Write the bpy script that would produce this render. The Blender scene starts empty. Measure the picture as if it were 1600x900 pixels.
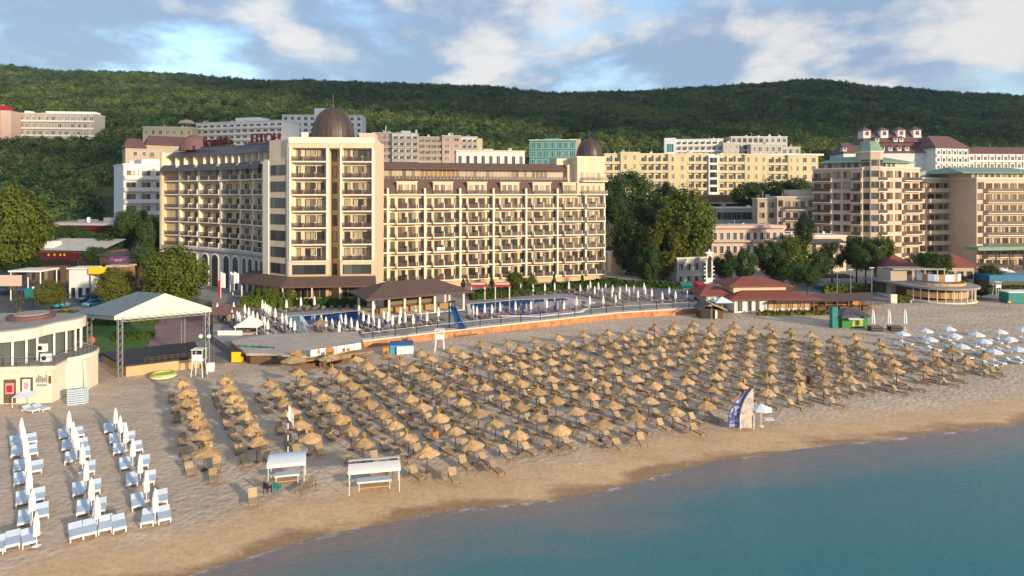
import bpy, math, random
from mathutils import Vector, noise as mnoise
random.seed(7)
R = math.radians
SC = bpy.context.scene
COL = SC.collection
F, H, HY = 1040.0, 25.0, 302.0          # focal length (px of a 1600 px frame), drone height, horizon row

def G(px, py, z=0.0):                    # where the ray of a picture point meets the level z
    t = (H - z) / (py - HY)
    return ((px - 800) * t, F * t)
def PX(px, Y): return (px - 800) * Y / F
def PZ(py, Y): return H - (py - HY) * Y / F

# ------------------------------------------------------------------ materials
def _new(name):
    m = bpy.data.materials.new(name); m.use_nodes = True
    nt = m.node_tree
    b = nt.nodes['Principled BSDF']
    return m, nt, b, nt.nodes, nt.links

def mat(name, col, rough=0.75, amt=0.18, scale=0.8, bump=0.0, spec=0.3, rnd=0.0, metal=0.0, stretch=None, detail=5, fine=0.0):
    m, nt, b, N, L = _new(name)
    b.inputs['Roughness'].default_value = rough
    b.inputs['Specular IOR Level'].default_value = spec
    b.inputs['Metallic'].default_value = metal
    tc = N.new('ShaderNodeTexCoord'); oi = N.new('ShaderNodeObjectInfo')
    ad = N.new('ShaderNodeVectorMath'); ad.operation = 'MULTIPLY_ADD'
    L.new(oi.outputs['Random'], ad.inputs[0]); ad.inputs[1].default_value = (37, 53, 71); L.new(tc.outputs['Object'], ad.inputs[2])
    mp = N.new('ShaderNodeMapping'); L.new(ad.outputs[0], mp.inputs['Vector'])
    if stretch: mp.inputs['Scale'].default_value = stretch
    no = N.new('ShaderNodeTexNoise'); no.inputs['Scale'].default_value = scale; no.inputs['Detail'].default_value = detail
    no.inputs['Roughness'].default_value = 0.65
    L.new(mp.outputs[0], no.inputs['Vector'])
    mr = N.new('ShaderNodeMapRange'); mr.inputs[1].default_value = 0.25; mr.inputs[2].default_value = 0.75
    mr.inputs[3].default_value = 1 - amt; mr.inputs[4].default_value = 1 + amt
    L.new(no.outputs['Fac'], mr.inputs[0])
    val = mr.outputs[0]
    if rnd:
        r2 = N.new('ShaderNodeMapRange'); r2.inputs[3].default_value = 1 - rnd; r2.inputs[4].default_value = 1 + rnd
        L.new(oi.outputs['Random'], r2.inputs[0])
        mu = N.new('ShaderNodeMath'); mu.operation = 'MULTIPLY'; L.new(val, mu.inputs[0]); L.new(r2.outputs[0], mu.inputs[1]); val = mu.outputs[0]
    if fine:
        n2 = N.new('ShaderNodeTexNoise'); n2.inputs['Scale'].default_value = scale * 9; n2.inputs['Detail'].default_value = 3
        L.new(mp.outputs[0], n2.inputs['Vector'])
        r3 = N.new('ShaderNodeMapRange'); r3.inputs[1].default_value = 0.3; r3.inputs[2].default_value = 0.7
        r3.inputs[3].default_value = 1 - fine; r3.inputs[4].default_value = 1 + fine
        L.new(n2.outputs['Fac'], r3.inputs[0])
        mu = N.new('ShaderNodeMath'); mu.operation = 'MULTIPLY'; L.new(val, mu.inputs[0]); L.new(r3.outputs[0], mu.inputs[1]); val = mu.outputs[0]
    vm = N.new('ShaderNodeVectorMath'); vm.operation = 'SCALE'; vm.inputs[0].default_value = col[:3]
    L.new(val, vm.inputs['Scale']); L.new(vm.outputs[0], b.inputs['Base Color'])
    if bump:
        bp = N.new('ShaderNodeBump'); bp.inputs['Strength'].default_value = 1.0; bp.inputs['Distance'].default_value = bump
        L.new(no.outputs['Fac'], bp.inputs['Height']); L.new(bp.outputs[0], b.inputs['Normal'])
    return m

def glass(name, cols, rough=0.12, spec=0.6):
    """window glass; what shows behind it (dark room, curtain) differs from window to window"""
    m, nt, b, N, L = _new(name)
    oi = N.new('ShaderNodeObjectInfo'); geo = N.new('ShaderNodeNewGeometry')
    ad = N.new('ShaderNodeMath'); ad.operation = 'ADD'; L.new(oi.outputs['Random'], ad.inputs[0]); L.new(geo.outputs['Random Per Island'], ad.inputs[1])
    fr = N.new('ShaderNodeMath'); fr.operation = 'FRACT'; L.new(ad.outputs[0], fr.inputs[0])
    cr = N.new('ShaderNodeValToRGB'); cr.color_ramp.interpolation = 'CONSTANT'
    e = cr.color_ramp.elements
    e[0].position = 0; e[0].color = (*cols[0], 1); e[1].position = 1 / len(cols); e[1].color = (*cols[1], 1)
    for i, c in enumerate(cols[2:], 2):
        x = e.new(i / len(cols)); x.color = (*c, 1)
    L.new(fr.outputs[0], cr.inputs[0]); L.new(cr.outputs[0], b.inputs['Base Color'])
    b.inputs['Roughness'].default_value = rough; b.inputs['Specular IOR Level'].default_value = spec
    return m

def leafmat(name, c1, c2, rnd=0.25, patch=None):
    m, nt, b, N, L = _new(name)
    b.inputs['Roughness'].default_value = 0.6; b.inputs['Specular IOR Level'].default_value = 0.15
    oi = N.new('ShaderNodeObjectInfo'); geo = N.new('ShaderNodeNewGeometry')
    mx = N.new('ShaderNodeMix'); mx.data_type = 'RGBA'
    mx.inputs[6].default_value = (*c1, 1); mx.inputs[7].default_value = (*c2, 1)
    ad = N.new('ShaderNodeMath'); ad.operation = 'MULTIPLY_ADD'; ad.inputs[1].default_value = 0.55
    L.new(geo.outputs['Random Per Island'], ad.inputs[0])
    m2 = N.new('ShaderNodeMath'); m2.operation = 'MULTIPLY'; m2.inputs[1].default_value = 0.45; L.new(oi.outputs['Random'], m2.inputs[0])
    L.new(m2.outputs[0], ad.inputs[2]); L.new(ad.outputs[0], mx.inputs[0])
    r2 = N.new('ShaderNodeMapRange'); r2.inputs[3].default_value = 1 - rnd; r2.inputs[4].default_value = 1 + rnd
    fr = N.new('ShaderNodeMath'); fr.operation = 'MULTIPLY'; fr.inputs[1].default_value = 7.31; L.new(oi.outputs['Random'], fr.inputs[0])
    f2 = N.new('ShaderNodeMath'); f2.operation = 'FRACT'; L.new(fr.outputs[0], f2.inputs[0]); L.new(f2.outputs[0], r2.inputs[0])
    vm = N.new('ShaderNodeVectorMath'); vm.operation = 'SCALE'; L.new(mx.outputs[2], vm.inputs[0]); L.new(r2.outputs[0], vm.inputs['Scale'])
    if patch:                            # whole groups of trees of another green, by where the tree stands
        no = N.new('ShaderNodeTexNoise'); no.inputs['Scale'].default_value = 0.011; no.inputs['Detail'].default_value = 5; L.new(oi.outputs['Location'], no.inputs['Vector'])
        pr = N.new('ShaderNodeMapRange'); pr.inputs[1].default_value = 0.46; pr.inputs[2].default_value = 0.66; L.new(no.outputs['Fac'], pr.inputs[0])
        pm = N.new('ShaderNodeMix'); pm.data_type = 'RGBA'; L.new(pr.outputs[0], pm.inputs[0]); L.new(vm.outputs[0], pm.inputs[6]); pm.inputs[7].default_value = (*patch, 1)
        vm = N.new('ShaderNodeVectorMath'); vm.operation = 'SCALE'; L.new(pm.outputs[2], vm.inputs[0]); L.new(r2.outputs[0], vm.inputs['Scale'])
    tr = N.new('ShaderNodeBsdfTranslucent'); L.new(vm.outputs[0], tr.inputs[0]); L.new(vm.outputs[0], b.inputs['Base Color'])
    ms = N.new('ShaderNodeMixShader'); ms.inputs[0].default_value = 0.22
    out = N['Material Output']; L.new(b.outputs[0], ms.inputs[1]); L.new(tr.outputs[0], ms.inputs[2]); L.new(ms.outputs[0], out.inputs[0])
    return m

M = {}
M['plaster'] = mat('cream_plaster', (0.68, 0.56, 0.40), 0.85, 0.11, 0.5, fine=0.04, stretch=(1, 1, 0.25))
M['plaster_warm'] = mat('ochre_plaster', (0.56, 0.42, 0.24), 0.85, 0.08, 0.4)
M['plaster_tan'] = mat('tan_plaster', (0.50, 0.41, 0.32), 0.85, 0.10, 0.35, fine=0.05)
M['plaster_grey'] = mat('grey_stone', (0.43, 0.43, 0.42), 0.85, 0.12, 0.5, fine=0.06)
M['plaster_white'] = mat('white_plaster', (0.74, 0.73, 0.71), 0.85, 0.06, 0.4, fine=0.04)
M['plaster_yellow'] = mat('yellow_plaster', (0.64, 0.55, 0.33), 0.85, 0.07, 0.3, fine=0.05)
M['plaster_pink'] = mat('pink_plaster', (0.62, 0.45, 0.38), 0.85, 0.08, 0.4, fine=0.05)
M['plaster_lit'] = mat('sunlit_plaster', (0.63, 0.49, 0.37), 0.85, 0.10, 0.4, fine=0.05)  # complex faces toward the sun: warm light put into the colour
M['poolwall'] = mat('blue_pool_wall', (0.02, 0.16, 0.30), 0.4, 0.15, 1.0)
M['terrace'] = mat('pale_terrace_stone', (0.44, 0.385, 0.33), 0.85, 0.22, 0.5, fine=0.15)
M['barglass'] = glass('grey_bar_glass', [(0.10, 0.125, 0.12), (0.14, 0.16, 0.15)], 0.1)
M['trim'] = mat('white_trim', (0.76, 0.69, 0.58), 0.7, 0.05, 0.5)
M['trimw'] = mat('white_paint', (0.80, 0.80, 0.79), 0.55, 0.05, 0.7)
M['rooftop'] = mat('gravel_roof', (0.30, 0.28, 0.27), 0.95, 0.2, 0.6, fine=0.1)
M['slate'] = mat('dark_metal_roof', (0.075, 0.075, 0.085), 0.5, 0.18, 0.9, stretch=(3, 3, 0.4))
M['brownroof'] = mat('brown_shingle_roof', (0.115, 0.075, 0.065), 0.75, 0.2, 1.2, fine=0.16)
M['maroonroof'] = mat('maroon_shingle_roof', (0.16, 0.085, 0.085), 0.75, 0.2, 1.1, fine=0.16)
M['redtile'] = mat('red_clay_tile', (0.22, 0.072, 0.055), 0.8, 0.25, 1.3, fine=0.2)
M['greenroof'] = mat('green_copper_roof', (0.19, 0.31, 0.24), 0.6, 0.2, 0.8, fine=0.1)
M['copper'] = mat('brown_copper_dome', (0.062, 0.042, 0.038), 0.45, 0.28, 0.7, spec=0.5, fine=0.1)
M['rail'] = mat('dark_bronze_rail', (0.055, 0.045, 0.04), 0.4, 0.15, 1.5, spec=0.5)
M['raill'] = mat('brown_glass_rail', (0.085, 0.063, 0.052), 0.3, 0.15, 1.0, spec=0.5)
M['glass'] = glass('hotel_glass', [(0.025, 0.027, 0.028), (0.12, 0.095, 0.062), (0.045, 0.045, 0.042), (0.32, 0.27, 0.18), (0.04, 0.034, 0.03), (0.19, 0.155, 0.10), (0.07, 0.058, 0.045)])
M['glassm'] = glass('half_curtained_glass', [(0.03, 0.035, 0.037), (0.36, 0.31, 0.21), (0.05, 0.045, 0.038), (0.42, 0.36, 0.25), (0.16, 0.13, 0.09)])
M['glassd'] = glass('dark_glass', [(0.02, 0.03, 0.035), (0.06, 0.085, 0.09), (0.03, 0.035, 0.04), (0.11, 0.13, 0.13), (0.05, 0.06, 0.065)])
M['glassl'] = glass('curtained_glass', [(0.34, 0.29, 0.20), (0.20, 0.17, 0.11), (0.40, 0.34, 0.24), (0.12, 0.10, 0.07)], 0.2)
M['glasst'] = glass('teal_glass', [(0.03, 0.14, 0.14), (0.04, 0.20, 0.19), (0.06, 0.24, 0.23)], 0.1)
M['shopglass'] = glass('dim_shop_glass', [(0.03, 0.028, 0.026), (0.05, 0.04, 0.03)], 0.15)
M['thatch'] = mat('straw_thatch', (0.46, 0.31, 0.165), 0.9, 0.34, 2.2, bump=0.05, spec=0.1, rnd=0.24, stretch=(1, 1, 0.35), fine=0.2)
M['tuft'] = mat('straw_tuft', (0.42, 0.30, 0.11), 0.9, 0.3, 3.0, spec=0.1, rnd=0.2, fine=0.2)
M['wood'] = mat('brown_wood', (0.13, 0.085, 0.055), 0.8, 0.2, 1.5, rnd=0.15)
M['woodl'] = mat('honey_wood', (0.34, 0.21, 0.10), 0.75, 0.2, 1.5, rnd=0.2, fine=0.1)
M['wicker'] = mat('straw_wicker', (0.40, 0.295, 0.18), 0.85, 0.22, 2.5, rnd=0.22, fine=0.15)
M['greywood'] = mat('grey_wicker', (0.17, 0.145, 0.135), 0.8, 0.2, 2.0, rnd=0.3)
M['cloth'] = mat('white_cloth', (0.78, 0.77, 0.74), 0.85, 0.06, 1.2, rnd=0.05)
M['clothb'] = mat('bluish_white_cloth', (0.66, 0.74, 0.80), 0.8, 0.06, 1.2, rnd=0.05)
M['mattress'] = mat('white_mattress', (0.52, 0.62, 0.72), 0.8, 0.08, 1.0, rnd=0.06)
M['metal'] = mat('grey_steel', (0.40, 0.41, 0.42), 0.4, 0.1, 2.0, metal=0.6)
M['dark'] = mat('dark_paint', (0.03, 0.03, 0.033), 0.5, 0.15, 1.0)
M['brick'] = mat('orange_stone', (0.46, 0.22, 0.10), 0.85, 0.4, 0.9, fine=0.25)
M['orange'] = mat('orange_board', (0.52, 0.24, 0.08), 0.7, 0.15, 0.8)
M['lightwood'] = mat('warm_plywood', (0.56, 0.37, 0.19), 0.7, 0.15, 0.6)
M['canvas'] = mat('cream_canvas', (0.72, 0.66, 0.54), 0.8, 0.10, 0.6, fine=0.05, stretch=(1, 1, 0.4))
M['canvas_shade'] = mat('shaded_canvas', (0.19, 0.235, 0.25), 0.8, 0.18, 0.9, stretch=(1, 1, 0.4))  # same tent canvas, its shaded side darkened in the colour
M['paving'] = mat('grey_paving', (0.23, 0.215, 0.21), 0.9, 0.25, 0.12, fine=0.15, detail=8)
M['redpave'] = mat('red_paving', (0.25, 0.155, 0.145), 0.9, 0.2, 0.3, fine=0.15)
M['asphalt'] = mat('asphalt', (0.10, 0.10, 0.105), 0.9, 0.25, 0.15, fine=0.12)
M['deck'] = mat('pool_deck_stone', (0.30, 0.275, 0.265), 0.8, 0.18, 0.3, fine=0.12)
M['grass'] = mat('lawn_grass', (0.065, 0.13, 0.02), 0.95, 0.35, 0.6, bump=0.1, fine=0.3)
M['soil'] = mat('leafy_soil', (0.045, 0.06, 0.025), 0.95, 0.4, 0.2, fine=0.2)
M['bark'] = mat('tree_bark', (0.09, 0.065, 0.045), 0.9, 0.3, 2.0)
M['poolblue'] = mat('pool_water', (0.012, 0.085, 0.29), 0.06, 0.2, 0.6, spec=0.5)
M['poolpale'] = mat('shallow_pool_water', (0.20, 0.42, 0.52), 0.06, 0.12, 0.6, spec=0.5)
M['teal'] = mat('teal_paint', (0.02, 0.20, 0.18), 0.5, 0.15, 1.0)
M['green'] = mat('green_paint', (0.03, 0.22, 0.06), 0.5, 0.2, 1.0)
M['lime'] = mat('lime_green_vinyl', (0.40, 0.46, 0.10), 0.5, 0.15, 1.0)
M['yellow'] = mat('yellow_paint', (0.75, 0.55, 0.02), 0.5, 0.08, 1.0)
M['red'] = mat('red_paint', (0.42, 0.025, 0.03), 0.6, 0.12, 1.0)
M['crimson'] = mat('dark_red_sign', (0.085, 0.010, 0.016), 0.5, 0.12, 1.0)
M['blue'] = mat('blue_paint', (0.02, 0.09, 0.28), 0.45, 0.12, 1.0)
M['skyblue'] = mat('light_blue_paint', (0.06, 0.32, 0.52), 0.35, 0.12, 1.0)
M['purple'] = mat('purple_sign', (0.10, 0.045, 0.12), 0.5, 0.15, 1.0)
M['pinksign'] = mat('pink_sign', (0.52, 0.30, 0.34), 0.5, 0.15, 1.0)
M['terracotta'] = mat('terracotta', (0.45, 0.15, 0.06), 0.8, 0.15, 1.5)
def printmat(name, cols, scale):
    m, nt, b, N, L = _new(name); b.inputs['Roughness'].default_value = 0.6
    tc = N.new('ShaderNodeTexCoord'); no = N.new('ShaderNodeTexNoise'); no.inputs['Scale'].default_value = scale; no.inputs['Detail'].default_value = 4; no.inputs['Distortion'].default_value = 1.2
    cr = N.new('ShaderNodeValToRGB'); e = cr.color_ramp.elements; e[0].position = 0.38; e[0].color = (*cols[0], 1); e[1].position = 0.5; e[1].color = (*cols[1], 1); x = e.new(0.62); x.color = (*cols[2], 1)
    L.new(tc.outputs['Object'], no.inputs['Vector']); L.new(no.outputs['Fac'], cr.inputs[0]); L.new(cr.outputs[0], b.inputs['Base Color']); return m
M['navyprint'] = printmat('navy_print', [(0.05, 0.06, 0.30), (0.10, 0.13, 0.36), (0.55, 0.57, 0.62)], 2.2)
M['greyprint'] = printmat('grey_sand_print', [(0.30, 0.32, 0.38), (0.50, 0.46, 0.40), (0.62, 0.56, 0.46)], 1.6)
M['leaf'] = leafmat('green_leaves', (0.065, 0.105, 0.014), (0.14, 0.17, 0.025))
M['leafd'] = leafmat('dark_leaves', (0.026, 0.062, 0.018), (0.072, 0.115, 0.028))
M['leafo'] = leafmat('olive_leaves', (0.085, 0.105, 0.015), (0.16, 0.165, 0.03))
M['forest'] = leafmat('forest_leaves', (0.026, 0.072, 0.026), (0.088, 0.14, 0.036), 0.30, (0.15, 0.19, 0.05))
M['hedge'] = leafmat('hedge_leaves', (0.025, 0.06, 0.012), (0.055, 0.10, 0.02))
M['bulb'] = mat('white_lamp_globe', (0.85, 0.83, 0.78), 0.3, 0.02, 1.0)

# ------------------------------------------------------------------ mesh builder
class Fr:                                # a frame: local x along a facade, y into it, z up
    def __init__(s, ox=0, oy=0, yaw=0.0, oz=0.0):
        s.o = (ox, oy, oz); s.yaw = yaw; s.c = math.cos(yaw); s.s = math.sin(yaw)
    def __call__(s, x, y, z=0.0):
        return (s.o[0] + x * s.c - y * s.s, s.o[1] + x * s.s + y * s.c, s.o[2] + z)
ID = Fr()

class MB:
    def __init__(s): s.v = []; s.f = []; s.m = []; s.mats = []
    def mi(s, m):
        if m not in s.mats: s.mats.append(m)
        return s.mats.index(m)
    def poly(s, pts, m):
        i = len(s.v); s.v += [tuple(p) for p in pts]; s.f.append(tuple(range(i, i + len(pts)))); s.m.append(s.mi(m))
    def mesh(s, vs, fs, m):
        i = len(s.v); s.v += [tuple(p) for p in vs]; k = s.mi(m)
        for f in fs: s.f.append(tuple(i + a for a in f)); s.m.append(k)
    def box(s, x0, x1, y0, y1, z0, z1, m, fr=ID):
        p = [fr(x, y, z) for z in (z0, z1) for (x, y) in ((x0, y0), (x1, y0), (x1, y1), (x0, y1))]
        s.mesh(p, [(3, 2, 1, 0), (4, 5, 6, 7), (0, 1, 5, 4), (1, 2, 6, 5), (2, 3, 7, 6), (3, 0, 4, 7)], m)
    def prism(s, pts, z0, z1, m, fr=ID, mtop=None):
        a = sum(pts[i][0] * pts[(i + 1) % len(pts)][1] - pts[(i + 1) % len(pts)][0] * pts[i][1] for i in range(len(pts)))
        if a < 0: pts = pts[::-1]
        n = len(pts)
        vs = [fr(x, y, z0) for x, y in pts] + [fr(x, y, z1) for x, y in pts]
        s.mesh(vs, [tuple(range(n - 1, -1, -1))] + [(i, (i + 1) % n, n + (i + 1) % n, n + i) for i in range(n)], m)
        s.poly([fr(x, y, z1) for x, y in pts], mtop or m)
    def lathe(s, prof, n, m, c=(0, 0, 0), fr=ID, cap=True, a0=0.0):
        vs = []; fs = []
        for r, z in prof:
            for k in range(n):
                a = a0 + 2 * math.pi * k / n
                vs.append(fr(c[0] + r * math.cos(a), c[1] + r * math.sin(a), c[2] + z))
        for j in range(len(prof) - 1):
            for k in range(n):
                fs.append((j * n + k, j * n + (k + 1) % n, (j + 1) * n + (k + 1) % n, (j + 1) * n + k))
        if cap:
            fs.append(tuple(range(n - 1, -1, -1))); fs.append(tuple((len(prof) - 1) * n + k for k in range(n)))
        s.mesh(vs, fs, m)
    def tube(s, p, q, r, m, r2=None, n=6, fr=ID):
        p = Vector(fr(*p)); q = Vector(fr(*q)); d = (q - p)
        if d.length < 1e-6: return
        d.normalize(); u = d.orthogonal().normalized(); w = d.cross(u); r2 = r if r2 is None else r2
        vs = [p + (u * math.cos(2 * math.pi * k / n) + w * math.sin(2 * math.pi * k / n)) * r for k in range(n)]
        vs += [q + (u * math.cos(2 * math.pi * k / n) + w * math.sin(2 * math.pi * k / n)) * r2 for k in range(n)]
        s.mesh(vs, [(k, (k + 1) % n, n + (k + 1) % n, n + k) for k in range(n)] + [tuple(range(n - 1, -1, -1)), tuple(range(n, 2 * n))], m)
    def hip(s, x0, x1, y0, y1, z0, z1, m, fr=ID, inset=None, thick=0.25, gable=False):
        """hip roof: eaves rectangle at z0, ridge along x at z1"""
        yc = (y0 + y1) / 2; ins = 0 if gable else (inset if inset is not None else (y1 - y0) / 2)
        ra, rb = x0 + ins, x1 - ins
        if ra > rb: ra = rb = (x0 + x1) / 2
        P = [fr(x0, y0, z0), fr(x1, y0, z0), fr(x1, y1, z0), fr(x0, y1, z0), fr(ra, yc, z1), fr(rb, yc, z1)]
        B = [fr(x0, y0, z0 - thick), fr(x1, y0, z0 - thick), fr(x1, y1, z0 - thick), fr(x0, y1, z0 - thick)]
        s.mesh(P + B, [(0, 1, 5, 4), (1, 2, 5), (2, 3, 4, 5), (3, 0, 4), (6, 7, 1, 0), (7, 8, 2, 1), (8, 9, 3, 2), (9, 6, 0, 3), (9, 8, 7, 6)], m)
    def build(s, name, parent=None, at=None, smooth=False):
        """at: world point the coordinates are measured from (defaults to the parent's location)"""
        me = bpy.data.meshes.new(name)
        o = at if at is not None else (tuple(parent.location) if parent else (0, 0, 0))
        me.from_pydata([(x - o[0], y - o[1], z - o[2]) for x, y, z in s.v], [], s.f)
        for m in s.mats: me.materials.append(m)
        me.polygons.foreach_set('material_index', s.m)
        if smooth: me.polygons.foreach_set('use_smooth', [True] * len(me.polygons))
        me.update()
        ob = bpy.data.objects.new(name, me); COL.objects.link(ob)
        if parent: ob.parent = parent
        elif at is not None: ob.location = at
        return ob

def tag(o, label=None, cat=None, group=None, kind=None):
    if label: o['label'] = label
    if cat: o['category'] = cat
    if group: o['group'] = group
    if kind: o['kind'] = kind
    return o
def thing(name, label, cat, loc, rz=0.0, group=None):
    o = bpy.data.objects.new(name, None); COL.objects.link(o)
    o.location = loc; o.rotation_euler = (0, 0, rz); o.empty_display_size = 0.5
    return tag(o, label, cat, group)
def put(me, name, loc, rz=0.0, parent=None, scale=None):
    """one more object on shared mesh data; loc is relative to the parent"""
    o = bpy.data.objects.new(name, me); COL.objects.link(o)
    if parent: o.parent = parent
    o.location = loc; o.rotation_euler = (0, 0, rz)
    if scale: o.scale = scale
    return o
def dup(root, loc, rz, label, group=None, scale=None):
    r = root.copy(); COL.objects.link(r); r.location = loc; r.rotation_euler = (0, 0, rz); r['label'] = label
    if group: r['group'] = group
    if scale: r.scale = scale
    for ch in list(root.children):
        c = ch.copy(); COL.objects.link(c); c.parent = r
        for g in list(ch.children):
            d = g.copy(); COL.objects.link(d); d.parent = c
    return r
ORD = ['zeroth', 'first', 'second', 'third', 'fourth', 'fifth', 'sixth', 'seventh', 'eighth', 'ninth', 'tenth', 'eleventh', 'twelfth', 'thirteenth',
       'fourteenth', 'fifteenth', 'sixteenth', 'seventeenth', 'eighteenth', 'nineteenth', 'twentieth']
def nth(i):
    if i <= 20: return ORD[i]
    t = {2: 'twenty', 3: 'thirty', 4: 'forty', 5: 'fifty', 6: 'sixty', 7: 'seventy'}[i // 10]
    return {2: 'twentieth', 3: 'thirtieth', 4: 'fortieth', 5: 'fiftieth', 6: 'sixtieth', 7: 'seventieth'}[i // 10] if i % 10 == 0 else t + '-' + ORD[i % 10]
# ------------------------------------------------------------------ camera, sky, sun
cam = bpy.data.cameras.new('camera'); co = bpy.data.objects.new('camera', cam); COL.objects.link(co)
co.location = (0, 0, H); co.rotation_euler = (R(90), 0, 0)
cam.sensor_width = 36; cam.lens = F / 1600 * 36; cam.shift_y = -(450 - HY) / 1600
cam.clip_start = 1; cam.clip_end = 20000
SC.camera = co
SUN_AZ, SUN_EL = R(44), R(13)           # azimuth: to the right of straight behind the camera
sd = Vector((math.sin(SUN_AZ) * math.cos(SUN_EL), -math.cos(SUN_AZ) * math.cos(SUN_EL), math.sin(SUN_EL)))
sl = bpy.data.lights.new('sun', 'SUN'); so = bpy.data.objects.new('sun', sl); COL.objects.link(so)
sl.energy = 2.8; sl.angle = R(2.0); sl.color = (1.0, 0.78, 0.53)
so.rotation_euler = (-sd).to_track_quat('-Z', 'Y').to_euler(); so.location = (50, -50, 80)

w = bpy.data.worlds.new('World'); SC.world = w; w.use_nodes = True
nt = w.node_tree; N = nt.nodes; L = nt.links
for n in list(N): N.remove(n)
out = N.new('ShaderNodeOutputWorld'); sky = N.new('ShaderNodeTexSky'); sky.sky_type = 'NISHITA'; sky.sun_disc = False
sky.sun_elevation = SUN_EL; sky.sun_rotation = math.atan2(sd.x, sd.y); sky.air_density = 1.0; sky.dust_density = 0.6; sky.ozone_density = 2.0
b1 = N.new('ShaderNodeBackground'); b1.inputs[1].default_value = 0.14; L.new(sky.outputs[0], b1.inputs[0])
tc = N.new('ShaderNodeTexCoord'); sp = N.new('ShaderNodeSeparateXYZ'); L.new(tc.outputs['Generated'], sp.inputs[0])
def mth(op, a, b=None, c=None):
    n = N.new('ShaderNodeMath'); n.operation = op
    for i, q in enumerate((a, b, c)):
        if q is None: continue
        if isinstance(q, (int, float)): n.inputs[i].default_value = q
        else: L.new(q, n.inputs[i])
    return n.outputs[0]
zz = mth('MAXIMUM', mth('ADD', sp.outputs[2], 0.36), 0.08)
cx = mth('DIVIDE', sp.outputs[0], zz); cy = mth('DIVIDE', sp.outputs[1], zz)
cv = N.new('ShaderNodeCombineXYZ'); L.new(cx, cv.inputs[0]); L.new(cy, cv.inputs[1])
def cnoise(scale, off, detail=9, rough=0.62, dist=0.35):
    mp = N.new('ShaderNodeMapping'); mp.inputs['Location'].default_value = off; L.new(cv.outputs[0], mp.inputs[0])
    n = N.new('ShaderNodeTexNoise'); n.inputs['Scale'].default_value = scale; n.inputs['Detail'].default_value = detail
    n.inputs['Roughness'].default_value = rough; n.inputs['Distortion'].default_value = dist
    L.new(mp.outputs[0], n.inputs['Vector']); return n.outputs[0]
n1 = cnoise(1.9, (3.1, 1.7, 0.0), 10, 0.57, .15); n2 = cnoise(2.2, (8.4, 5.2, 1.0), 9, 0.58, .15)
def ramp(v, a, b):
    m = N.new('ShaderNodeMapRange'); m.interpolation_type = 'SMOOTHSTEP'
    m.inputs[1].default_value = a; m.inputs[2].default_value = b; L.new(v, m.inputs[0]); return m.outputs[0]
n3 = cnoise(1.9, (3.1 + .16, 1.7 - .14, 0.0), 6, 0.55, .15)
cov = ramp(n1, 0.31, 0.50)
lit = ramp(mth('ADD', mth('MULTIPLY', mth('SUBTRACT', n1, n3), 1.3), n2), 0.45, 0.72)
mx = N.new('ShaderNodeMix'); mx.data_type = 'RGBA'; mx.inputs[6].default_value = (0.33, 0.45, 0.64, 1); mx.inputs[7].default_value = (0.92, 0.87, 0.83, 1)
L.new(lit, mx.inputs[0])
b2 = N.new('ShaderNodeBackground'); b2.inputs[1].default_value = 0.46; L.new(mx.outputs[2], b2.inputs[0])
ms = N.new('ShaderNodeMixShader'); L.new(mth('MULTIPLY', cov, 0.9), ms.inputs[0]); L.new(b1.outputs[0], ms.inputs[1]); L.new(b2.outputs[0], ms.inputs[2])
L.new(ms.outputs[0], out.inputs[0])
vs = SC.view_settings; SC.display_settings.display_device = 'sRGB'
vs.view_transform = 'Standard'; vs.look = 'None'; vs.exposure = 1.08; vs.gamma = 1; vs.use_curve_mapping = False
SC.render.engine = 'CYCLES'; SC.cycles.use_denoising = True; SC.cycles.max_bounces = 6; SC.cycles.diffuse_bounces = 3
SC.cycles.glossy_bounces = 3; SC.cycles.transmission_bounces = 4; SC.cycles.sample_clamp_indirect = 4

# ------------------------------------------------------------------ shoreline, beach, sea
SHORE = [(-140, -34), (-80, 8), (-55, 25), (-40, 34.5), (-30, 40.2), (-22.2, 44.8), (-13.9, 50.2), (-10, 52), (-5.2, 53.8), (5.4, 56.6), (11.4, 59.5), (16.5, 62.6),
         (21.7, 64.5), (32.7, 68), (40.3, 69.9), (57.4, 74.6), (80, 82), (120, 93), (180, 112), (300, 150)]
def catmull(pts, step):
    o = []
    for i in range(len(pts) - 1):
        p0 = Vector(pts[max(i - 1, 0)]); p1 = Vector(pts[i]); p2 = Vector(pts[i + 1]); p3 = Vector(pts[min(i + 2, len(pts) - 1)])
        n = max(1, int((p2 - p1).length / step))
        for k in range(n):
            t = k / n
            o.append(0.5 * ((2 * p1) + (p2 - p0) * t + (2 * p0 - 5 * p1 + 4 * p2 - p3) * t * t + (3 * p1 - p0 - 3 * p2 + p3) * t ** 3))
    o.append(Vector(pts[-1])); return o
SH = catmull(SHORE, 1.6)
SH = [p + Vector((-.36, .93)) * (0.45 * mnoise.noise((p.x * 0.16, p.y * 0.16, 3)) + 0.2 * mnoise.noise((p.x * 0.5, p.y * 0.5, 9))) for p in SH]
INL = Vector((-0.36, 0.933))
SEA_Z = -0.75
def beach_z(d, x, y):
    if d < 0: z = SEA_Z + d * 0.07
    elif d < 13: t = d / 13; z = SEA_Z + 0.75 * (t * (1.7 - 0.7 * t))
    else: z = 0.0
    if d > 3 and d < 60: z += 0.05 * mnoise.noise((x * 0.5, y * 0.5, 0)) + 0.06 * mnoise.noise((x * 0.13, y * 0.13, 5))
    return z
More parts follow.
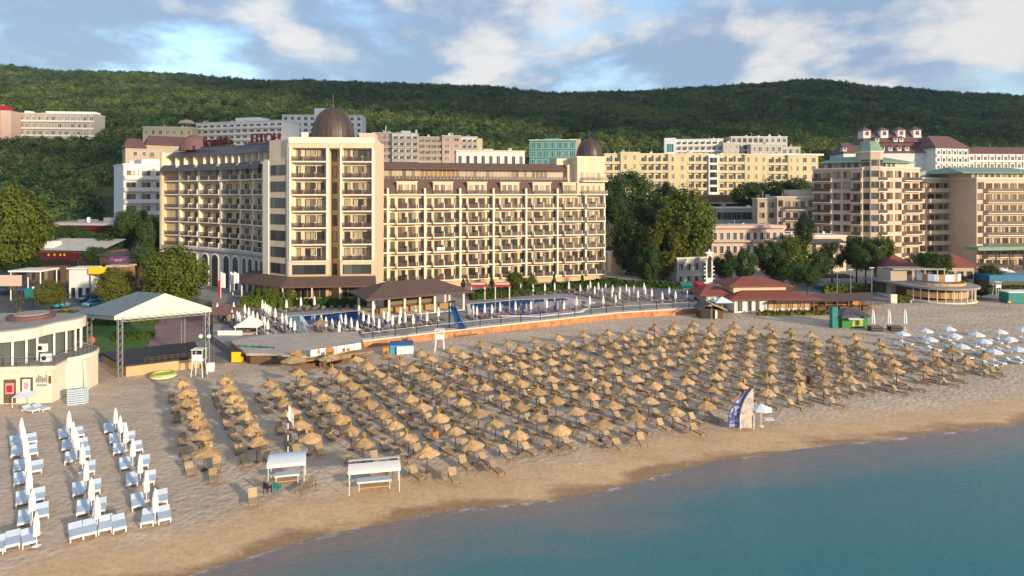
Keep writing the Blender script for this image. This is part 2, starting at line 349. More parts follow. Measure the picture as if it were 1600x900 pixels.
def strip(name, ds, zf, m, attr='shore'):
    n = len(SH); vs = []; ats = []; fs = []
    for d in ds:
        for p in SH:
            q = p + INL * d; vs.append((q.x, q.y, zf(d, q.x, q.y))); ats.append(d)
    for j in range(len(ds) - 1):
        for i in range(n - 1):
            fs.append((j * n + i, j * n + i + 1, (j + 1) * n + i + 1, (j + 1) * n + i))
    me = bpy.data.meshes.new(name); me.from_pydata(vs, [], fs); me.materials.append(m)
    a = me.attributes.new(attr, 'FLOAT', 'POINT'); a.data.foreach_set('value', ats)
    me.polygons.foreach_set('use_smooth', [True] * len(fs)); me.update()
    if me.polygons[0].normal.z < 0: me.flip_normals()
    o = bpy.data.objects.new(name, me); COL.objects.link(o); o['kind'] = 'structure'
    return o
# sand
m, nt_, b, N, L = _new('beach_sand'); M['sand'] = m
b.inputs['Specular IOR Level'].default_value = 0.2
at = N.new('ShaderNodeAttribute'); at.attribute_name = 'shore'; tc = N.new('ShaderNodeTexCoord')
def nz(scale, detail=6, rough=0.65, vec=None, stretch=None):
    n = N.new('ShaderNodeTexNoise'); n.inputs['Scale'].default_value = scale; n.inputs['Detail'].default_value = detail; n.inputs['Roughness'].default_value = rough
    src = tc.outputs['Object']
    if stretch:
        mp = N.new('ShaderNodeMapping'); mp.inputs['Scale'].default_value = stretch; mp.inputs['Rotation'].default_value = (0, 0, R(-21)); L.new(src, mp.inputs[0]); src = mp.outputs[0]
    L.new(src, n.inputs['Vector']); return n.outputs[0]
def mr(v, a, b_, c, d_):
    n = N.new('ShaderNodeMapRange'); n.inputs[1].default_value = a; n.inputs[2].default_value = b_; n.inputs[3].default_value = c; n.inputs[4].default_value = d_
    L.new(v, n.inputs[0]); return n.outputs[0]
def mixc(f, a, b_):
    n = N.new('ShaderNodeMix'); n.data_type = 'RGBA'; L.new(f, n.inputs[0])
    for i, q in ((6, a), (7, b_)):
        if isinstance(q, tuple): n.inputs[i].default_value = (*q, 1)
        else: L.new(q, n.inputs[i])
    return n.outputs[2]
def mm(op, a, b_):
    n = N.new('ShaderNodeMath'); n.operation = op
    for i, q in enumerate((a, b_)):
        if isinstance(q, (int, float)): n.inputs[i].default_value = q
        else: L.new(q, n.inputs[i])
    return n.outputs[0]
SAND_D, SAND_L, SAND_W = (0.45, 0.355, 0.27), (0.60, 0.485, 0.37), (0.30, 0.185, 0.095)
big = nz(0.09, 6, 0.7, stretch=(0.6, 1.6, 1)); fine_ = nz(2.6, 5, 0.75); med = nz(0.55, 6, 0.7, stretch=(0.7, 1.5, 1))
dry = mixc(mr(big, 0.35, 0.65, 0, 1), SAND_D, SAND_L)
speck = mr(mm('ADD', mm('MULTIPLY', fine_, 0.6), mm('MULTIPLY', med, 0.4)), 0.33, 0.67, 0.74, 1.26)
edge = mm('ADD', at.outputs['Fac'], mr(nz(0.25, 5, 0.6, stretch=(0.5, 1.2, 1)), 0.3, 0.7, -1.6, 1.6))
wet1 = mr(edge, 4.5, 8.0, 1, 0)           # damp ochre band
wet2 = mr(edge, 0.2, 1.6, 1, 0)           # soaked edge
c1 = mixc(mm('MULTIPLY', wet1, 0.85), dry, (0.56, 0.38, 0.21)); c1 = mixc(wet2, c1, SAND_W)
vm = N.new('ShaderNodeVectorMath'); vm.operation = 'SCALE'; L.new(c1, vm.inputs[0]); L.new(speck, vm.inputs['Scale'])
L.new(vm.outputs[0], b.inputs['Base Color'])
L.new(mr(wet2, 0, 1, 0.9, 0.35), b.inputs['Roughness'])
foot = N.new('ShaderNodeTexVoronoi'); foot.inputs['Scale'].default_value = 1.9; foot.feature = 'SMOOTH_F1'; L.new(tc.outputs['Object'], foot.inputs['Vector'])
hgt = mm('ADD', mm('MULTIPLY', fine_, 0.7), mm('MULTIPLY', foot.outputs['Distance'], 0.9))
bp = N.new('ShaderNodeBump'); bp.inputs['Distance'].default_value = 0.20
L.new(mr(edge, 4, 9, 0.12, 0.75), bp.inputs['Strength']); L.new(hgt, bp.inputs['Height']); L.new(bp.outputs[0], b.inputs['Normal'])
ds = [-60, -30, -15, -8, -4, -2, -1, 0, 0.7, 1.5, 2.5, 4, 6, 8, 10, 13] + [13 + 1.6 * k for k in range(1, 35)] + [70]
strip('beach', ds, beach_z, M['sand'])

# sea
m, nt_, b, N, L = _new('sea_water'); M['sea'] = m
at = N.new('ShaderNodeAttribute'); at.attribute_name = 'shore'; tc = N.new('ShaderNodeTexCoord')
dep = mm('ADD', mm('MULTIPLY', at.outputs['Fac'], -1.0), mr(nz(0.10, 6, 0.65, stretch=(0.5, 1.5, 1)), 0.3, 0.7, -3.0, 3.0))
c1 = mixc(mr(dep, 1.0, 9, 0, 1), (0.22, 0.18, 0.165), (0.06, 0.18, 0.20))
c1 = mixc(mr(dep, 6, 26, 0, 1), c1, (0.014, 0.17, 0.19))
foam = mm('MULTIPLY', mr(mm('ADD', at.outputs['Fac'], mr(nz(0.7, 4, 0.6), 0.3, 0.7, -0.4, 0.4)), -0.5, -0.1, 0, 1), mr(nz(0.28, 5, 0.7), 0.50, 0.62, 0, 0.75))
c1 = mixc(foam, c1, (0.62, 0.60, 0.58))
L.new(c1, b.inputs['Base Color']); b.inputs['Roughness'].default_value = 0.2; b.inputs['IOR'].default_value = 1.33; b.inputs['Specular IOR Level'].default_value = 0.5
wv = mm('ADD', mm('MULTIPLY', nz(0.5, 4, 0.55, stretch=(0.75, 1.3, 1)), 0.55), mm('MULTIPLY', nz(2.4, 5, 0.65, stretch=(0.8, 1.2, 1)), 0.5))
bp = N.new('ShaderNodeBump'); bp.inputs['Distance'].default_value = 0.18; bp.inputs['Strength'].default_value = 0.8
L.new(wv, bp.inputs['Height']); L.new(bp.outputs[0], b.inputs['Normal'])
strip('sea', [0.25, 0, -0.5, -1, -2, -4, -7, -11, -16, -24, -40, -80, -200, -700], lambda d, x, y: SEA_Z + (0.02 * max(0, d)), M['sea'])

# ------------------------------------------------------------------ terrain: flat town ground, then the wooded hills
RIDGE = [(-800, 95), (0, 103), (100, 110), (250, 116), (450, 126), (600, 130), (730, 133), (880, 144), (1000, 141), (1100, 135), (1180, 130), (1270, 123), (1400, 136), (1500, 146), (1600, 147), (2400, 150)]
YR = 1150.0
def ridge_y(px):
    for (a, ya), (b_, yb) in zip(RIDGE, RIDGE[1:]):
        if px <= b_: t = max(0, (px - a) / (b_ - a)); t = t * t * (3 - 2 * t); return ya + (yb - ya) * t
    return RIDGE[-1][1]
def shore_y(x):
    for (a, ya), (b_, yb) in zip(SHORE, SHORE[1:]):
        if x <= b_: return ya + (yb - ya) * (x - a) / (b_ - a)
    return SHORE[-1][1]
def terr(x, y):
    if y < 150:
        sy = shore_y(x); d = (y - sy) * 0.93
        return -0.03 if d > 62 else (-0.2 if d > 40 else -4.0)
    px = max(-700, min(2300, 800 + x / y * F))
    y0 = 225 + 35 * min(1, max(0, (px - 700) / 500))
    if y <= y0: return -0.03
    zr = PZ(ridge_y(px), YR) - 8
    s = (y - y0) / (YR - y0)
    if s < 1: h = zr * (s ** 0.97)
    else: h = zr * max(0.3, 1 - (s - 1) * 0.7)
    k = min(1, s * 6) * (0.25 if 0.9 < s < 1.1 else 1)
    return h - 0.03 + k * (9 * mnoise.noise((x / 170, y / 170, 0)) + 4 * mnoise.noise((x / 60, y / 60, 4)))
us = [-2.2, -1.8, -1.5] + [-1.25 + 2.5 * k / 110 for k in range(111)] + [1.5, 1.8, 2.2]
ys = [40 + 6 * k for k in range(31)] + [235 + 12 * k for k in range(40)] + [715 + 25 * k for k in range(18)] + [1180, 1250, 1400, 1700]
vs_ = []; fs_ = []
for y in ys:
    for u in us: vs_.append((u * y, y, terr(u * y, y)))
n = len(us)
for j in range(len(ys) - 1):
    for i in range(n - 1): fs_.append((j * n + i, j * n + i + 1, (j + 1) * n + i + 1, (j + 1) * n + i))
me = bpy.data.meshes.new('terrain'); me.from_pydata(vs_, [], fs_); me.materials.append(M['soil']); me.update()
o = bpy.data.objects.new('terrain', me); COL.objects.link(o); o['kind'] = 'structure'

def sheet(name, pts, z, m, z0=None):
    mb = MB()
    if z0 is None: mb.poly([(x, y, z) for x, y in pts], m)
    else: mb.prism(pts, z0, z, m)
    o = mb.build(name); o['kind'] = 'structure'
    me = o.data
    if z0 is None and me.polygons[0].normal.z < 0: me.flip_normals()
    return o
sheet('pavement', [G(-250, 560), G(145, 566), G(330, 569), G(440, 556), G(600, 520), G(420, 455), G(420, 430), (-60, 226), (-330, 226), (-330, 150)], 0.075, M['paving'])
sheet('road', [G(-200, 500), G(60, 487), G(200, 470), G(235, 447), G(250, 425), G(250, 412), (-330, 222), (-330, 160)], 0.08, M['asphalt'])
sheet('plaza', [G(235, 560), G(318, 520), G(330, 478), G(262, 480), G(220, 510)], 0.083, M['redpave'])
sheet('lawn', [G(60, 530), G(125, 512), G(243, 507), G(240, 520), G(230, 545), G(150, 560), G(60, 552)], 0.09, M['grass'])
DZ = 1.1
DECK = [(-24.3, 107.6), (-11.1, 115.6), (7.2, 125.5), (20.5, 132.9), (38.7, 138.9), (47, 150), (60, 213), (-104, 213), (-92, 168), (-66.8, 148), (-49.8, 111), (-44, 103.5), (-30, 102)]
sheet('pool_deck', DECK, DZ, M['deck'], -0.02)
sheet('promenade', [G(1095, 489), G(1200, 488), G(1400, 474), G(1700, 464), (330, 155), (330, 262), (58, 262), (50, 150)], 0.11, M['paving'])
p1 = [G(x, y, DZ) for x, y in ((473, 495), (567, 486), (612, 497), (604, 513), (540, 514), (482, 508))]
p1b = [G(x, y, DZ) for x, y in ((444, 496), (468, 493.8), (480, 521), (462, 520))]
p2 = [G(x, y, DZ) for x, y in ((735, 476), (800, 470), (880, 466.5), (925, 473), (905, 487), (840, 494), (738, 492))]
def grow(pts, d):
    cx = sum(p[0] for p in pts) / len(pts); cy = sum(p[1] for p in pts) / len(pts)
    return [(cx + (x - cx) * (1 + d / math.hypot(x - cx, y - cy)), cy + (y - cy) * (1 + d / math.hypot(x - cx, y - cy))) for x, y in pts]
for pts, mw, nm in ((p1, 'poolblue', 'pool_water'), (p1b, 'poolpale', 'pool_water'), (p2, 'poolblue', 'pool_water')):
    sheet('pool_coping', grow(pts, 0.9), DZ + (0.10 if mw == 'poolblue' else 0.095), M['trimw'], DZ + 0.004)
    sheet(nm, pts, DZ + (0.112 if mw == 'poolblue' else 0.105), M[mw])
sheet('pool_water', [G(x, y, DZ) for x, y in ((405, 512), (432, 515), (445, 530), (425, 530))], DZ + 0.03, M['poolpale'])
# added unseen lumps behind the camera, placed to block low sun from the hills
mb = MB()
e1 = Vector((math.cos(SUN_AZ), math.sin(SUN_AZ), 0)); al = Vector((math.sin(SUN_AZ), -math.cos(SUN_AZ), 0))
for k in range(56):
    a = random.uniform(440, 1500); rr = random.uniform(95, 150)
    alt = 108 + rr + random.uniform(0, 170) + math.tan(SUN_EL) * 1500
    c = e1 * a + al * (1500 + random.uniform(-60, 60)); c.z = alt
    prof = [(rr * math.sin(math.pi * j / 9) * random.uniform(0.9, 1.1) + 0.5, -rr * math.cos(math.pi * j / 9)) for j in range(10)]
    mb.lathe(prof, 14, M['cloth'], tuple(c))
for k in range(34):
    rr = random.uniform(95, 140); c = e1 * random.uniform(690, 1600) + al * (1500 + random.uniform(-60, 60)); c.z = random.uniform(90, 230) + math.tan(SUN_EL) * 1500
    mb.lathe([(rr * math.sin(math.pi * j / 9) * random.uniform(0.9, 1.1) + 0.5, -rr * math.cos(math.pi * j / 9)) for j in range(10)], 14, M['cloth'], tuple(c))
for k in range(9):
    rr = random.uniform(30, 44); c = e1 * (70 + 24 * k) + al * (1500 + random.uniform(-60, 60)); c.z = 148 + random.uniform(-4, 22) + math.tan(SUN_EL) * 1500
    mb.lathe([(rr * 1.3 * math.sin(math.pi * j / 9) * random.uniform(0.9, 1.1) + 0.5, -rr * math.cos(math.pi * j / 9)) for j in range(10)], 14, M['cloth'], tuple(c))
o = mb.build('sun_blocker', smooth=True); o['kind'] = 'structure'

m = bpy.data.materials.new('haze_air'); m.use_nodes = True
for n in list(m.node_tree.nodes):
    if n.type == 'BSDF_PRINCIPLED': m.node_tree.nodes.remove(n)
pv = m.node_tree.nodes.new('ShaderNodeVolumePrincipled'); pv.inputs['Color'].default_value = (0.55, 0.76, 1.0, 1); pv.inputs['Density'].default_value = 0.00006; pv.inputs['Anisotropy'].default_value = 0.0
m.node_tree.links.new(pv.outputs[0], m.node_tree.nodes['Material Output'].inputs['Volume'])
mb = MB(); mb.box(-3900, 3900, -1000, 1800, -60, 300, m); o = mb.build('haze'); o['kind'] = 'stuff'
# ------------------------------------------------------------------ windows and balconies shared by all buildings
def win_mesh(name, mframe, mglass, mull=1, fr=0.07):
    """unit window 1 x 1 (x centred, z up from 0), frame proud of the wall, real panes between the bars"""
    mb = MB()
    mb.box(-0.5, -0.5 + fr, -0.10, 0.0, 0, 1, mframe); mb.box(0.5 - fr, 0.5, -0.10, 0.0, 0, 1, mframe)
    mb.box(-0.5 + fr, 0.5 - fr, -0.10, 0, 1 - fr * 0.7, 1, mframe); mb.box(-0.5 + fr, 0.5 - fr, -0.10, 0, 0, fr * 0.7, mframe)
    w = (1 - 2 * fr) / (mull + 1)
    for k in range(mull + 1):
        x = -0.5 + fr + k * w
        mb.box(x + (0.012 if k else 0), x + w - (0.012 if k < mull else 0), -0.045, 0, fr * 0.7, 1 - fr * 0.7, mglass)
        if k: mb.box(x - 0.012, x + 0.012, -0.09, 0, fr * 0.7, 1 - fr * 0.7, mframe)
    me = bpy.data.meshes.new(name); me.from_pydata(mb.v, [], mb.f)
    for m in mb.mats: me.materials.append(m)
    me.polygons.foreach_set('material_index', mb.m); me.update()
    return me
WIN = {'hotel': win_mesh('window', M['rail'], M['glass'], 1), 'side': win_mesh('window', M['rail'], M['glass'], 0),
       'mix': win_mesh('window', M['rail'], M['glassm'], 1),
       'light': win_mesh('window', M['trim'], M['glassl'], 1), 'dark': win_mesh('window', M['rail'], M['glassd'], 2, 0.04),
       'white': win_mesh('window', M['trimw'], M['glassd'], 1), 'whitel': win_mesh('window', M['trimw'], M['glassl'], 1),
       'teal': win_mesh('window', M['trimw'], M['glasst'], 2, 0.04), 'brown': win_mesh('window', M['wood'], M['glass'], 1)}
WBUF = {}
def window(root, kind, fr, x, y, z, w, h, name='window', parent=None):
    """queued; the hundred largest of a building become parts, the rest one part"""
    WBUF.setdefault(root.name, []).append((kind, fr(x, y, z), fr.yaw, w, h))
def flush_windows(root, limit=100):
    L_ = WBUF.pop(root.name, [])
    L_.sort(key=lambda a: -(a[3] * a[4]) / (a[1][1] ** 2))
    rl = root.location
    for kind, p, yaw, w, h in L_[:limit]:
        put(WIN[kind], 'window', (p[0] - rl.x, p[1] - rl.y, p[2] - rl.z), yaw, root, (w, 1, h))
    if L_[limit:]:
        mb = MB()
        for kind, p, yaw, w, h in L_[limit:]:
            me = WIN[kind]; f2 = Fr(p[0], p[1], yaw, p[2])
            for mi_, m in enumerate(me.materials):
                fs = [tuple(pl.vertices) for pl in me.polygons if pl.material_index == mi_]
                mb.mesh([f2(v.co.x * w, v.co.y, v.co.z * h) for v in me.vertices], fs, m)
        o = mb.build('window', root); o['kind'] = 'stuff'

def mesh_of(mb, name):
    me = bpy.data.meshes.new(name); me.from_pydata(mb.v, [], mb.f)
    for m in mb.mats: me.materials.append(m)
    me.polygons.foreach_set('material_index', mb.m); me.update(); return me
def rail_into(mb, x0, x1, y, z0, z1, m, step=0.32, fr=ID):
    mb.box(x0, x1, y - 0.03, y + 0.03, z1 - 0.07, z1, m, fr); mb.box(x0, x1, y - 0.02, y + 0.02, z0, z0 + 0.05, m, fr)
    n = max(1, int((x1 - x0) / step))
    for k in range(n):
        xa = x0 + (x1 - x0) * (k + 0.12) / n; xb = x0 + (x1 - x0) * (k + 0.80) / n
        mb.box(xa, xb, y - 0.012, y + 0.012, z0 + 0.05, z1 - 0.07, m, fr)

# unit balcony pair: 4.6 wide, slab, low end walls, a divider, two rails and two glass doors
b = MB(); b.box(-2.4, 2.4, -1.15, 1.55, -0.30, 0.0, M['trim'])
for x in (-2.33, 2.33): b.box(x - 0.07, x + 0.07, -1.1, 0.0, 0.0, 1.05, M['trim'])
b.box(-0.07, 0.07, -1.1, 1.5, 0.0, 1.5, M['trim'])
BAL = mesh_of(b, 'balcony')
b = MB()
for a, c in ((-2.25, -0.09), (0.09, 2.25)): rail_into(b, a, c, -1.08, 0.06, 1.02, M['raill'])
BALR = mesh_of(b, 'railing')
b = MB(); b.box(-2.4, 2.4, -0.35, 0.75, -0.30, 0.0, M['trim'])
for x in (-2.33, 2.33): b.box(x - 0.08, x + 0.08, -0.32, 0.0, 0.0, 1.2, M['trim'])
b.box(-0.08, 0.08, -0.32, 0.72, 0.0, 1.2, M['trim'])
BALS = mesh_of(b, 'balcony')
b = MB()
for a, c in ((-2.25, -0.09), (0.09, 2.25)): rail_into(b, a, c, -0.30, 0.06, 1.02, M['raill'])
BALSR = mesh_of(b, 'railing')
b = MB(); rail_into(b, -0.5, 0.5, 0, 0.05, 1.0, M['raill'], 0.12); RAIL1 = mesh_of(b, 'railing')
def rail_part(root, f, x0, x1, y, z):
    p = f((x0 + x1) / 2, y, z); rl = root.location
    put(RAIL1, 'railing', (p[0] - rl.x, p[1] - rl.y, p[2] - rl.z), f.yaw, root, (x1 - x0, 1, 1))
def shallow_pair(root, fr, x, y, z, sx):
    p = fr(x, y, z); rl = root.location
    o = put(BALS, 'balcony', (p[0] - rl.x, p[1] - rl.y, p[2] - rl.z), fr.yaw, root, (sx, 1, 1))
    put(BALSR, 'railing', (0, 0, 0), 0, o)
    for s in (-1, 1): put(WIN['hotel'], 'door', (s * 1.35 + .25, 0.73, 0.02), 0, o, (1.35, 1, 2.5))
    return o
def balcony_pair(root, fr, x, y, z, sx=1.0, kind='hotel', dw=1.6, dh=2.6, gap=1.12):
    p = fr(x, y, z); rl = root.location
    o = put(BAL, 'balcony', (p[0] - rl.x, p[1] - rl.y, p[2] - rl.z), fr.yaw, root, (sx, 1, 1))
    put(BALR, 'railing', (0, 0, 0), 0, o)
    for s in (-1, 1): put(WIN[kind], 'door', (s * gap, 0.98 if dw == 1.6 else 1.53, 0.02), 0, o, (dw, 1, dh))
    return o

# ------------------------------------------------------------------ the domed hotel
LV = lambda k: 24.8 + 3.65 * k
hotel = thing('hotel', 'big cream hotel with two brown copper domes and dark balcony rails behind the pool', 'hotel', (-18, 168, DZ))
AX, AY = -34.3, 166.0
fr = Fr(AX, AY, math.atan2(18, 60)); dx, dy = fr.c, fr.s
def tx(px):
    mm_ = (px - 800) / F
    return (mm_ * AY - AX) / (dx - mm_ * dy)
X1 = tx(946)
w = MB()
w.box(0, X1 - 0.5, 1.0, 17, DZ, LV(0), M['plaster'], fr)
w.box(0, X1, -0.1, 1.6, DZ, LV(-6) - 0.32, M['plaster_warm'], fr)
for k in range(-6, 1):
    w.box(0, X1, -0.18, 1.6, LV(k) - 0.32, LV(k), M['trim'], fr)
bays = [tx(p) for p in (586, 606, 664, 719, 771, 822, 871, 915, 944)]
for x in bays[1:]:
    w.box(x - 0.22, x + 0.22, -0.32, 1.6, DZ + 2, LV(0) + (1.5 if x < bays[-2] else 0.9), M['trim'], fr)
for i in range(len(bays) - 1):
    xa, xb = bays[i], bays[i + 1]; wd = xb - xa; xc = (xa + xb) / 2
    for k in range(-6, 0):
        z = LV(k)
        if i == 0:
            for t in (0.28, 0.72): window(hotel, 'side', fr, xa + wd * t, 1.0, z, 0.95, 2.5)
            rail_part(hotel, fr, xa + 0.3, xb - 0.3, -0.12, z)
        elif i < 7:
            balcony_pair(hotel, fr, xc + 0.2, 0, z, min(1.15, wd * 0.62 / 4.8))
            for s in (-1, 1):
                xw = xc + 0.2 + s * (wd * 0.5 - 0.95) * 0.96
                window(hotel, 'side', fr, xw, 1.0, z, 1.1, 2.6)
                rail_part(hotel, fr, xw - 0.55, xw + 0.55, 0.25, z)
        else:
            balcony_pair(hotel, fr, xc, -0.02, z, wd * 0.98 / 4.8)
w.build('wall', hotel)
# mansard storey with dormers
r = MB(); za, zb = LV(0) + 0.35, LV(1) + 0.25
XR = tx(893)
r.mesh([fr(0.02, 0.5, za), fr(XR, 0.5, za), fr(XR, 2.6, zb), fr(0.02, 2.6, zb), fr(0.02, 4.6, zb), fr(XR, 4.6, zb), fr(0.02, 0.5, za - .3), fr(XR, 0.5, za - .3)],
       [(0, 1, 2, 3), (3, 2, 5, 4), (6, 7, 1, 0)], M['brownroof'])
r.box(0.02, XR, 2.6, 17, LV(0) + 0.02, zb - 0.02, M['plaster'], fr)
zt = LV(2) - 0.75
r.box(0.02, XR + 2.5, 4.6, 16.6, zb + 0.01, zt, M['trim'], fr)
r.mesh([fr(0.02, 2.9, zt + .05), fr(XR - .3, 2.9, zt + .05), fr(XR - 1.6, 5.4, zt + 1.75), fr(0.02, 5.4, zt + 1.75), fr(0.02, 16.8, zt + 1.75), fr(XR - 1.6, 16.8, zt + 1.75),
        fr(0.02, 2.9, zt - .15), fr(XR - .3, 2.9, zt - .15), fr(0.02, 4.6, zt - .15), fr(XR - .3, 4.6, zt - .15), fr(XR + 1.2, 4.6, zt + .05), fr(XR + .5, 6.0, zt + 1.75)],
       [(0, 1, 2, 3), (3, 2, 5, 4), (6, 7, 1, 0), (8, 9, 7, 6), (1, 7, 9), (1, 10, 11, 2)], M['brownroof'])
r.build('roof', hotel)
g = MB()
nb = 44
for k in range(nb):
    xa = 0.3 + (XR - 0.9) * k / nb; xb = 0.3 + (XR - 0.9) * (k + 1) / nb
    g.box(xa + 0.07, xb - 0.07, 4.5, 4.6, zb + 0.35, zt - 0.2, M['glassl'] if not 10 <= k < 18 else M['woodl'], fr)
    g.box(xa - 0.05, xa + 0.05, 4.44, 4.6, zb + 0.02, zt - 0.16, M['trim'], fr)
rail_into(g, 0.2, XR, 3.4, zb + 0.02, zb + 0.75, M['raill'], 0.9, fr)
g.build('glazing', hotel)
for i in range(1, 7):
    xc = (bays[i] + bays[i + 1]) / 2 + 0.2; hw = 2.55
    if i == 6: xc -= 0.6; hw = 1.9
    d = MB(); d.box(xc - hw, xc + hw, 0.55, 3.2, LV(0) + 0.02, LV(0) + 3.0, M['plaster'], fr); d.box(xc - hw - .2, xc + hw + .2, 0.3, 3.4, LV(0) + 3.0, LV(0) + 3.2, M['trim'], fr)
    rail_into(d, xc - hw, xc + hw, -0.05, LV(0) + 0.05, LV(0) + 1.0, M['raill'], fr=fr)
    dm = d.build('dormer', hotel)
    for s in (-1, 0, 1):
        p = fr(xc + s * hw * 0.64, 0.55, LV(0) + 0.1); rl = hotel.location
        put(WIN['light'], 'window', (p[0] - rl.x, p[1] - rl.y, p[2] - rl.z), fr.yaw, dm, (1.35, 1, 2.5))
# right-hand end tower and its dome
e = MB(); xa, xb = tx(903), tx(944)
e.box(xa, xb + 0.4, 0.5, 11, LV(0) + 0.01, LV(3) - 1.0, M['plaster'], fr)
e.box(xa - 0.15, xb + 0.55, 0.35, 11.15, LV(3) - 1.0, LV(3) - 0.6, M['trim'], fr)
e.box(XR, xa, 3.0, 11, LV(0) + 0.02, LV(2) + 0.8, M['plaster'], fr)
e.box(tx(880), xa, 5.0, 11, LV(2) + 0.8, LV(2) + 2.6, M['plaster'], fr)
for k in (1, 0):
    e.box(xa + 1.2, xb + 0.7, -0.9, 0.5, LV(k) - 0.3, LV(k), M['trim'], fr)
    rail_into(e, xa + 1.2, xb + 0.7, -0.85, LV(k) + 0.05, LV(k) + 1.0, M['raill'], fr=fr)
    for t in (0.2, 0.4, 0.6, 0.82): window(hotel, 'light', fr, xa + (xb - xa) * t, 0.5, LV(k) + 0.05, 1.1, 2.4)
e.build('corner_tower', hotel)
def dome(c, rr, hh, n=28):
    d = MB()
    prof = [(rr * 1.02, 0), (rr * 1.02, 0.25), (rr * .985, 0.3)]
    for j in range(1, 12):
        t = j / 12; prof.append((rr * math.cos(t * math.pi / 2) ** 0.82 * (1 - .05 * t), 0.3 + hh * math.sin(t * math.pi / 2) ** 1.05))
    prof += [(rr * .075, hh * 1.04), (rr * .05, hh * 1.16), (rr * .09, hh * 1.2), (rr * .03, hh * 1.26), (rr * .02, hh * 1.48), (0.01, hh * 1.5)]
    d.lathe(prof, n, M['copper'], c)
    for k in range(12):
        a = 2 * math.pi * k / 12; pts = []
        for rj, zj in prof[2:15]: pts.append((c[0] + (rj + .02) * math.cos(a), c[1] + (rj + .02) * math.sin(a), c[2] + zj))
        for p, q in zip(pts, pts[1:]): d.tube(p, q, 0.07, M['copper'], n=4)
    return d.build('dome', hotel, smooth=False)
Yd = 153.5; dome((PX(514, Yd), Yd + 3.5, 37.4), 5.05, 7.4)
Yd = 187; dome((PX(923, Yd), Yd + 3, LV(3) - 0.6), 3.75, 5.1)
# tower
t0, t1 = (PX(452, 146), 146.0), (PX(585, 147.6), 147.6)
ft = Fr(t0[0], t0[1], math.atan2(t1[1] - t0[1], t1[0] - t0[0])); TW = math.hypot(t1[0] - t0[0], t1[1] - t0[1])
q = lambda px: TW * (px - 452) / 133
t = MB(); ra, rb = q(513.5), q(531)
ZT = 37.2
for xa, xb in ((0, ra), (rb, TW)):
    t.box(xa, xb, 1.5, 20, DZ, ZT, M['plaster'], ft)
    t.box(xa, xb, 0.0, 1.5, LV(3) - 0.75, ZT, M['plaster'], ft)
    t.box(xa, xb, 0.0, 1.5, LV(-4) - 3.2, LV(-4) - 0.01, M['plaster'], ft)
    t.box(xa, xb, 0.02, 1.5, DZ, LV(-4) - 3.25, M['plaster_warm'], ft)
    for xx in (xa, xb):
        s = 1 if xx == xa else -1
        xs = sorted((xx, xx + s * 0.55)); t.box(xs[0], xs[1], -0.15, 1.5, LV(-4) - 0.02, LV(3) - 0.7, M['trim'], ft)
t.box(ra, rb, 3.5, 20, DZ, ZT - 0.05, M['plaster_warm'], ft)
t.box(-0.12, TW + 0.12, -0.15, 0.0, ZT - 1.2, ZT + 0.15, M['trim'], ft)
t.box(ra + 0.02, rb - 0.02, -0.1, 3.5, LV(3) - 0.8, ZT - 0.02, M['plaster'], ft)
t.box(2.5, TW - 2.0, 5, 15, ZT, ZT + 0.4, M['rooftop'], ft)
t.box(0.6, 2.2, 9, 12, ZT, ZT + 2.0, M['trim'], ft); t.box(TW - 4, TW - .5, 5, 12, ZT, ZT + 1.6, M['plaster_pink'], ft)
# flank of the tower
f0, f1 = (PX(412, 152), 152.0), (PX(452.5, 146.2), 146.2)
ff = Fr(f0[0], f0[1], math.atan2(f1[1] - f0[1], f1[0] - f0[0])); FW = math.hypot(f1[0] - f0[0], f1[1] - f0[1])
t.box(0, FW, 0.0, 14, DZ, LV(2) + 0.6, M['plaster'], ff); t.box(FW * 0.18, FW, 0.3, 14, LV(2) + 0.6, ZT - 0.2, M['plaster'], ff)
t.box(0, FW * 0.22, -0.25, 0, DZ, LV(2) + 0.2, M['trim'], ff); t.box(FW * 0.93, FW, -0.2, 0, DZ, ZT - 0.3, M['trim'], ff)
t.build('tower', hotel)
for k in range(-5, 2):
    window(hotel, 'dark', ff, FW * 0.57, 0, LV(k) + 0.6, FW * 0.56, 2.25)
rl = hotel.location
for xa, xb in ((0.55, ra - 0.55), (rb + 0.55, TW - 0.55)):
    for k in range(-4, 3):
        z = LV(k); d = MB(); d.box(xa, xb, -0.35, 1.5, z - 0.3, z, M['trim'], ft)
        for tt in (0.335, 0.665): xm = xa + (xb - xa) * tt; d.box(xm - .07, xm + .07, -0.3, 1.45, z, z + 1.15, M['trim'], ft)
        bo = d.build('balcony', hotel)
        d = MB(); rail_into(d, xa, xb, -0.3, z + 0.05, z + 1.0, M['raill'], fr=ft); rr_ = d.build('railing', bo, at=tuple(rl))
        for j, tt in enumerate((0.13, 0.5, 0.80)):
            p = ft(xa + (xb - xa) * tt, 1.5, z + 0.02); put(WIN['mix'], 'door', (p[0] - rl.x, p[1] - rl.y, p[2] - rl.z), ft.yaw, bo, ((1.3, 2.3, 1.6)[j], 1, 2.6))
    z = LV(-5) + 0.6; window(hotel, 'dark', ft, (xa + xb) / 2, 0.0, z, (xb - xa) * 0.97, 2.1)
for k in range(-5, 3): window(hotel, 'side', ft, ra + (rb - ra) * 0.28, 3.5, LV(k) + 0.1, 1.0, 2.5)
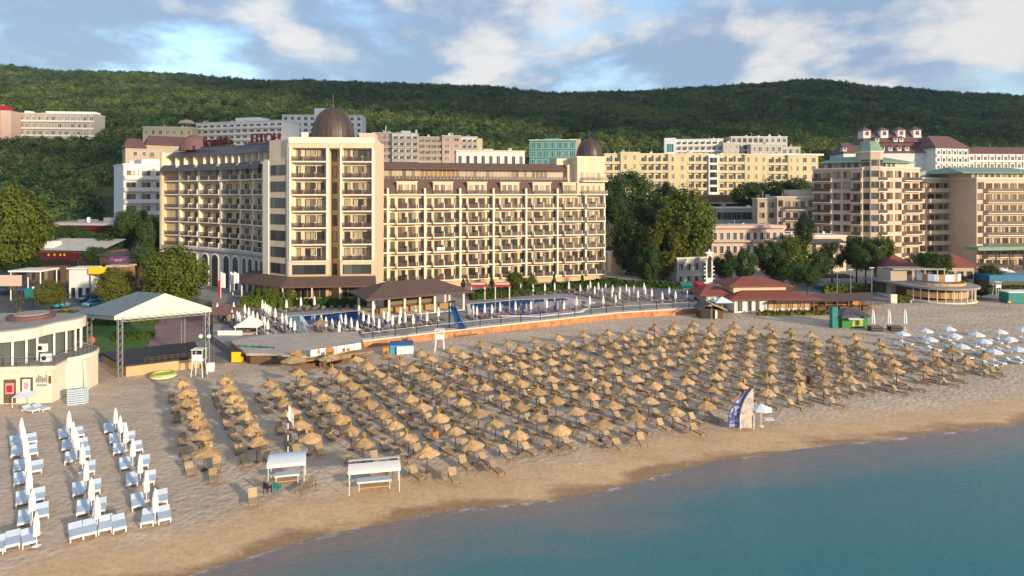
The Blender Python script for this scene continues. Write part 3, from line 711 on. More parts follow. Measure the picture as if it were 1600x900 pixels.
# ground-floor restaurant glazing and the skirt roof
d = MB(); zg = LV(-4) - 3.3 - 2.2
for xa, xb in ((1.2, ra - 0.6), (rb + 0.5, TW - 0.8)):
    n = 5
    for k in range(n):
        d.box(xa + (xb - xa) * k / n + .06, xa + (xb - xa) * (k + 1) / n - .06, -0.05, 0.0, DZ + 1.0, 5.0, M['shopglass'], ft)
d.box(FW * .2, FW * .8, -0.35, -0.28, DZ + 0.8, 5.0, M['shopglass'], ff)
d.build('restaurant_glazing', hotel)
s_ = MB()
A_ = [ft(TW + 0.3, 0.02), ft(-0.2, 0.02), ff(0, -0.3), ff(-9, 4)]
B_ = [ft(TW + 0.8, -3.6), ft(-1.0, -3.6), ff(-3.5, -4.2), ff(-11, -2)]
for i in range(3):
    s_.poly([(*A_[i][:2], 6.7), (*B_[i][:2], 5.0), (*B_[i + 1][:2], 5.0), (*A_[i + 1][:2], 6.7)], M['brownroof'])
    s_.poly([(*B_[i][:2], 5.0), (*B_[i][:2], 4.7), (*B_[i + 1][:2], 4.7), (*B_[i + 1][:2], 5.0)], M['wood'])
    s_.poly([(*A_[i][:2], 4.72), (*A_[i + 1][:2], 4.72), (*B_[i + 1][:2], 4.7), (*B_[i][:2], 4.7)], M['wood'])
for p in (ft(TW + .5, -3.3), ft(TW * .62, -3.3), ft(TW * .3, -3.3), ft(-.6, -3.3), ff(-3, -3.6), ff(-10, -1.6)):
    s_.tube((p[0], p[1], DZ), (p[0], p[1], 4.75), 0.16, M['trim'])
s_.build('skirt_roof', hotel)
# left wing: six bays along a shallow bend
PTS = [(255, 182), (281, 179), (311, 175), (345, 169.5), (376, 164.5), (396, 159.5), (413, 154.5)]
PW = [(PX(a, y), y) for a, y in PTS]
lw = MB(); rf = MB(); sto = MB()
def off(i, d):                          # point i of the bend pushed d metres into the building
    a = PW[max(i - 1, 0)]; c = PW[min(i + 1, 6)]; v = Vector((c[0] - a[0], c[1] - a[1])).normalized()
    return (PW[i][0] - v.y * d, PW[i][1] + v.x * d)
zc = LV(-4) + 0.9
back = [off(i, 16) for i in range(6, -1, -1)]
lw.prism([off(i, .75) for i in range(7)] + back, zc, LV(2) + 0.3, M['plaster_warm'])
lw.prism([off(i, 3.4) for i in range(7)] + back, LV(2) + 0.31, LV(3) - 0.6, M['plaster_warm'])
lw.prism([off(i, 4.8) for i in range(7)] + [off(i, 15) for i in range(6, -1, -1)], LV(3) + 1.77, LV(3) + 2.1, M['trim'])
sto.prism([off(i, 0.15) for i in range(7)] + back, DZ - 1.0, zc, M['plaster_grey'])
sto.prism([off(i, -0.5) for i in range(7)] + [off(i, 1.6) for i in range(6, -1, -1)], zc - 0.9, zc - 0.3, M['plaster_grey'])
for i in range(6):
    a, c = PW[i], PW[i + 1]; f = Fr(a[0], a[1], math.atan2(c[1] - a[1], c[0] - a[0])); wd = math.hypot(c[0] - a[0], c[1] - a[1])
    for k in range(-3, 3):
        lw.box(0, wd, -0.1 if k < 2 else -0.6, 1.5, LV(k) - 0.3, LV(k) + (0 if k < 2 else .35), M['trim'], f)
    lw.box(-0.3, 0.3, -0.15, 1.5, zc, LV(2) + 0.2, M['trim'] if i else M['plaster'], f)
    for k in list(range(-4, 2)):
        z = LV(k) if k > -4 else zc
        if i == 0:
            rail_part(hotel, f, 0.5, wd - 0.3, -0.02, z)
            window(hotel, 'hotel', f, wd * 0.86, .75, z + .02, 1.0, 2.4)
            continue
        shallow_pair(hotel, f, wd / 2, 0.0, z, wd * 0.90 / 4.8)
    # awning roofs above the top balconies
    if i < 6:
        rf.mesh([f(0.4, -1.5, LV(2) - 1.15), f(wd - .4, -1.5, LV(2) - 1.15), f(wd - 0.9, -.62, LV(2) + .5), f(0.9, -.62, LV(2) + .5), f(0.4, -1.5, LV(2) - 1.35), f(wd - .4, -1.5, LV(2) - 1.35), f(wd - .9, .4, LV(2) - .4), f(.9, .4, LV(2) - .4)],
                [(0, 1, 2, 3), (4, 5, 1, 0), (4, 0, 3, 7), (1, 5, 6, 2), (7, 6, 5, 4)], M['slate'])
    n = max(2, round(wd / 3.3))
    for j in range(n):
        xx = wd * (j + .5) / n
        lw.box(xx - wd / n / 2 - .12, xx - wd / n / 2 + .12, 1.2, 3.4, LV(2) + .36, LV(3) - .55, M['trim'], f)
        window(hotel, 'brown', f, xx + .3, 3.4, LV(2) + .5, wd / n * .5, 2.2)
    # main roof: dark slope over the set-back storey
    o0, o1 = off(i, 0.9), off(i + 1, 0.9); q0, q1 = off(i, 4.8), off(i + 1, 4.8)
    rf.poly([(*o0, LV(3) - .75), (*o1, LV(3) - .75), (*q1, LV(3) + 1.75), (*q0, LV(3) + 1.75)], M['slate'])
    rf.poly([(*o0, LV(3) - .95), (*o1, LV(3) - .95), (*o1, LV(3) - .75), (*o0, LV(3) - .75)], M['slate'])
    rf.poly([(*q0, LV(3) - .62), (*q1, LV(3) - .62), (*o1, LV(3) - .95), (*o0, LV(3) - .95)], M['trim'])
a, c = PW[0], PW[1]; f = Fr(a[0], a[1], math.atan2(c[1] - a[1], c[0] - a[0]))
lw.box(-0.9, 0.0, -0.4, 16, 0, LV(3) + 0.4, M['plaster'], f); lw.box(-1.0, 5, 3.0, 14, LV(3) - .6, LV(3) + 1.2, M['trim'], f)
lw.build('wing', hotel); rf.build('wing_roof', hotel); sto.build('stone_base', hotel)
# arched openings in the stone base
def arch(mb, f, x, w_, z0, z1, y, m, n=8):
    pts = [(x - w_ / 2, z0), (x + w_ / 2, z0)] + [(x + w_ / 2 * math.cos(math.pi * k / n), z1 - w_ / 2 + w_ / 2 * math.sin(math.pi * k / n)) for k in range(n + 1)]
    mb.mesh([f(px_, y, z) for px_, z in pts] + [f(px_, y + .3, z) for px_, z in pts],
            [tuple(range(len(pts)))] + [(i, (i + 1) % len(pts), len(pts) + (i + 1) % len(pts), len(pts) + i) for i in range(len(pts))], m)
for i in range(1, 6):
    a, c = PW[i], PW[i + 1]; f = Fr(a[0], a[1], math.atan2(c[1] - a[1], c[0] - a[0])); wd = math.hypot(c[0] - a[0], c[1] - a[1])
    for tt in (0.27, 0.73):
        d = MB(); ww = wd * 0.27
        arch(d, f, wd * tt, ww + .7, DZ, zc - 1.5, 0.02, M['trimw']); arch(d, f, wd * tt, ww, DZ + .02, zc - 1.9, -0.03, M['glassd'])
        d.build('arched_window', hotel)
flush_windows(hotel)

# red rooftop letters, seen from behind
def text_mesh(s, size, m, depth=0.12, mirror=False):
    cu = bpy.data.curves.new('lettering', 'FONT'); cu.body = s; cu.size = size; cu.extrude = depth; cu.align_x = 'CENTER'
    ob = bpy.data.objects.new('lettering', cu); COL.objects.link(ob)
    me = bpy.data.meshes.new_from_object(ob.evaluated_get(bpy.context.evaluated_depsgraph_get())); bpy.data.objects.remove(ob); bpy.data.curves.remove(cu)
    me.materials.clear(); me.materials.append(m)
    for v in me.vertices:
        v.co = (-v.co.x if mirror else v.co.x, -v.co.z if not mirror else v.co.z, v.co.y)
    if mirror: pass
    me.name = 'lettering'; return me
sg = thing('rooftop_sign', 'row of dark red letters standing on the hotel roof beside the large dome', 'sign', (PX(413, 163), 163, LV(3) + 1.3), R(-22))
put(text_mesh('HOTEL', 3.2, M['crimson'], 0.25, True), 'lettering', (0, 0, 0.4), 0, sg)
d = MB(); d.box(-6.5, 6.5, 0.2, 0.4, 0.0, 0.35, M['rail']); [d.tube((x, .3, .3), (x, 1.8, 0), .06, M['rail']) for x in (-6, -3, 0, 3, 6)]
o = d.build('sign_frame'); o.parent = sg
sg = thing('rooftop_sign', 'jumble of dark red script letters on the hotel roof above the awning row', 'sign', (PX(338, 172), 172, LV(3) + 1.3), R(-33))
put(text_mesh('Admiral', 3.5, M['crimson'], 0.25, True), 'lettering', (0, 0, 0.3), 0, sg)
d = MB(); d.box(-7.5, 7.5, 0.2, 0.4, 0.0, 0.3, M['rail']); o = d.build('sign_frame'); o.parent = sg
o = MB()
o.lathe([(3.9, 0), (3.7, 1.2), (2.6, 3.2), (1.2, 4.2), (0.05, 4.5)], 18, M['maroonroof'], (PX(303, 184), 184, LV(3) + 1.0))
tag(o.build('wing_dome', hotel))

tw = MB(); p = fr((bays[2] + bays[3]) / 2 - .7, -1.14, LV(-4) + .25); f_ = Fr(p[0], p[1], fr.yaw, p[2]); tw.box(-1.0, 1.0, -.05, 0, 0, .8, M['cloth'], f_)
tag(tw.build('towel', at=p), 'white towel hung over one balcony rail on the front of the domed hotel', 'towel')
# ------------------------------------------------------------------ other buildings
def block(root, wall, f, x0, x1, y0, dep, z0, z1, m, floors=0, bays=0, kind='white', ww=0.5, wh=0.55, wz=0.28, slab=None, rail=None, skip=(), bal=None, top=0.0):
    """a wing of a building with its rows of windows; slab = continuous balcony slabs, one part a storey"""
    wall.box(x0, x1, y0, y0 + dep, z0, z1, m, f)
    if top: wall.box(x0 - .25, x1 + .25, y0 - .25, y0 + dep + .25, z1, z1 + top, M['trim'], f)
    if dep > 8 and x1 - x0 > 6:
        q = random.Random(int(x0 * 7 + z1 * 13)); zt = z1 + top
        for _ in range(max(2, int((x1 - x0) / 9))):
            vx = q.uniform(x0 + 1, x1 - 2); vy = y0 + q.uniform(2, dep - 3); s_ = q.uniform(.6, 1.5); wall.box(vx, vx + s_, vy, vy + s_ * .8, zt, zt + q.uniform(.6, 1.5), M[q.choice(['metal', 'plaster_white', 'rooftop'])], f)
        vx = q.uniform(x0 + 1, x1 - 1); wall.tube((vx, y0 + 3, zt), (vx, y0 + 3, zt + 2.6), .07, M['metal'], n=4, fr=f)
    if not floors: return
    fh = (z1 - z0 - top) / floors; bw = (x1 - x0) / bays
    for k in range(floors):
        z = z0 + k * fh
        for j in range(bays):
            if (k, j) in skip or j in skip: continue
            window(root, kind, f, x0 + bw * (j + .5), y0, z + fh * wz if not (slab and (bal is None or j in bal)) else z + .1, bw * ww, fh * wh if not (slab and (bal is None or j in bal)) else fh * .72)
        if slab:
            runs = [(0, bays - 1)] if bal is None else []
            if bal is not None:
                for j in sorted(bal):
                    if runs and runs[-1][1] == j - 1: runs[-1] = (runs[-1][0], j)
                    else: runs.append((j, j))
            for a, c in runs:
                d = MB(); xa, xb = x0 + bw * a + .1, x0 + bw * (c + 1) - .1
                d.box(xa, xb, y0 - slab, y0 - .003, z - .28, z, M['trim'], f)
                if rail:
                    d.box(xa, xb, y0 - slab, y0 - slab + .08, z + .004, z + 1.0, rail, f)
                    for x in ([xa, xb - .12] + [x0 + bw * j - .06 for j in range(a + 1, c + 1)]): d.box(x, x + .12, y0 - slab + .09, y0 - .003, z + .004, z + (fh - .3 if x not in (xa,) and bal is None else 1.0), m, f)
                d.build('balcony', root)
def bld(name, label, px, Y, z, cat='building'):
    return thing(name, label, cat, (PX(px, Y), Y, z))
def frame_px(pa, Ya, pb, Yb):
    a = (PX(pa, Ya), Ya); c = (PX(pb, Yb), Yb)
    return Fr(a[0], a[1], math.atan2(c[1] - a[1], c[0] - a[0])), math.hypot(c[0] - a[0], c[1] - a[1])
def aircon(mb, f, x, y, z): mb.box(x, x + 1.2, y, y + 1, z, z + .9, M['metal'], f)

# white apartments left of the hotel
r = bld('apartment_block', 'white apartment block with loggias peeping out behind the stone base end of the domed hotel', 220, 206, 0)
f, W = frame_px(193, 206, 262, 214); wl = MB()
block(r, wl, f, 0, W, 0, 16, 0, PZ(258, 206), M['plaster_white'], 9, 3, 'whitel', .72, .5, .3, 1.2, M['plaster_white'], top=.5)
wl.box(W * .45, W + 4, 3, 14, PZ(258, 206) + .5, PZ(247, 206), M['plaster_white'], f)
f2, W2 = frame_px(182, 213, 193.4, 206.3); wl.box(0, W2, 0, 12, 0, PZ(261, 206), M['plaster_white'], f2)
f3, W3 = frame_px(196, 232, 300, 244); wl.box(0, W3 * .32, 0, 12, 0, PZ(228, 235), M['plaster_tan'], f3); wl.box(W3 * .3, W3, 1, 13, 0, PZ(224, 238), M['plaster_tan'], f3)
for k in range(3): window(r, 'white', f3, 3 + 2.7 * k, 0, PZ(244, 235), 1.3, 1.6)
wl.build('wall', r)
rf = MB(); rf.hip(-.5, W3 * .31, -1, 12.5, PZ(230, 235), PZ(216, 238), M['maroonroof'], f3, 1.5); rf.hip(W3 * .3, W3 + 1, 0, 14, PZ(225, 238), PZ(211, 240), M['maroonroof'], f3, 1.5); rf.build('roof', r)
flush_windows(r)
# far left hillside block
r = bld('apartment_block', 'long low grey and white block on the wooded slope, far from the sea', 82, 440, terr(PX(82, 440), 440))
f, W = frame_px(17, 440, 148, 446); wl = MB(); zt = PZ(177, 440)
block(r, wl, f, 0, W, 0, 14, PZ(218, 440) - 12, zt, M['plaster_grey'], 6, 13, 'whitel', .62, .5, .3, 1.0, M['plaster_white'], top=.4)
wl.box(W * .14, W * .2, 2, 8, zt, zt + 2, M['trimw'], f); wl.box(W * .38, W * .98, 3, 10, zt + .4, zt + 2.0, M['trimw'], f); wl.build('wall', r); flush_windows(r)
r = bld('tower_block', 'red and peach tower block cut by the picture edge above the treed slope', 5, 425, terr(PX(5, 425), 425))
f, W = frame_px(-25, 425, 18, 428); wl = MB(); block(r, wl, f, 0, W * .6, 0, 14, PZ(215, 425) - 15, PZ(163, 425), M['red'], 7, 3, 'whitel', .6, .5, .3, 1.0, M['plaster_pink']); wl.box(W * .6, W, -.5, 12, PZ(215, 425) - 15, PZ(172, 425), M['plaster_pink'], f); wl.build('wall', r); flush_windows(r)
# small cream villa + white blocks behind the left wing
r = bld('villa', 'small cream villa with a round parasol roof in the trees behind the hotel', 255, 330, terr(PX(255, 330), 330))
f, W = frame_px(223, 330, 300, 333); wl = MB(); block(r, wl, f, 0, W, 0, 10, PZ(216, 330) - 12, PZ(199, 330), M['plaster_yellow'], 4, 7, 'whitel', .5, .5, .3, top=.5); wl.lathe([(0.3, 0), (0.3, 2.5), (4, 2.6), (3, 4.0), (.1, 4.8)], 12, M['plaster_pink'], (*f(W * .82, 5)[:2], PZ(199, 330))); wl.build('wall', r); flush_windows(r)
r = bld('apartment_block', 'white terraced block with long window bands behind the red rooftop letters', 375, 335, terr(PX(375, 335), 335))
f, W = frame_px(306, 345, 442, 330); wl = MB(); zt = PZ(190, 335)
block(r, wl, f, 0, W, 0, 14, zt - 18, zt, M['plaster_white'], 6, 13, 'white', .66, .5, .3, 1.1, M['plaster_white'], top=.4)
wl.box(W * .42, W * .68, 3, 12, zt + .4, zt + 2.6, M['plaster_white'], f); wl.build('wall', r); flush_windows(r)
r = bld('apartment_block', 'pale block with a rooftop box, half hidden behind the large dome', 503, 385, terr(PX(503, 385), 385))
f, W = frame_px(441, 385, 566, 388); wl = MB(); zt = PZ(180, 385)
block(r, wl, f, 0, W, 0, 14, zt - 24, zt, M['plaster_white'], 7, 12, 'white', .55, .55, .3, top=.4); wl.box(W * .39, W * .52, 2, 8, zt + .4, PZ(168, 385), M['plaster_white'], f); wl.build('wall', r); flush_windows(r)
# stepped pinkish block behind the right wing
r = bld('apartment_block', 'stepped pink and cream block rising behind the long brown hotel roof', 670, 300, terr(PX(670, 300), 300))
f, W = frame_px(582, 300, 756, 306); wl = MB(); u = lambda p: W * (p - 582) / 174
Z = lambda y: PZ(y, 302)
for (a, c, y, dp, yt, m_, nb_) in ((582, 612, 2, 12, 208, 'plaster_pink', 3), (612, 652, 0, 14, 209, 'plaster_white', 4), (652, 690, 1.5, 14, 214, 'plaster_tan', 4), (690, 720, 0, 14, 212, 'plaster_pink', 2), (720, 746, 2, 12, 213, 'plaster_white', 3)):
    block(r, wl, f, u(a) + .02, u(c) - .02, y, dp, Z(262), Z(yt), M[m_], 5, nb_, 'whitel' if m_ != 'plaster_white' else 'white', .6, .55, .28, .9 if nb_ > 2 else None, M['plaster_tan'], top=.35)
wl.box(u(736), u(756), 8, 16, Z(262), Z(213), M['plaster_yellow'], f); wl.box(u(700), u(706), 4, 7, Z(212), Z(206), M['trimw'], f); wl.box(u(625), u(640), 5, 9, Z(209), Z(203), M['plaster_white'], f)
wl.tube(f(u(601), 6, Z(208)), f(u(601), 6, Z(195)), .25, M['trimw']); wl.tube(f(u(649), 6, Z(209)), f(u(649), 6, Z(201)), .4, M['trimw']); wl.build('wall', r); flush_windows(r)
r = bld('low_building', 'low white and tan building just above the dormer roof of the domed hotel', 768, 262, terr(PX(768, 262), 262))
f, W = frame_px(713, 262, 820, 266); wl = MB(); block(r, wl, f, 0, W, 0, 12, 8, PZ(236, 262), M['plaster_white'], 5, 9, 'white', .5, .5, .3, top=.4); wl.box(W * .4, W * .55, 3, 8, PZ(235, 262), PZ(231, 262), M['metal'], f); wl.build('wall', r); flush_windows(r)
r = bld('glass_building', 'turquoise glass fronted building on the slope between the two domes', 866, 330, terr(PX(866, 330), 330))
f, W = frame_px(827, 332, 908, 330); wl = MB(); block(r, wl, f, 0, W * .9, 0, 14, PZ(262, 330) - 8, PZ(219, 330), M['glasst'], 5, 7, 'teal', .85, .75, .12, top=.4); wl.box(W * .3, W * .62, 2, 10, PZ(219, 330), PZ(215, 330), M['glasst'], f); wl.box(W * .78, W, 4, 12, PZ(262, 330) - 8, PZ(216, 330), M['plaster_tan'], f); wl.build('wall', r); flush_windows(r)
# the long yellow hotel
r = bld('hotel', 'long flat yellow hotel stretching behind the dark trees beside the small dome', 1115, 318, terr(PX(1115, 318), 318), 'hotel')
f, W = frame_px(945, 322, 1282, 318); wl = MB(); u = lambda p: W * (p - 945) / 337
Z = lambda y: PZ(y, 319)
segs = [(945, 970, 1.5, 240, 2), (970, 1000, 0, 238, 2), (1000, 1045, 1.2, 240, 4), (1045, 1075, 0, 241, 2), (1075, 1108, 1.2, 240, 3), (1123, 1165, 1.2, 241, 3), (1165, 1200, 0, 242, 3), (1200, 1232, 1.2, 243, 3), (1232, 1252, 0, 243, 2), (1252, 1280, 1.0, 243, 2)]
for a, c, y, yt, nb_ in segs:
    block(r, wl, f, u(a) + .02, u(c) - .02, y, 15, Z(310), Z(yt), M['plaster_yellow'], 5, nb_, 'whitel' if y == 0 else 'white', .5 if y else .35, .6, .25, 1.1 if y > 1 else None, M['plaster_yellow'], top=.35)
wl.box(u(1108), u(1123), -.6, 14, Z(305), Z(243), M['trimw'], f)
wl.box(u(945), u(1290), 1.9, 17, Z(243), Z(240), M['trim'], f)
wl.box(u(1075), u(1150), -4, 4, Z(330), Z(304), M['wood'], f); wl.box(u(1060), u(1160), -7, -1, Z(318), Z(316), M['plaster_grey'], f)
for k in range(5): window(r, 'dark', f, u(1115.5), -.6, Z(300 - 11.5 * k), 3.4, 2.4)
wl.build('wall', r); flush_windows(r)
r = bld('apartment_block', 'blue white block with a glazed end, on the hill above the long yellow hotel', 1085, 372, terr(PX(1085, 372), 372))
f, W = frame_px(1038, 376, 1130, 370); wl = MB(); block(r, wl, f, W * .18, W, 0, 12, PZ(255, 372), PZ(218, 372), M['plaster_white'], 4, 8, 'white', .55, .55, .3, 1.0, M['plaster_white'], top=.4); wl.box(0, W * .2, -1.5, 10, PZ(255, 372), PZ(215, 372), M['clothb'], f); wl.build('wall', r); window(r, 'teal', f, W * .1, -1.5, PZ(238, 372), 4, 5); flush_windows(r)
r = bld('apartment_block', 'grey stepped block with dark glazing, on the hill above the long yellow hotel', 1195, 366, terr(PX(1195, 366), 366))
f, W = frame_px(1130, 366, 1252, 366); wl = MB(); u = lambda p: W * (p - 1130) / 122
for a, c, y, yt, nb_, kd in ((1130, 1155, 0, 224, 3, 'whitel'), (1146, 1198, 4, 213, 6, 'dark'), (1198, 1235, 4.02, 213, 4, 'white'), (1172, 1222, -1, 226, 5, 'whitel'), (1222, 1252, 1, 230, 3, 'white')):
    block(r, wl, f, u(a) + .02, u(c) - .02, y, 10, PZ(255, 366), PZ(yt, 366), M['plaster_grey'], max(2, int((255 - yt) / 10)), nb_, kd, .62, .6, .25, top=.3)
wl.build('wall', r); flush_windows(r)
# purple roofed hotel on the right hill
r = bld('hotel', 'white hotel with steep maroon roofs and dormers, behind the green roofed complex', 1420, 385, terr(PX(1420, 385), 385), 'hotel')
f, W = frame_px(1318, 390, 1470, 384); wl = MB(); rf = MB(); u = lambda p: W * (p - 1318) / 152
Z = lambda y: PZ(y, 387)
wl.box(u(1318), u(1470), 0, 22, Z(330), Z(237), M['plaster_white'], f)
rf.hip(u(1316), u(1470), -1, 22, Z(238), Z(221), M['maroonroof'], f, 3); wl.box(u(1356), u(1455), 5, 19, Z(238), Z(220), M['maroonroof'], f)
rf.hip(u(1354), u(1457), 4, 20, Z(221), Z(203), M['maroonroof'], f, 3)
for p in (1363, 1391, 1418, 1443):
    d = MB(); d.box(u(p - 6), u(p + 6), 7, 15, Z(214), Z(201), M['plaster_white'], f); d.hip(u(p - 7.5), u(p + 7.5), 6.4, 15.6, Z(201), Z(195.5), M['maroonroof'], f); d.build('roof_turret', r)
    window(r, 'white', f, u(p), 7, Z(210), 2.2, 2.6)
for i, p in enumerate((1320, 1376, 1405, 1414, 1380, 1392, 1406, 1418)):
    yy = 1.5 if i < 1 or i > 3 else 5.5; zz_ = 234 if i < 1 or i > 3 else 219
    d = MB(); d.box(u(p - 3), u(p + 3), yy - 1.6, yy + 2, Z(zz_ + 2), Z(zz_ - 5), M['plaster_white'], f); d.hip(u(p - 3.8), u(p + 3.8), yy - 2, yy + 2, Z(zz_ - 5), Z(zz_ - 8), M['maroonroof'], f); d.build('dormer', r)
    window(r, 'white', f, u(p), yy - 1.6, Z(zz_), 1.3, 1.9)
f2, W2 = frame_px(1462, 378, 1513, 384); block(r, wl, f2, 0, W2, 0, 18, Z(335), Z(233), M['plaster_white'], 9, 6, 'white', .5, .55, .3, .7, M['plaster_white'], top=.3); rf.hip(-1, W2 + 1, -1, 19, Z(232), Z(212), M['maroonroof'], f2, 5)
wl.build('wall', r); rf.build('roof', r); flush_windows(r)
r = bld('apartment_block', 'white block under a plain maroon roof at the picture edge, above the green roofs', 1560, 388, terr(PX(1560, 388), 388))
f, W = frame_px(1513, 388, 1640, 392); wl = MB(); block(r, wl, f, 0, W, 0, 16, Z(335), Z(240), M['plaster_white'], 8, 12, 'white', .5, .55, .3, .7, M['plaster_white'], top=.3); wl.build('wall', r); rf = MB(); rf.hip(-1, W + 1, -1, 17, Z(239), Z(228), M['maroonroof'], f, 3)
rf.build('roof', r); flush_windows(r)
# green roofed apartment complex
r = bld('apartment_complex', 'large cream, partly shaded apartment complex with green roofs and an octagonal corner tower', 1410, 228, 0)
wl = MB(); rf = MB(); YC = 226; Z = lambda y: PZ(y, YC); zb0 = 0
f1, W1 = frame_px(1270, 234, 1347, 223); block(r, wl, f1, 0, W1, 0, 18, zb0, Z(264), M['plaster_tan'], 9, 5, 'brown', .7, .62, .25, 1.1, M['raill'], bal=(0, 1, 4), top=.4)  # tan stands for shade here: faces turned from the sun
wl.box(3, W1, 2.2, 17, Z(264) + .4, Z(253), M['plaster_tan'], f1); rf.hip(1.5, W1 + 2, .6, 18.5, Z(253), Z(243), M['greenroof'], f1, 4)
for k in range(6): window(r, 'brown', f1, 5 + 2.1 * k, 2.2, Z(262.4), 1.3, 1.7)
f2, W2 = frame_px(1369, 223, 1437, 230); block(r, wl, f2, 0, W2, 0, 18, zb0, Z(263), M['plaster_lit'], 9, 5, 'brown', .7, .62, .25, 1.1, M['raill'], bal=(0, 3, 4), top=.4)
wl.box(0, W2 - 2.5, 2.2, 17, Z(263) + .4, Z(253), M['plaster_lit'], f2); rf.hip(-1, W2 - 1, .6, 18.5, Z(253), Z(243), M['greenroof'], f2, 4)
for k in range(5): window(r, 'brown', f2, 2 + 2.1 * k, 2.2, Z(261.5), 1.3, 1.7)
f3, W3 = frame_px(1435, 232, 1511, 236); block(r, wl, f3, 0, W3, 0, 18, zb0, Z(279), M['plaster_lit'], 8, 6, 'brown', .86, .6, .25, 1.3, M['plaster_lit'], bal=(1, 2, 3, 4), top=.5)
wl.box(0, W3, 4, 14, Z(279) + .5, Z(269), M['plaster_grey'], f3); wl.box(0, W3, 5, 15, Z(269), Z(266), M['greenroof'], f3)
f4, W4 = frame_px(1526, 222, 1640, 226); block(r, wl, f4, 0, W4, 0, 24, zb0, Z(280), M['plaster_lit'], 8, 9, 'brown', .74, .62, .22, 1.3, M['raill'], bal=(1, 2, 3, 4, 5, 6), top=.5)
wl.box(0, W4, 2, 20, Z(280) + .5, Z(270), M['plaster_lit'], f4); rf.hip(-5, W4 + 2, .4, 24, Z(270), Z(260), M['greenroof'], f4, 5)
for k in range(11): window(r, 'brown', f4, 1.2 + 2.2 * k, 2, Z(279), 1.4, 1.8)
f6, W6 = frame_px(1185, 240, 1272, 236); block(r, wl, f6, 0, W6 * .34, 2, 14, zb0, Z(312), M['plaster_tan'], 6, 2, 'brown', .5, .5, .3, top=.4); block(r, wl, f6, W6 * .34, W6, 0, 16, zb0, Z(309), M['plaster_tan'], 6, 5, 'brown', .6, .6, .25, 1.1, M['raill'], bal=(1, 2, 3), top=.4); wl.box(W6 * .6, W6, 2, 15, Z(309) + .4, Z(296), M['plaster_tan'], f6)
oc = (PX(1358, 226), 226.0)
wl.lathe([(4.1, zb0), (4.1, Z(238))], 8, M['plaster_tan'], (*oc, 0), a0=math.pi / 8); wl.lathe([(4.35, Z(239)), (4.35, Z(237))], 8, M['trim'], (*oc, 0), a0=math.pi / 8)
rf.lathe([(4.3, Z(237)), (3.6, Z(232)), (3.1, Z(226)), (2.7, Z(222)), (2.5, Z(221))], 8, M['greenroof'], (*oc, 0), a0=math.pi / 8)
for k in range(10):
    for a in (-math.pi / 4, 0, math.pi / 4):
        ft_ = Fr(oc[0] + 3.79 * math.sin(a), oc[1] - 3.79 * math.cos(a), a); window(r, 'dark', ft_, 0, 0, .9 + 3.7 * k, 2.6, 2.1)
wl.build('wall', r); rf.build('roof', r)
gb = MB(); gb.box(-6, W4, -7, -1.4, Z(387), Z(382), M['greenroof'], f4); [gb.tube(f4(x, -6.5, 0), f4(x, -6.5, Z(387)), .2, M['rail']) for x in range(-4, 24, 5)]; gb.build('arcade_roof', r)
flush_windows(r)
# smaller town buildings on the right
r = bld('pink_building', 'low pink two storey building with white windows between the trees', 1170, 215, 0)
f, W = frame_px(1112, 215, 1226, 217); wl = MB(); Z = lambda y: PZ(y, 216); block(r, wl, f, 0, W, 0, 12, 0, Z(358), M['plaster_pink'], 3, 11, 'white', .6, .6, .25, top=.3); wl.box(-.2, W, -1.3, 0, Z(378), Z(375), M['plaster_tan'], f); wl.box(0, W, -1.2, 11, Z(356.5), Z(352), M['plaster_pink'], f); wl.build('wall', r); flush_windows(r)
r = bld('cream_building', 'low cream building with a dark awning between two clumps of trees', 1280, 212, 0)
f, W = frame_px(1236, 212, 1322, 213); wl = MB(); Z = lambda y: PZ(y, 213); block(r, wl, f, 0, W, 0, 12, 0, Z(370), M['plaster'], 2, 6, 'white', .45, .45, .2, top=.5); wl.mesh([f(1.5, -.1, Z(373)), f(W - 2, -.1, Z(373)), f(W - .5, -2.4, Z(379)), f(.5, -2.4, Z(379))], [(0, 1, 2, 3)], M['slate']); wl.build('wall', r); flush_windows(r)
r = bld('grey_pavilion', 'dark glazed pavilion with a flat grey roof, half hidden behind the tall trees', 1155, 262, 0)
f, W = frame_px(1120, 262, 1190, 264); wl = MB(); Z = lambda y: PZ(y, 263); block(r, wl, f, 0, W, 0, 12, 0, Z(326), M['plaster_grey'], 4, 9, 'dark', .9, .6, .2, top=.5); wl.build('wall', r); flush_windows(r)
r = bld('grey_building', 'small grey building directly behind the star column', 1098, 180, 0)
f, W = frame_px(1058, 180, 1106, 183); wl = MB(); Z = lambda y: PZ(y, 181); block(r, wl, f, 0, W, 0, 8, 0, Z(404), M['plaster_grey'], 2, 4, 'brown', .4, .5, .2, top=.3); wl.build('wall', r); flush_windows(r)
r = bld('low_building', 'long low wall building under the tall trees beside the hotel end', 975, 205, 0)
f, W = frame_px(946, 205, 1010, 207); wl = MB(); Z = lambda y: PZ(y, 206); wl.box(0, W * .35, 0, 8, 0, Z(395), M['plaster_pink'], f); block(r, wl, f, W * .2, W, 2, 8, 0, Z(412), M['wood'], 2, 4, 'brown', .5, .5, .2, top=.4); wl.box(0, W * .26, -6, -2, 0, Z(393), M['plaster'], f); wl.build('wall', r); flush_windows(r)
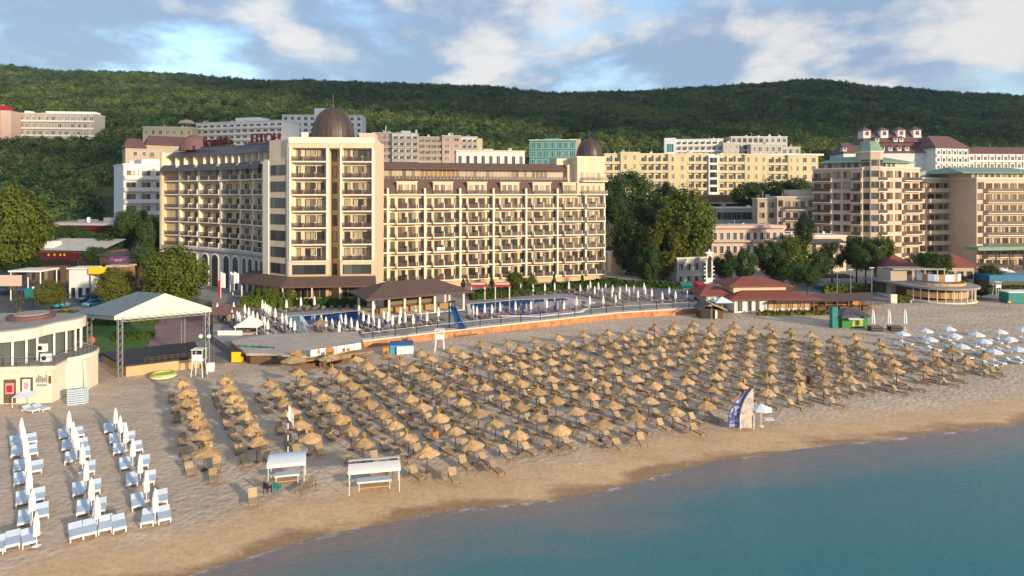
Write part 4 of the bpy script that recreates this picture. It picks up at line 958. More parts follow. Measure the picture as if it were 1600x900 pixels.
# left: restaurant with the long striped roof, stalls and signs by the street
r = bld('restaurant_building', 'long flat roofed restaurant with a dark red fascia stripe below the wooded slope', 140, 212, 0)
f, W = frame_px(62, 214, 212, 210); wl = MB(); Z = lambda y: PZ(y, 212); wl.box(0, W, 0, 16, 0, Z(360), M['wood'], f); wl.box(-.5, W + .5, -.6, 16.5, Z(360), Z(352), M['crimson'], f); wl.box(0, W, 1, 16, Z(349) + .01, Z(348), M['rooftop'], f); wl.box(-.7, W + .7, -.8, 17, Z(352), Z(349), M['plaster_grey'], f)
wl.build('wall', r); d = MB(); d.box(W * .3, W * .42, 4, 8, Z(349), Z(344), M['metal'], f); d.box(W * .55, W * .75, 5, 9, Z(349), Z(341), M['metal'], f); d.tube(f(W * .44, 3, Z(349)), f(W * .44, 3, Z(340)), .5, M['trimw'], n=8); d.build('rooftop_vents', r)
for k in range(7): window(r, 'brown', f, W * (k + .5) / 7, 0, 1.0, 3.2, 3.6)
flush_windows(r)
r = bld('restaurant_building', 'white roofed low building behind the wide red signboard', 105, 186, 0)
f, W = frame_px(40, 188, 160, 184); wl = MB(); Z = lambda y: PZ(y, 186); wl.box(0, W, 0, 10, 0, Z(392), M['wood'], f); wl.mesh([f(0, -.8, Z(391)), f(W, -.8, Z(391)), f(W, 9, Z(376)), f(0, 9, Z(376))], [(0, 1, 2, 3)], M['plaster_grey']); wl.box(W * .2, W * .32, 1, 4, Z(390), Z(378), M['plaster_white'], f)
wl.build('wall', r)
for k in range(6): window(r, 'brown', f, W * (k + .5) / 6, 0, .4, 2.6, 3)
flush_windows(r)
r = bld('shop_building', 'low dark shop row with awnings behind the purple sign', 195, 172, 0)
f, W = frame_px(155, 176, 246, 170); wl = MB(); Z = lambda y: PZ(y, 173); wl.box(0, W, 0, 9, 0, Z(402), M['wood'], f); wl.box(W * .5, W, -2, 0, Z(408), Z(404), M['rooftop'], f); wl.box(-.3, W + .3, -.4, 9.4, Z(402), Z(398), M['slate'], f); wl.build('wall', r)
for k in range(5): window(r, 'brown', f, W * (k + .5) / 5, 0, .3, 2.4, 2.6)
flush_windows(r)
def board(name, label, pa, pb, y0, y1, Y, m, legs=True, text=None, tm=None, ts=1.0):
    x0, x1 = PX(pa, Y), PX(pb, Y); r = thing(name, label, 'sign', ((x0 + x1) / 2, Y, 0))
    d = MB(); d.box(x0, x1, Y, Y + .25, PZ(y1, Y), PZ(y0, Y), m); d.build('board', r)
    d = MB()
    for x in (x0 + .2, x1 - .2): d.tube((x, Y + .4, 0), (x, Y + .4, PZ(y0, Y) - .1), .09, M['rail'])
    d.build('post', r)
    if text: put(text_mesh(text, ts, tm, .04), 'lettering', (0, -.06, (PZ(y1, Y) + PZ(y0, Y)) / 2 - ts * .35), 0, r)
board('signboard', 'wide reddish signboard with yellow marks under the white roof', 55, 122, 394, 405, 178, M['crimson'], text='*  *  * *', tm=M['yellow'], ts=1.6)
board('signboard', 'purple signboard with pink letters above the kiosk beside the dark shop row', 169, 201, 400, 412, 166, M['purple'], text='* ### *', tm=M['pinksign'], ts=1.1)
board('signboard', 'bright yellow signboard on the white stall', 138, 166, 417, 428, 157, M['yellow'])
board('signboard', 'white and pink poster wall beside the parked cars, cut by the picture edge', -10, 33, 430, 447, 150, M['plaster_pink'])
r = thing('market_stall', 'white market stall with a flat roof and dark doorway slots next to the yellow sign', 'stall', (PX(126, 158), 158, 0))
d = MB(); x0, x1 = PX(108, 158), PX(140, 158); z1 = PZ(420, 158); d.box(x0, x1, 158, 162, 0, z1, M['plaster_white']); d.box(x0 - .3, x1 + .3, 157.4, 162.3, z1, z1 + .25, M['trimw']); d.build('wall', r)
for k in range(3): window(r, 'dark', Fr(x0, 158, 0), 1 + 1.7 * k, 0, .2, .9, 2.4)
flush_windows(r)
r = thing('market_stall', 'open stall with a thin white slab roof on posts by the street', 'stall', (PX(50, 156), 156, 0))
d = MB(); x0, x1 = PX(20, 156), PX(70, 156); z1 = PZ(424, 156); d.box(x0, x1, 154.5, 161, z1, z1 + .35, M['trimw']); d.build('roof', r); d = MB(); [d.tube((x, y, 0), (x, y, z1), .12, M['trimw']) for x in (x0 + .3, x1 - .3) for y in (155, 160.5)]; d.build('post', r); d = MB(); d.box(x0 + .5, x1 - .5, 159, 160, 0, 2.2, M['teal']); d.build('counter', r)
r = thing('kiosk', 'small brown kiosk with a striped counter under the purple sign', 'kiosk', (PX(186, 164), 164, 0))
d = MB(); x0, x1 = PX(170, 164), PX(200, 164); z1 = PZ(414, 164); d.box(x0, x1, 164, 167, 0, z1 - .5, M['woodl']); d.box(x0 - .3, x1 + .3, 163.2, 167.3, z1 - .5, z1, M['plaster_tan']); d.build('body', r); window(r, 'brown', Fr(x0, 164, 0), (x1 - x0) / 2, 0, 1.1, (x1 - x0) * .8, 1.8); flush_windows(r)
r = thing('kiosk', 'blue glazed kiosk with a grey hipped roof among the parked cars', 'kiosk', (PX(150, 148), 148, 0))
d = MB(); x0, x1 = PX(138, 148), PX(163, 148); d.box(x0 + .4, x1 - .4, 148, 151, 0, 2.5, M['skyblue']); d.build('body', r); d = MB(); d.hip(x0, x1, 147.4, 151.6, 2.6, 3.9, M['slate']); d.build('roof', r); window(r, 'dark', Fr(x0, 148, 0), (x1 - x0) / 2, 0, .8, 2.2, 1.5); flush_windows(r)
# ------------------------------------------------------------------ thatched parasols and wooden loungers
rnd = random.Random(11)
def thatch_mesh(seed):
    q = random.Random(seed); b = MB(); n = 22
    for tier, (r0, z0, r1, z1) in enumerate(((1.13, 1.71, 0.40, 2.13), (0.58, 2.04, 0.10, 2.32))):
        vs = []; fs = []
        for j in range(3):
            t = j / 2; rr = r0 + (r1 - r0) * t; zz_ = z0 + (z1 - z0) * t
            for k in range(n):
                a = 2 * math.pi * k / n; jit = q.uniform(-.09, .09) if j == 0 else q.uniform(-.02, .02)
                vs.append(((rr + jit) * math.cos(a), (rr + jit) * math.sin(a), zz_ + (q.uniform(-.10, .05) if j == 0 else q.uniform(-.02, .02))))
        for j in range(2):
            for k in range(n): fs.append((j * n + k, j * n + (k + 1) % n, (j + 1) * n + (k + 1) % n, (j + 1) * n + k))
        b.mesh(vs, fs, M['thatch'])
        b.mesh([(v[0] * .97, v[1] * .97, v[2] - .05) for v in vs[:n]] + [(0, 0, z1)], [(k, n, (k + 1) % n) for k in range(n)], M['thatch'])
    return mesh_of(b, 'thatch_roof')
def tuft_mesh(seed):
    q = random.Random(seed); b = MB()
    for k in range(44):
        a = q.uniform(0, 6.28); l = q.uniform(.30, .62); s = q.uniform(.06, .36); w_ = .07
        p = (0.09 * math.cos(a), 0.09 * math.sin(a), 2.26); t = (s * math.cos(a), s * math.sin(a), 2.26 + l * .72); c = (-math.sin(a) * w_, math.cos(a) * w_)
        b.poly([(p[0] - c[0], p[1] - c[1], p[2]), (p[0] + c[0], p[1] + c[1], p[2]), (t[0] + c[0] * .6, t[1] + c[1] * .6, t[2]), (t[0] - c[0] * .6, t[1] - c[1] * .6, t[2])], M['tuft'])
    return mesh_of(b, 'straw_tuft')
TH = [thatch_mesh(k) for k in range(4)]; TU = [tuft_mesh(k) for k in range(4)]
b = MB(); b.tube((0, 0, -.1), (0, 0, 2.4), .06, M['wood'], .045, 7); b.box(-.22, .22, -.22, .22, 0.0, .12, M['wood'])
for k in range(6):
    a = k * math.pi / 3; b.tube((0.03 * math.cos(a), .03 * math.sin(a), 1.5), (.85 * math.cos(a), .85 * math.sin(a), 1.84), .02, M['wood'], n=4)
POLE = mesh_of(b, 'pole')
def lounger_mesh(m, ms, back=38):
    b = MB(); c, s = math.cos(R(back)), math.sin(R(back))
    for k in range(9): b.box(-.34, .34, -1.0 + k * .15, -1.0 + k * .15 + .125, .30, .335, ms)
    for k in range(5):
        y0, y1 = .36 + k * .15 * c, .36 + (k * .15 + .125) * c; z0, z1 = .33 + k * .15 * s, .33 + (k * .15 + .125) * s
        b.mesh([(-.34, y0, z0), (.34, y0, z0), (.34, y1, z1), (-.34, y1, z1), (-.34, y0, z0 + .03), (.34, y0, z0 + .03), (.34, y1, z1 + .03), (-.34, y1, z1 + .03)], [(3, 2, 1, 0), (4, 5, 6, 7), (0, 1, 5, 4), (1, 2, 6, 5), (2, 3, 7, 6), (3, 0, 4, 7)], ms)
    for x in (-.36, .32): b.box(x, x + .04, -1.02, .95, .24, .31, m)
    for x in (-.36, .32):
        for y in (-.9, .75): b.box(x, x + .04, y, y + .05, -.05, .24, m)
    b.tube((-.3, .8, .27), (-.3, .78, .58), .02, m, n=4); b.tube((.3, .8, .27), (.3, .78, .58), .02, m, n=4)
    return b
LOU = [mesh_of(lounger_mesh(M['wood'], M['wicker'], a), 'sun_lounger') for a in (30, 42, 52)]
U = Vector((-1.98, 3.43)); V = Vector((4.13, 1.93)); U_ANG = math.atan2(U.y, U.x) - math.pi / 2
cols = []                                # (list of points from the sea inland)
A0 = [(-27.9, 60.0, 7), (-23.7, 61.7, 7), (-19.4, 63.4, 6), (-13.7, 61.4, 8), (-7.7, 59.5, 9)]
back_line = lambda p: (p.x * -.43 + p.y * .90) # distance inland
ref0 = -7.7 * -.43 + 59.5 * .90
for x, y, n in A0:
    cols.append([Vector((x, y)) + U * 1.0 * k * (1 if x < -20 else 1.0) for k in range(n)])
P0 = Vector((-7.7, 59.5))
OFFS = [rnd.uniform(-.07, .07) for k in range(17)]
NROW = [9, 10, 10, 10, 10, 10, 10, 10, 10, 10, 10, 10, 10, 10, 10, 9, 8]
for i in range(1, 17):
    s0 = P0 + V * i + U * OFFS[i]
    if i in (1, 2, 3): s0 = s0
    cols.append([s0 + U * k for k in range(NROW[i])])
# outer columns at the far end grow shorter
cols.append([P0 + V * 17 + U * k for k in range(5)]); cols.append([P0 + V * 18 + U * k for k in range(2)])
umb = None; lspots = []; NU = 0
for ci, col in enumerate(cols, 1):
    for k, p in enumerate(col, 1):
        p = p + Vector((rnd.uniform(-.14, .14), rnd.uniform(-.14, .14)))
        if p.y > 119.5 and p.x > 54: continue
        lab = f'thatched straw parasol, {nth(k)} inland from the sea in the {nth(ci)} column from the stage'
        loc = (p.x, p.y, beach_z(30, p.x, p.y)); sc = rnd.uniform(.88, 1.08)
        r = thing('thatched_parasol', lab, 'parasol', loc, rnd.uniform(0, 6.28), 'thatched straw parasols standing in columns on the sand'); r.scale = (sc, sc, rnd.uniform(.95, 1.06))
        put(POLE, 'pole', (0, 0, 0), 0, r); t = put(rnd.choice(TH), 'thatch_roof', (0, 0, 0), 0, r); put(rnd.choice(TU), 'tuft', (0, 0, 0), 0, t)
        t.rotation_euler = (rnd.gauss(0, .055), rnd.gauss(0, .055), 0)
        NU += 1
        for s in (-1, 1):
            if rnd.random() < .06: continue
            q_ = p + V.normalized() * s * rnd.uniform(.95, 1.25) - U.normalized() * rnd.uniform(-.2, .7)
            lspots.append((q_.length, q_, U_ANG + rnd.uniform(-.14, .14), s, k, ci))
        if k == 1 and rnd.random() < .6:
            q_ = p - U.normalized() * 2.6 + V.normalized() * rnd.uniform(-1.5, 1.5); lspots.append((q_.length, q_, U_ANG + rnd.uniform(-.5, .5), 0, k, ci))
lspots.sort(key=lambda a: a[0])
for i, (d_, p, a, s, k, ci) in enumerate(lspots[:296]):
    side = {-1: 'on stage side of', 1: 'on far side of', 0: 'on sea side of'}[s]
    o = put(rnd.choice(LOU), 'sun_lounger', (p.x, p.y, beach_z(30, p.x, p.y)), a)
    tag(o, f'straw lounger {side} the {nth(k)} parasol inland in column {nth(ci)}', 'sun lounger', 'straw coloured loungers under the thatched parasols')
mb = MB()
for d_, p, a, s, k, ci in lspots[296:]:
    f = Fr(p.x, p.y, a, beach_z(30, p.x, p.y)); b = lounger_mesh(M['wood'], M['wicker'], 40)
    i0 = len(mb.v); mb.v += [f(*v) for v in b.v]; mb.f += [tuple(i0 + q for q in fc) for fc in b.f]; mb.m += [mb.mi(b.mats[q]) for q in b.m]
tag(mb.build('sun_lounger'), 'mass of straw loungers under the thatched parasols farthest from the water', 'sun loungers', kind='stuff')
def sand_at(px, py): x, y = G(px, py); return x, y, beach_z(30, x, y)

# ------------------------------------------------------------------ white beds and folded parasols by the stage
def closed_parasol(cm, h=2.5, r_=.20, z0=.75):
    b = MB(); b.tube((0, 0, 0), (0, 0, h + .12), .03, M['trimw'], n=6); b.box(-.2, .2, -.2, .2, 0, .07, M['trimw'])
    pm = mesh_of(b, 'pole'); b = MB(); n = 12; vs = []; fs = []
    prof = [(r_ * .75, z0), (r_ * 1.0, z0 + .12), (r_ * .85, z0 + .5), (r_ * .9, z0 + .8), (r_ * .55, h - .25), (r_ * .25, h), (.02, h + .06)]
    for j, (rr, z) in enumerate(prof):
        for k in range(n): a = 2 * math.pi * k / n; q = rr * (1.2 if k % 2 else .8); vs.append((q * math.cos(a), q * math.sin(a), z))
    for j in range(len(prof) - 1):
        for k in range(n): fs.append((j * n + k, j * n + (k + 1) % n, (j + 1) * n + (k + 1) % n, (j + 1) * n + k))
    fs.append(tuple(range(n - 1, -1, -1)))
    b.mesh(vs, fs, cm); return pm, mesh_of(b, 'canopy')
CPA, CPB = closed_parasol(M['cloth'], 2.4, .21, .75)
def bed_parts():
    b = MB(); b.box(-.42, .42, -.98, .98, .22, .30, M['trimw'])
    for x in (-.4, .34):
        for y in (-.93, .87): b.box(x, x + .06, y, y + .06, -.04, .22, M['trimw'])
    fm = mesh_of(b, 'frame'); b = MB(); b.box(-.40, .40, -.96, .42, .305, .40, M['mattress'])
    c, s = math.cos(R(28)), math.sin(R(28)); P = []
    for y, z in ((.43, .305), (.43 + .62 * c, .305 + .62 * s), (.43 + .62 * c - .09 * s, .305 + .62 * s + .09 * c), (.43 - .09 * s, .305 + .09 * c)): P += [(-.40, y, z), (.40, y, z)]
    b.mesh(P, [(0, 2, 3, 1), (2, 4, 5, 3), (4, 6, 7, 5), (6, 0, 1, 7), (0, 6, 4, 2), (1, 3, 5, 7)], M['mattress'])
    return fm, mesh_of(b, 'mattress')
BF, BM = bed_parts()
cl = [[(135, 222), (147, 287), (165, 360), (178, 450), (183, 560), (203, 695), (228, 850)],
      [(432, 178), (458, 250), (480, 318), (515, 402), (538, 505), (572, 632), (608, 745)],
      [(722, 148), (752, 212), (787, 273), (830, 357), (877, 457), (915, 577), (970, 702)]]
bd = [[(97, 282), (197, 267), (105, 350), (200, 342), (122, 440), (230, 445), (125, 520), (140, 645), (240, 625), (155, 770), (262, 725), (80, 905), (180, 890), (-20, 940)],
      [(398, 238), (492, 228), (420, 312), (517, 300), (440, 387), (530, 360), (560, 450), (492, 590), (592, 572), (520, 705), (622, 695), (475, 850), (560, 830), (660, 805), (742, 800)],
      [(680, 203), (765, 203), (715, 270), (812, 258), (740, 332), (858, 318), (782, 425), (900, 412), (825, 525), (935, 515), (860, 662), (1010, 635), (925, 760), (1025, 740)]]
CN = ('beside the beach bar', 'in the middle', 'toward the thatched parasols')
for c in range(3):
    for i, (u, v) in enumerate(cl[c][::-1], 1):
        x, y = G(u / 4, 625 + v / 4, .7); x2, y2 = x, y
        r = thing('folded_parasol', f'tall folded white parasol, {nth(i)} from sea in the white row {CN[c]}', 'parasol', (x2, y2, beach_z(30, x, y)), 0, 'folded white parasols between the white beds')
        r.scale = (1, 1, rnd.uniform(.95, 1.05)); put(CPA, 'pole', (0, 0, 0), 0, r); put(CPB, 'canopy', (0, 0, 0), rnd.uniform(0, 1), r)
    for i, (u, v) in enumerate(sorted(bd[c], key=lambda a: -a[1]), 1):
        x, y, z = sand_at(u / 4, 625 + v / 4 - 1)
        r = thing('white_sun_bed', f'white padded bed, {nth(i)} from the sea in the white row {CN[c]}', 'sun bed', (x, y, z), math.atan2(y, x) - math.pi / 2 + rnd.uniform(-.08, .08), 'white padded beds on the sand')
        put(BF, 'frame', (0, 0, 0), 0, r); put(BM, 'mattress', (0, 0, 0), 0, r); r.scale = (1.08, .95, 1.0)
# white open parasols and beds at the far right
b = MB(); n = 8; vs = []; fs = []
prof = [(1.2, 1.78), (1.18, 1.95), (.6, 2.2), (.04, 2.4)]
for rr, z in prof:
    for k in range(n): a = 2 * math.pi * k / n; vs.append((rr * math.cos(a), rr * math.sin(a), z))
for j in range(3):
    for k in range(n): fs.append((j * n + k, j * n + (k + 1) % n, (j + 1) * n + (k + 1) % n, (j + 1) * n + k))
b.mesh(vs, fs, M['clothb']); OPC = mesh_of(b, 'canopy')
b = MB(); b.tube((0, 0, -.05), (0, 0, 2.55), .03, M['trimw'], n=6); b.lathe([(.3, 0), (.3, .08), (.05, .1)], 8, M['trimw']); OPP = mesh_of(b, 'pole')
op = [(755, 757), (915, 737), (1075, 722), (945, 797), (1115, 772), (1270, 762), (1320, 812), (1165, 845), (1430, 742), (1495, 797), (1390, 882), (1560, 867), (1590, 730), (1640, 800), (1660, 875)]
op = [(1240 + u / 4.444, 350 + v / 4.444) for u, v in op]
for i, (px, py) in enumerate(sorted(op, key=lambda a: (a[0])), 1):
    x, y = G(px, py + 3, 1.75); r = thing('open_parasol', f'open white beach parasol, {nth(i)} going outward from the last thatched column', 'parasol', (x, y, beach_z(30, x, y)), rnd.uniform(0, 1), 'open white parasols on the sand at the far end')
    put(OPP, 'pole', (0, 0, 0), 0, r); put(OPC, 'canopy', (0, 0, 0), 0, r)
    for s in (-1, 1):
        q_ = Vector((x, y)) + V.normalized() * s * 1.1
        o = thing('white_sun_bed', f'white bed on the {"hotel" if s < 0 else "far"} side of the {nth(i)} open white parasol', 'sun bed', (q_.x, q_.y, 0), U_ANG + rnd.uniform(-.3, .3), 'white beds under the open white parasols')
        put(BF, 'frame', (0, 0, 0), 0, o); put(BM, 'mattress', (0, 0, 0), 0, o)
x, y = G(1189, 666); r = thing('open_parasol', 'open white parasol next to the tall blue print on the shore', 'parasol', (x, y, 0)); put(OPP, 'pole', (0, 0, 0), 0, r); put(OPC, 'canopy', (0, 0, 0), 0, r)
r = thing('side_table', 'little grey table under the white parasol on the shore', 'table', (x + .9, y + .2, 0)); d = MB(); d.box(x + .4, x + 1.4, y - .2, y + .6, .70, .76, M['trimw']); d.build('table_top', r); d = MB(); [d.tube((x + a, y + c, 0), (x + a, y + c, .7), .03, M['metal']) for a in (.5, 1.3) for c in (-.1, .5)]; d.build('leg', r)
# folded banners and small tenders by the green kiosk
for i, (px, lb) in enumerate(((1364, 'beside the green kiosk'), (1389, 'the middle one of three'), (1414, 'farthest from the green kiosk'))):
    x, y = G(px, 516); r = thing('folded_parasol', f'very tall folded white parasol, {lb}', 'parasol', (x, y, 0), 0, 'tall folded parasols by the green kiosk'); r.scale = (1.5, 1.5, 1.55); put(CPA, 'pole', (0, 0, 0), 0, r); put(CPB, 'canopy', (0, 0, 0), 0, r)
for i, (px, lb) in enumerate(((1371, 'dark heap of stacked loungers in front of the green kiosk'), (1402, 'dark stacked loungers between the two far tall folded parasols'))):
    x, y = G(px, 518); d = MB()
    for k in range(4): d.box(x - 1.1, x + 1.1, y, y + 1.5, .05 + .22 * k, .2 + .22 * k, M['greywood' if k % 2 else 'dark'])
    tag(d.build('lounger_stack', at=(x, y, 0)), lb, 'loungers')

# ------------------------------------------------------------------ the tall print, massage tents, chairs, flagpole
x, y = G(1161, 668); r = thing('shell_billboard', 'tall curved billboard with blue and sandy print standing on the shore', 'billboard', (x, y, 0))
def curl(m, x0, x1, yoff, name, hh):
    d = MB(); pts = []
    for k in range(17):
        t = k / 16; le = -1.5 + 2.35 * t ** 2.6; ri = 1.12 - .08 * t; wd = ri - le; pts.append((le + wd * x0, le + wd * x1, hh * t))
    for (a, b_, z0), (a2, b2, z1) in zip(pts, pts[1:]):
        d.mesh([(x + a, y + yoff, z0), (x + b_, y + yoff, z0), (x + b2, y + yoff, z1), (x + a2, y + yoff, z1), (x + a, y + yoff + .25, z0), (x + b_, y + yoff + .25, z0), (x + b2, y + yoff + .25, z1), (x + a2, y + yoff + .25, z1)],
               [(0, 1, 2, 3), (7, 6, 5, 4), (0, 3, 7, 4), (1, 5, 6, 2)], m)
    d.build(name, r)
curl(M['navyprint'], 0, .44, .1, 'blue_panel', 4.15); curl(M['greyprint'], .40, 1.0, -.2, 'sand_panel', 4.2)
d = MB(); [d.tube((x + a, y - .3, -.1), (x + a, y - .3, 1.4), .05, M['trimw']) for a in (-.4, 1.05)]; d.build('post', r)
def massage_tent(px, py, label, wide, hang, Yaw):
    x, y, z = sand_at(px, py); r = thing('massage_tent', label, 'tent', (x, y, z), Yaw); L2 = wide / 2
    d = MB(); [d.tube((sx * L2, sy * 1.1, -.05), (sx * L2, sy * 1.1, 2.05), .03, M['trimw'], n=6) for sx in (-1, 1) for sy in (-1, 1)]
    [d.tube((-L2, sy * 1.1, 2.05), (L2, sy * 1.1, 2.05), .025, M['trimw'], n=5) for sy in (-1, 1)]; o = d.build('frame'); o.parent = r
    d = MB(); n = 8
    for k in range(n):
        a, b_ = -1.25 + 2.5 * k / n, -1.25 + 2.5 * (k + 1) / n; za, zb_ = 2.08 + .22 * (1 - (a / 1.25) ** 2), 2.08 + .22 * (1 - (b_ / 1.25) ** 2)
        if hang and k in (3, 4): continue
        d.mesh([(-L2 - .1, a, za), (L2 + .1, a, za), (L2 + .1, b_, zb_), (-L2 - .1, b_, zb_), (-L2 - .1, a, za - .03), (L2 + .1, a, za - .03), (L2 + .1, b_, zb_ - .03), (-L2 - .1, b_, zb_ - .03)], [(0, 1, 2, 3), (7, 6, 5, 4), (4, 5, 1, 0), (3, 2, 6, 7), (0, 3, 7, 4), (1, 5, 6, 2)], M['cloth' if hang else 'clothb'])
    d.box(-L2 - .1, L2 + .1, -1.3, -1.27, 1.78, 2.09, M['cloth']); o = d.build('canopy'); o.parent = r
    d = MB(); d.box(-L2 * .7, L2 * .7, -.5, .35, .62, .78, M['mattress']); [d.tube((sx * L2 * .62, sy, -.05), (sx * L2 * .62, sy, .62), .03, M['trimw']) for sx in (-1, 1) for sy in (-.42, .28)]; d.box(-L2 * .65, L2 * .65, -.45, .3, .2, .25, M['lightwood']); o = d.build('massage_table'); o.parent = r
    return r
massage_tent(449, 753, 'small massage tent with a closed pale blue roof behind two dark chairs', 2.9, False, R(14))
massage_tent(585, 762, 'wider white massage tent with an open frame and a padded table, close to the water', 4.1, True, R(12))
def chair(px, py, label, m, rz):
    x, y, z = sand_at(px, py); r = thing('plastic_chair', label, 'chair', (x, y, z), rz)
    d = MB(); d.box(-.25, .25, -.25, .25, .42, .47, m); o = d.build('seat'); o.parent = r
    d = MB(); d.box(-.25, .25, .22, .27, .47, .95, m); o = d.build('backrest'); o.parent = r
    for sx in (-1, 1):
        d = MB(); d.box(sx * .26 - .02, sx * .26 + .02, -.25, .25, .64, .68, m); o = d.build('armrest'); o.parent = r
        for sy in (-1, 1):
            d = MB(); d.box(sx * .22 - .025, sx * .22 + .025, sy * .22 - .025, sy * .22 + .025, -.03, .42 if sy > 0 else .66, m); o = d.build('leg'); o.parent = r
chair(418, 770, 'dark plastic chair beside the teal one at the small massage tent', M['dark'], 2.6)
chair(433, 770, 'teal green plastic chair beside the darker one at the small massage tent', M['teal'], 2.9)
for px, py, lb, a in ((395, 786, 'lone low brown beach lounger on open sand near the water', .4), (478, 766, 'low brown lounger beside the small massage tent', -.5)):
    x, y, z = sand_at(px, py); tag(put(LOU[2], 'sun_lounger', (x, y, z), a), lb, 'sun lounger')
x, y, z = sand_at(450, 716); r = thing('flagpole', 'black and white striped flagpole with a white flag among the thatched parasols', 'flagpole', (x, y, z))
d = MB(); [d.tube((x, y, z + .55 * k), (x, y, z + .55 * (k + 1)), .05, M['trimw' if k % 2 else 'dark']) for k in range(9)]; d.build('pole', r)
d = MB(); [d.mesh([(x + .06 + .1 * k, y + .08 * math.sin(k), z + 3.6 - .12 * k), (x + .16 + .1 * k, y + .08 * math.sin(k + 1), z + 3.5 - .12 * k), (x + .16 + .1 * k, y + .08 * math.sin(k + 1), z + 4.9 - .16 * k), (x + .06 + .1 * k, y + .08 * math.sin(k), z + 4.95 - .14 * k)], [(0, 1, 2, 3)], M['cloth']) for k in range(5)]; d.build('flag', r)
# small white bin boards standing among the parasols
for px, py, lb in ((681, 683, 'orange board leaning on a parasol pole near the water'), (828, 620, 'pale board beside a pole in the middle of the parasols'), (808, 577, 'small pale crate under a parasol halfway inland'), (929, 603, 'white bag shaped box between two parasol columns'), (1264, 600, 'tiny dark red bin between the last front parasols')):
    x, y, z = sand_at(px, py); d = MB(); d.box(x - .28, x + .28, y - .12, y + .12, z, z + 1.0, M['orange'] if 'orange' in lb else (M['crimson'] if 'red' in lb else M['canvas'])); d.box(x - .31, x + .31, y - .15, y + .15, z + 1.0, z + 1.06, M['wood']); tag(d.build('beach_box', at=(x, y, z)), lb, 'box')

# ------------------------------------------------------------------ the stage
r = thing('beach_stage', 'open air stage with a cream tent roof on grey lattice towers and a dark deck', 'stage', (-54, 96, 0))
F0, F1, Bl, Br = (-53.2, 90.3), (-44.0, 95.9), (-61.3, 96.5), (-51.5, 104.0)
zE, zA = 8.4, 10.8; ov = 1.25
def mid(a, b_, t=.5): return (a[0] + (b_[0] - a[0]) * t, a[1] + (b_[1] - a[1]) * t)
f0, f1 = mid(F1, F0, 1.06), mid(F0, F1, 1.06); fa, ba = mid(F0, F1), mid(Bl, Br)
d = MB()
def slab(pts, m, th=.12):
    k = len(pts); d.mesh(pts + [(x, y, z - th) for x, y, z in pts], [tuple(range(k)), tuple(range(2 * k - 1, k - 1, -1))] + [(i, k + i, k + (i + 1) % k, (i + 1) % k) for i in range(k)], m)
ap = (fa[0] - .55, fa[1] + 1.2, zA)
Blr = (-63.6, 96.5)
slab([(*f0, zE), ap, (*ba, zA - .6), (*Blr, zE - .8)], M['canvas_shade'])
slab([(*f1, zE), (*Br, zE), (*ba, zA - .6), ap], M['canvas_shade'])
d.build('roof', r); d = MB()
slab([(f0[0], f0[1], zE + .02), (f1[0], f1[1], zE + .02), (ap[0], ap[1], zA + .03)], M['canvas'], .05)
d.mesh([(*f0, zE), (*f1, zE), (*f1, zE - .55), (*f0, zE - .55)], [(0, 3, 2, 1)], M['canvas']); d.mesh([(*f0, zE), (*Blr, zE - .8), (*Blr, zE - 1.3), (*f0, zE - .55)], [(0, 1, 2, 3)], M['canvas_shade']); d.build('gable', r)
def truss(p, q, wdt, nm):
    d = MB(); p = Vector(p); q = Vector(q); ax = (q - p).normalized(); u = ax.orthogonal().normalized(); v_ = ax.cross(u); n = max(2, int((q - p).length / .9))
    C = [(u * sx + v_ * sy) * wdt / 2 for sx, sy in ((-1, -1), (1, -1), (1, 1), (-1, 1))]
    for c in C: d.tube(p + c, q + c, .05, M['metal'], n=5)
    for k in range(n):
        for i in range(4): d.tube(p + (q - p) * (k / n) + C[i], p + (q - p) * ((k + 1) / n) + C[(i + 1) % 4], .03, M['metal'], n=4)
    d.build(nm, r)
for p in (F0, F1, Bl, Br): truss((*p, 0), (*p, zE - .35), .55, 'lattice_tower')
truss((*F0, zE - .6), (*F1, zE - .6), .4, 'lattice_beam'); truss((*F1, zE - .6), (*Br, zE - .6), .4, 'lattice_beam'); truss((*Bl, zE - .8), (*Br, zE - .6), .4, 'lattice_beam')
g0, g1, g2, g3 = mid(F0, F1, .05), mid(F0, F1, .96), (-50.2, 105.2), (-60.6, 98)
d = MB(); d.prism([g0, g1, g2, g3], 1.35, 1.6, M['dark']); d.build('deck', r)
d = MB(); d.prism([mid(g0, g1, .02), mid(g0, g1, .98), mid(g2, g3, .02), mid(g2, g3, .98)], 0, 1.34, M['lightwood']); d.build('plinth', r)
d = MB()
for k in range(9):
    p = mid(g0, g1, .25 + .085 * k); d.tube((*p, 1.6), (*p, 2.25), .035, M['wood'], n=4)
d.tube((*mid(g0, g1, .25), 2.25), (*mid(g0, g1, .93), 2.25), .04, M['wood'], n=4); d.tube((*mid(g0, g1, .25), 1.95), (*mid(g0, g1, .93), 1.95), .03, M['wood'], n=4); d.build('railing', r)

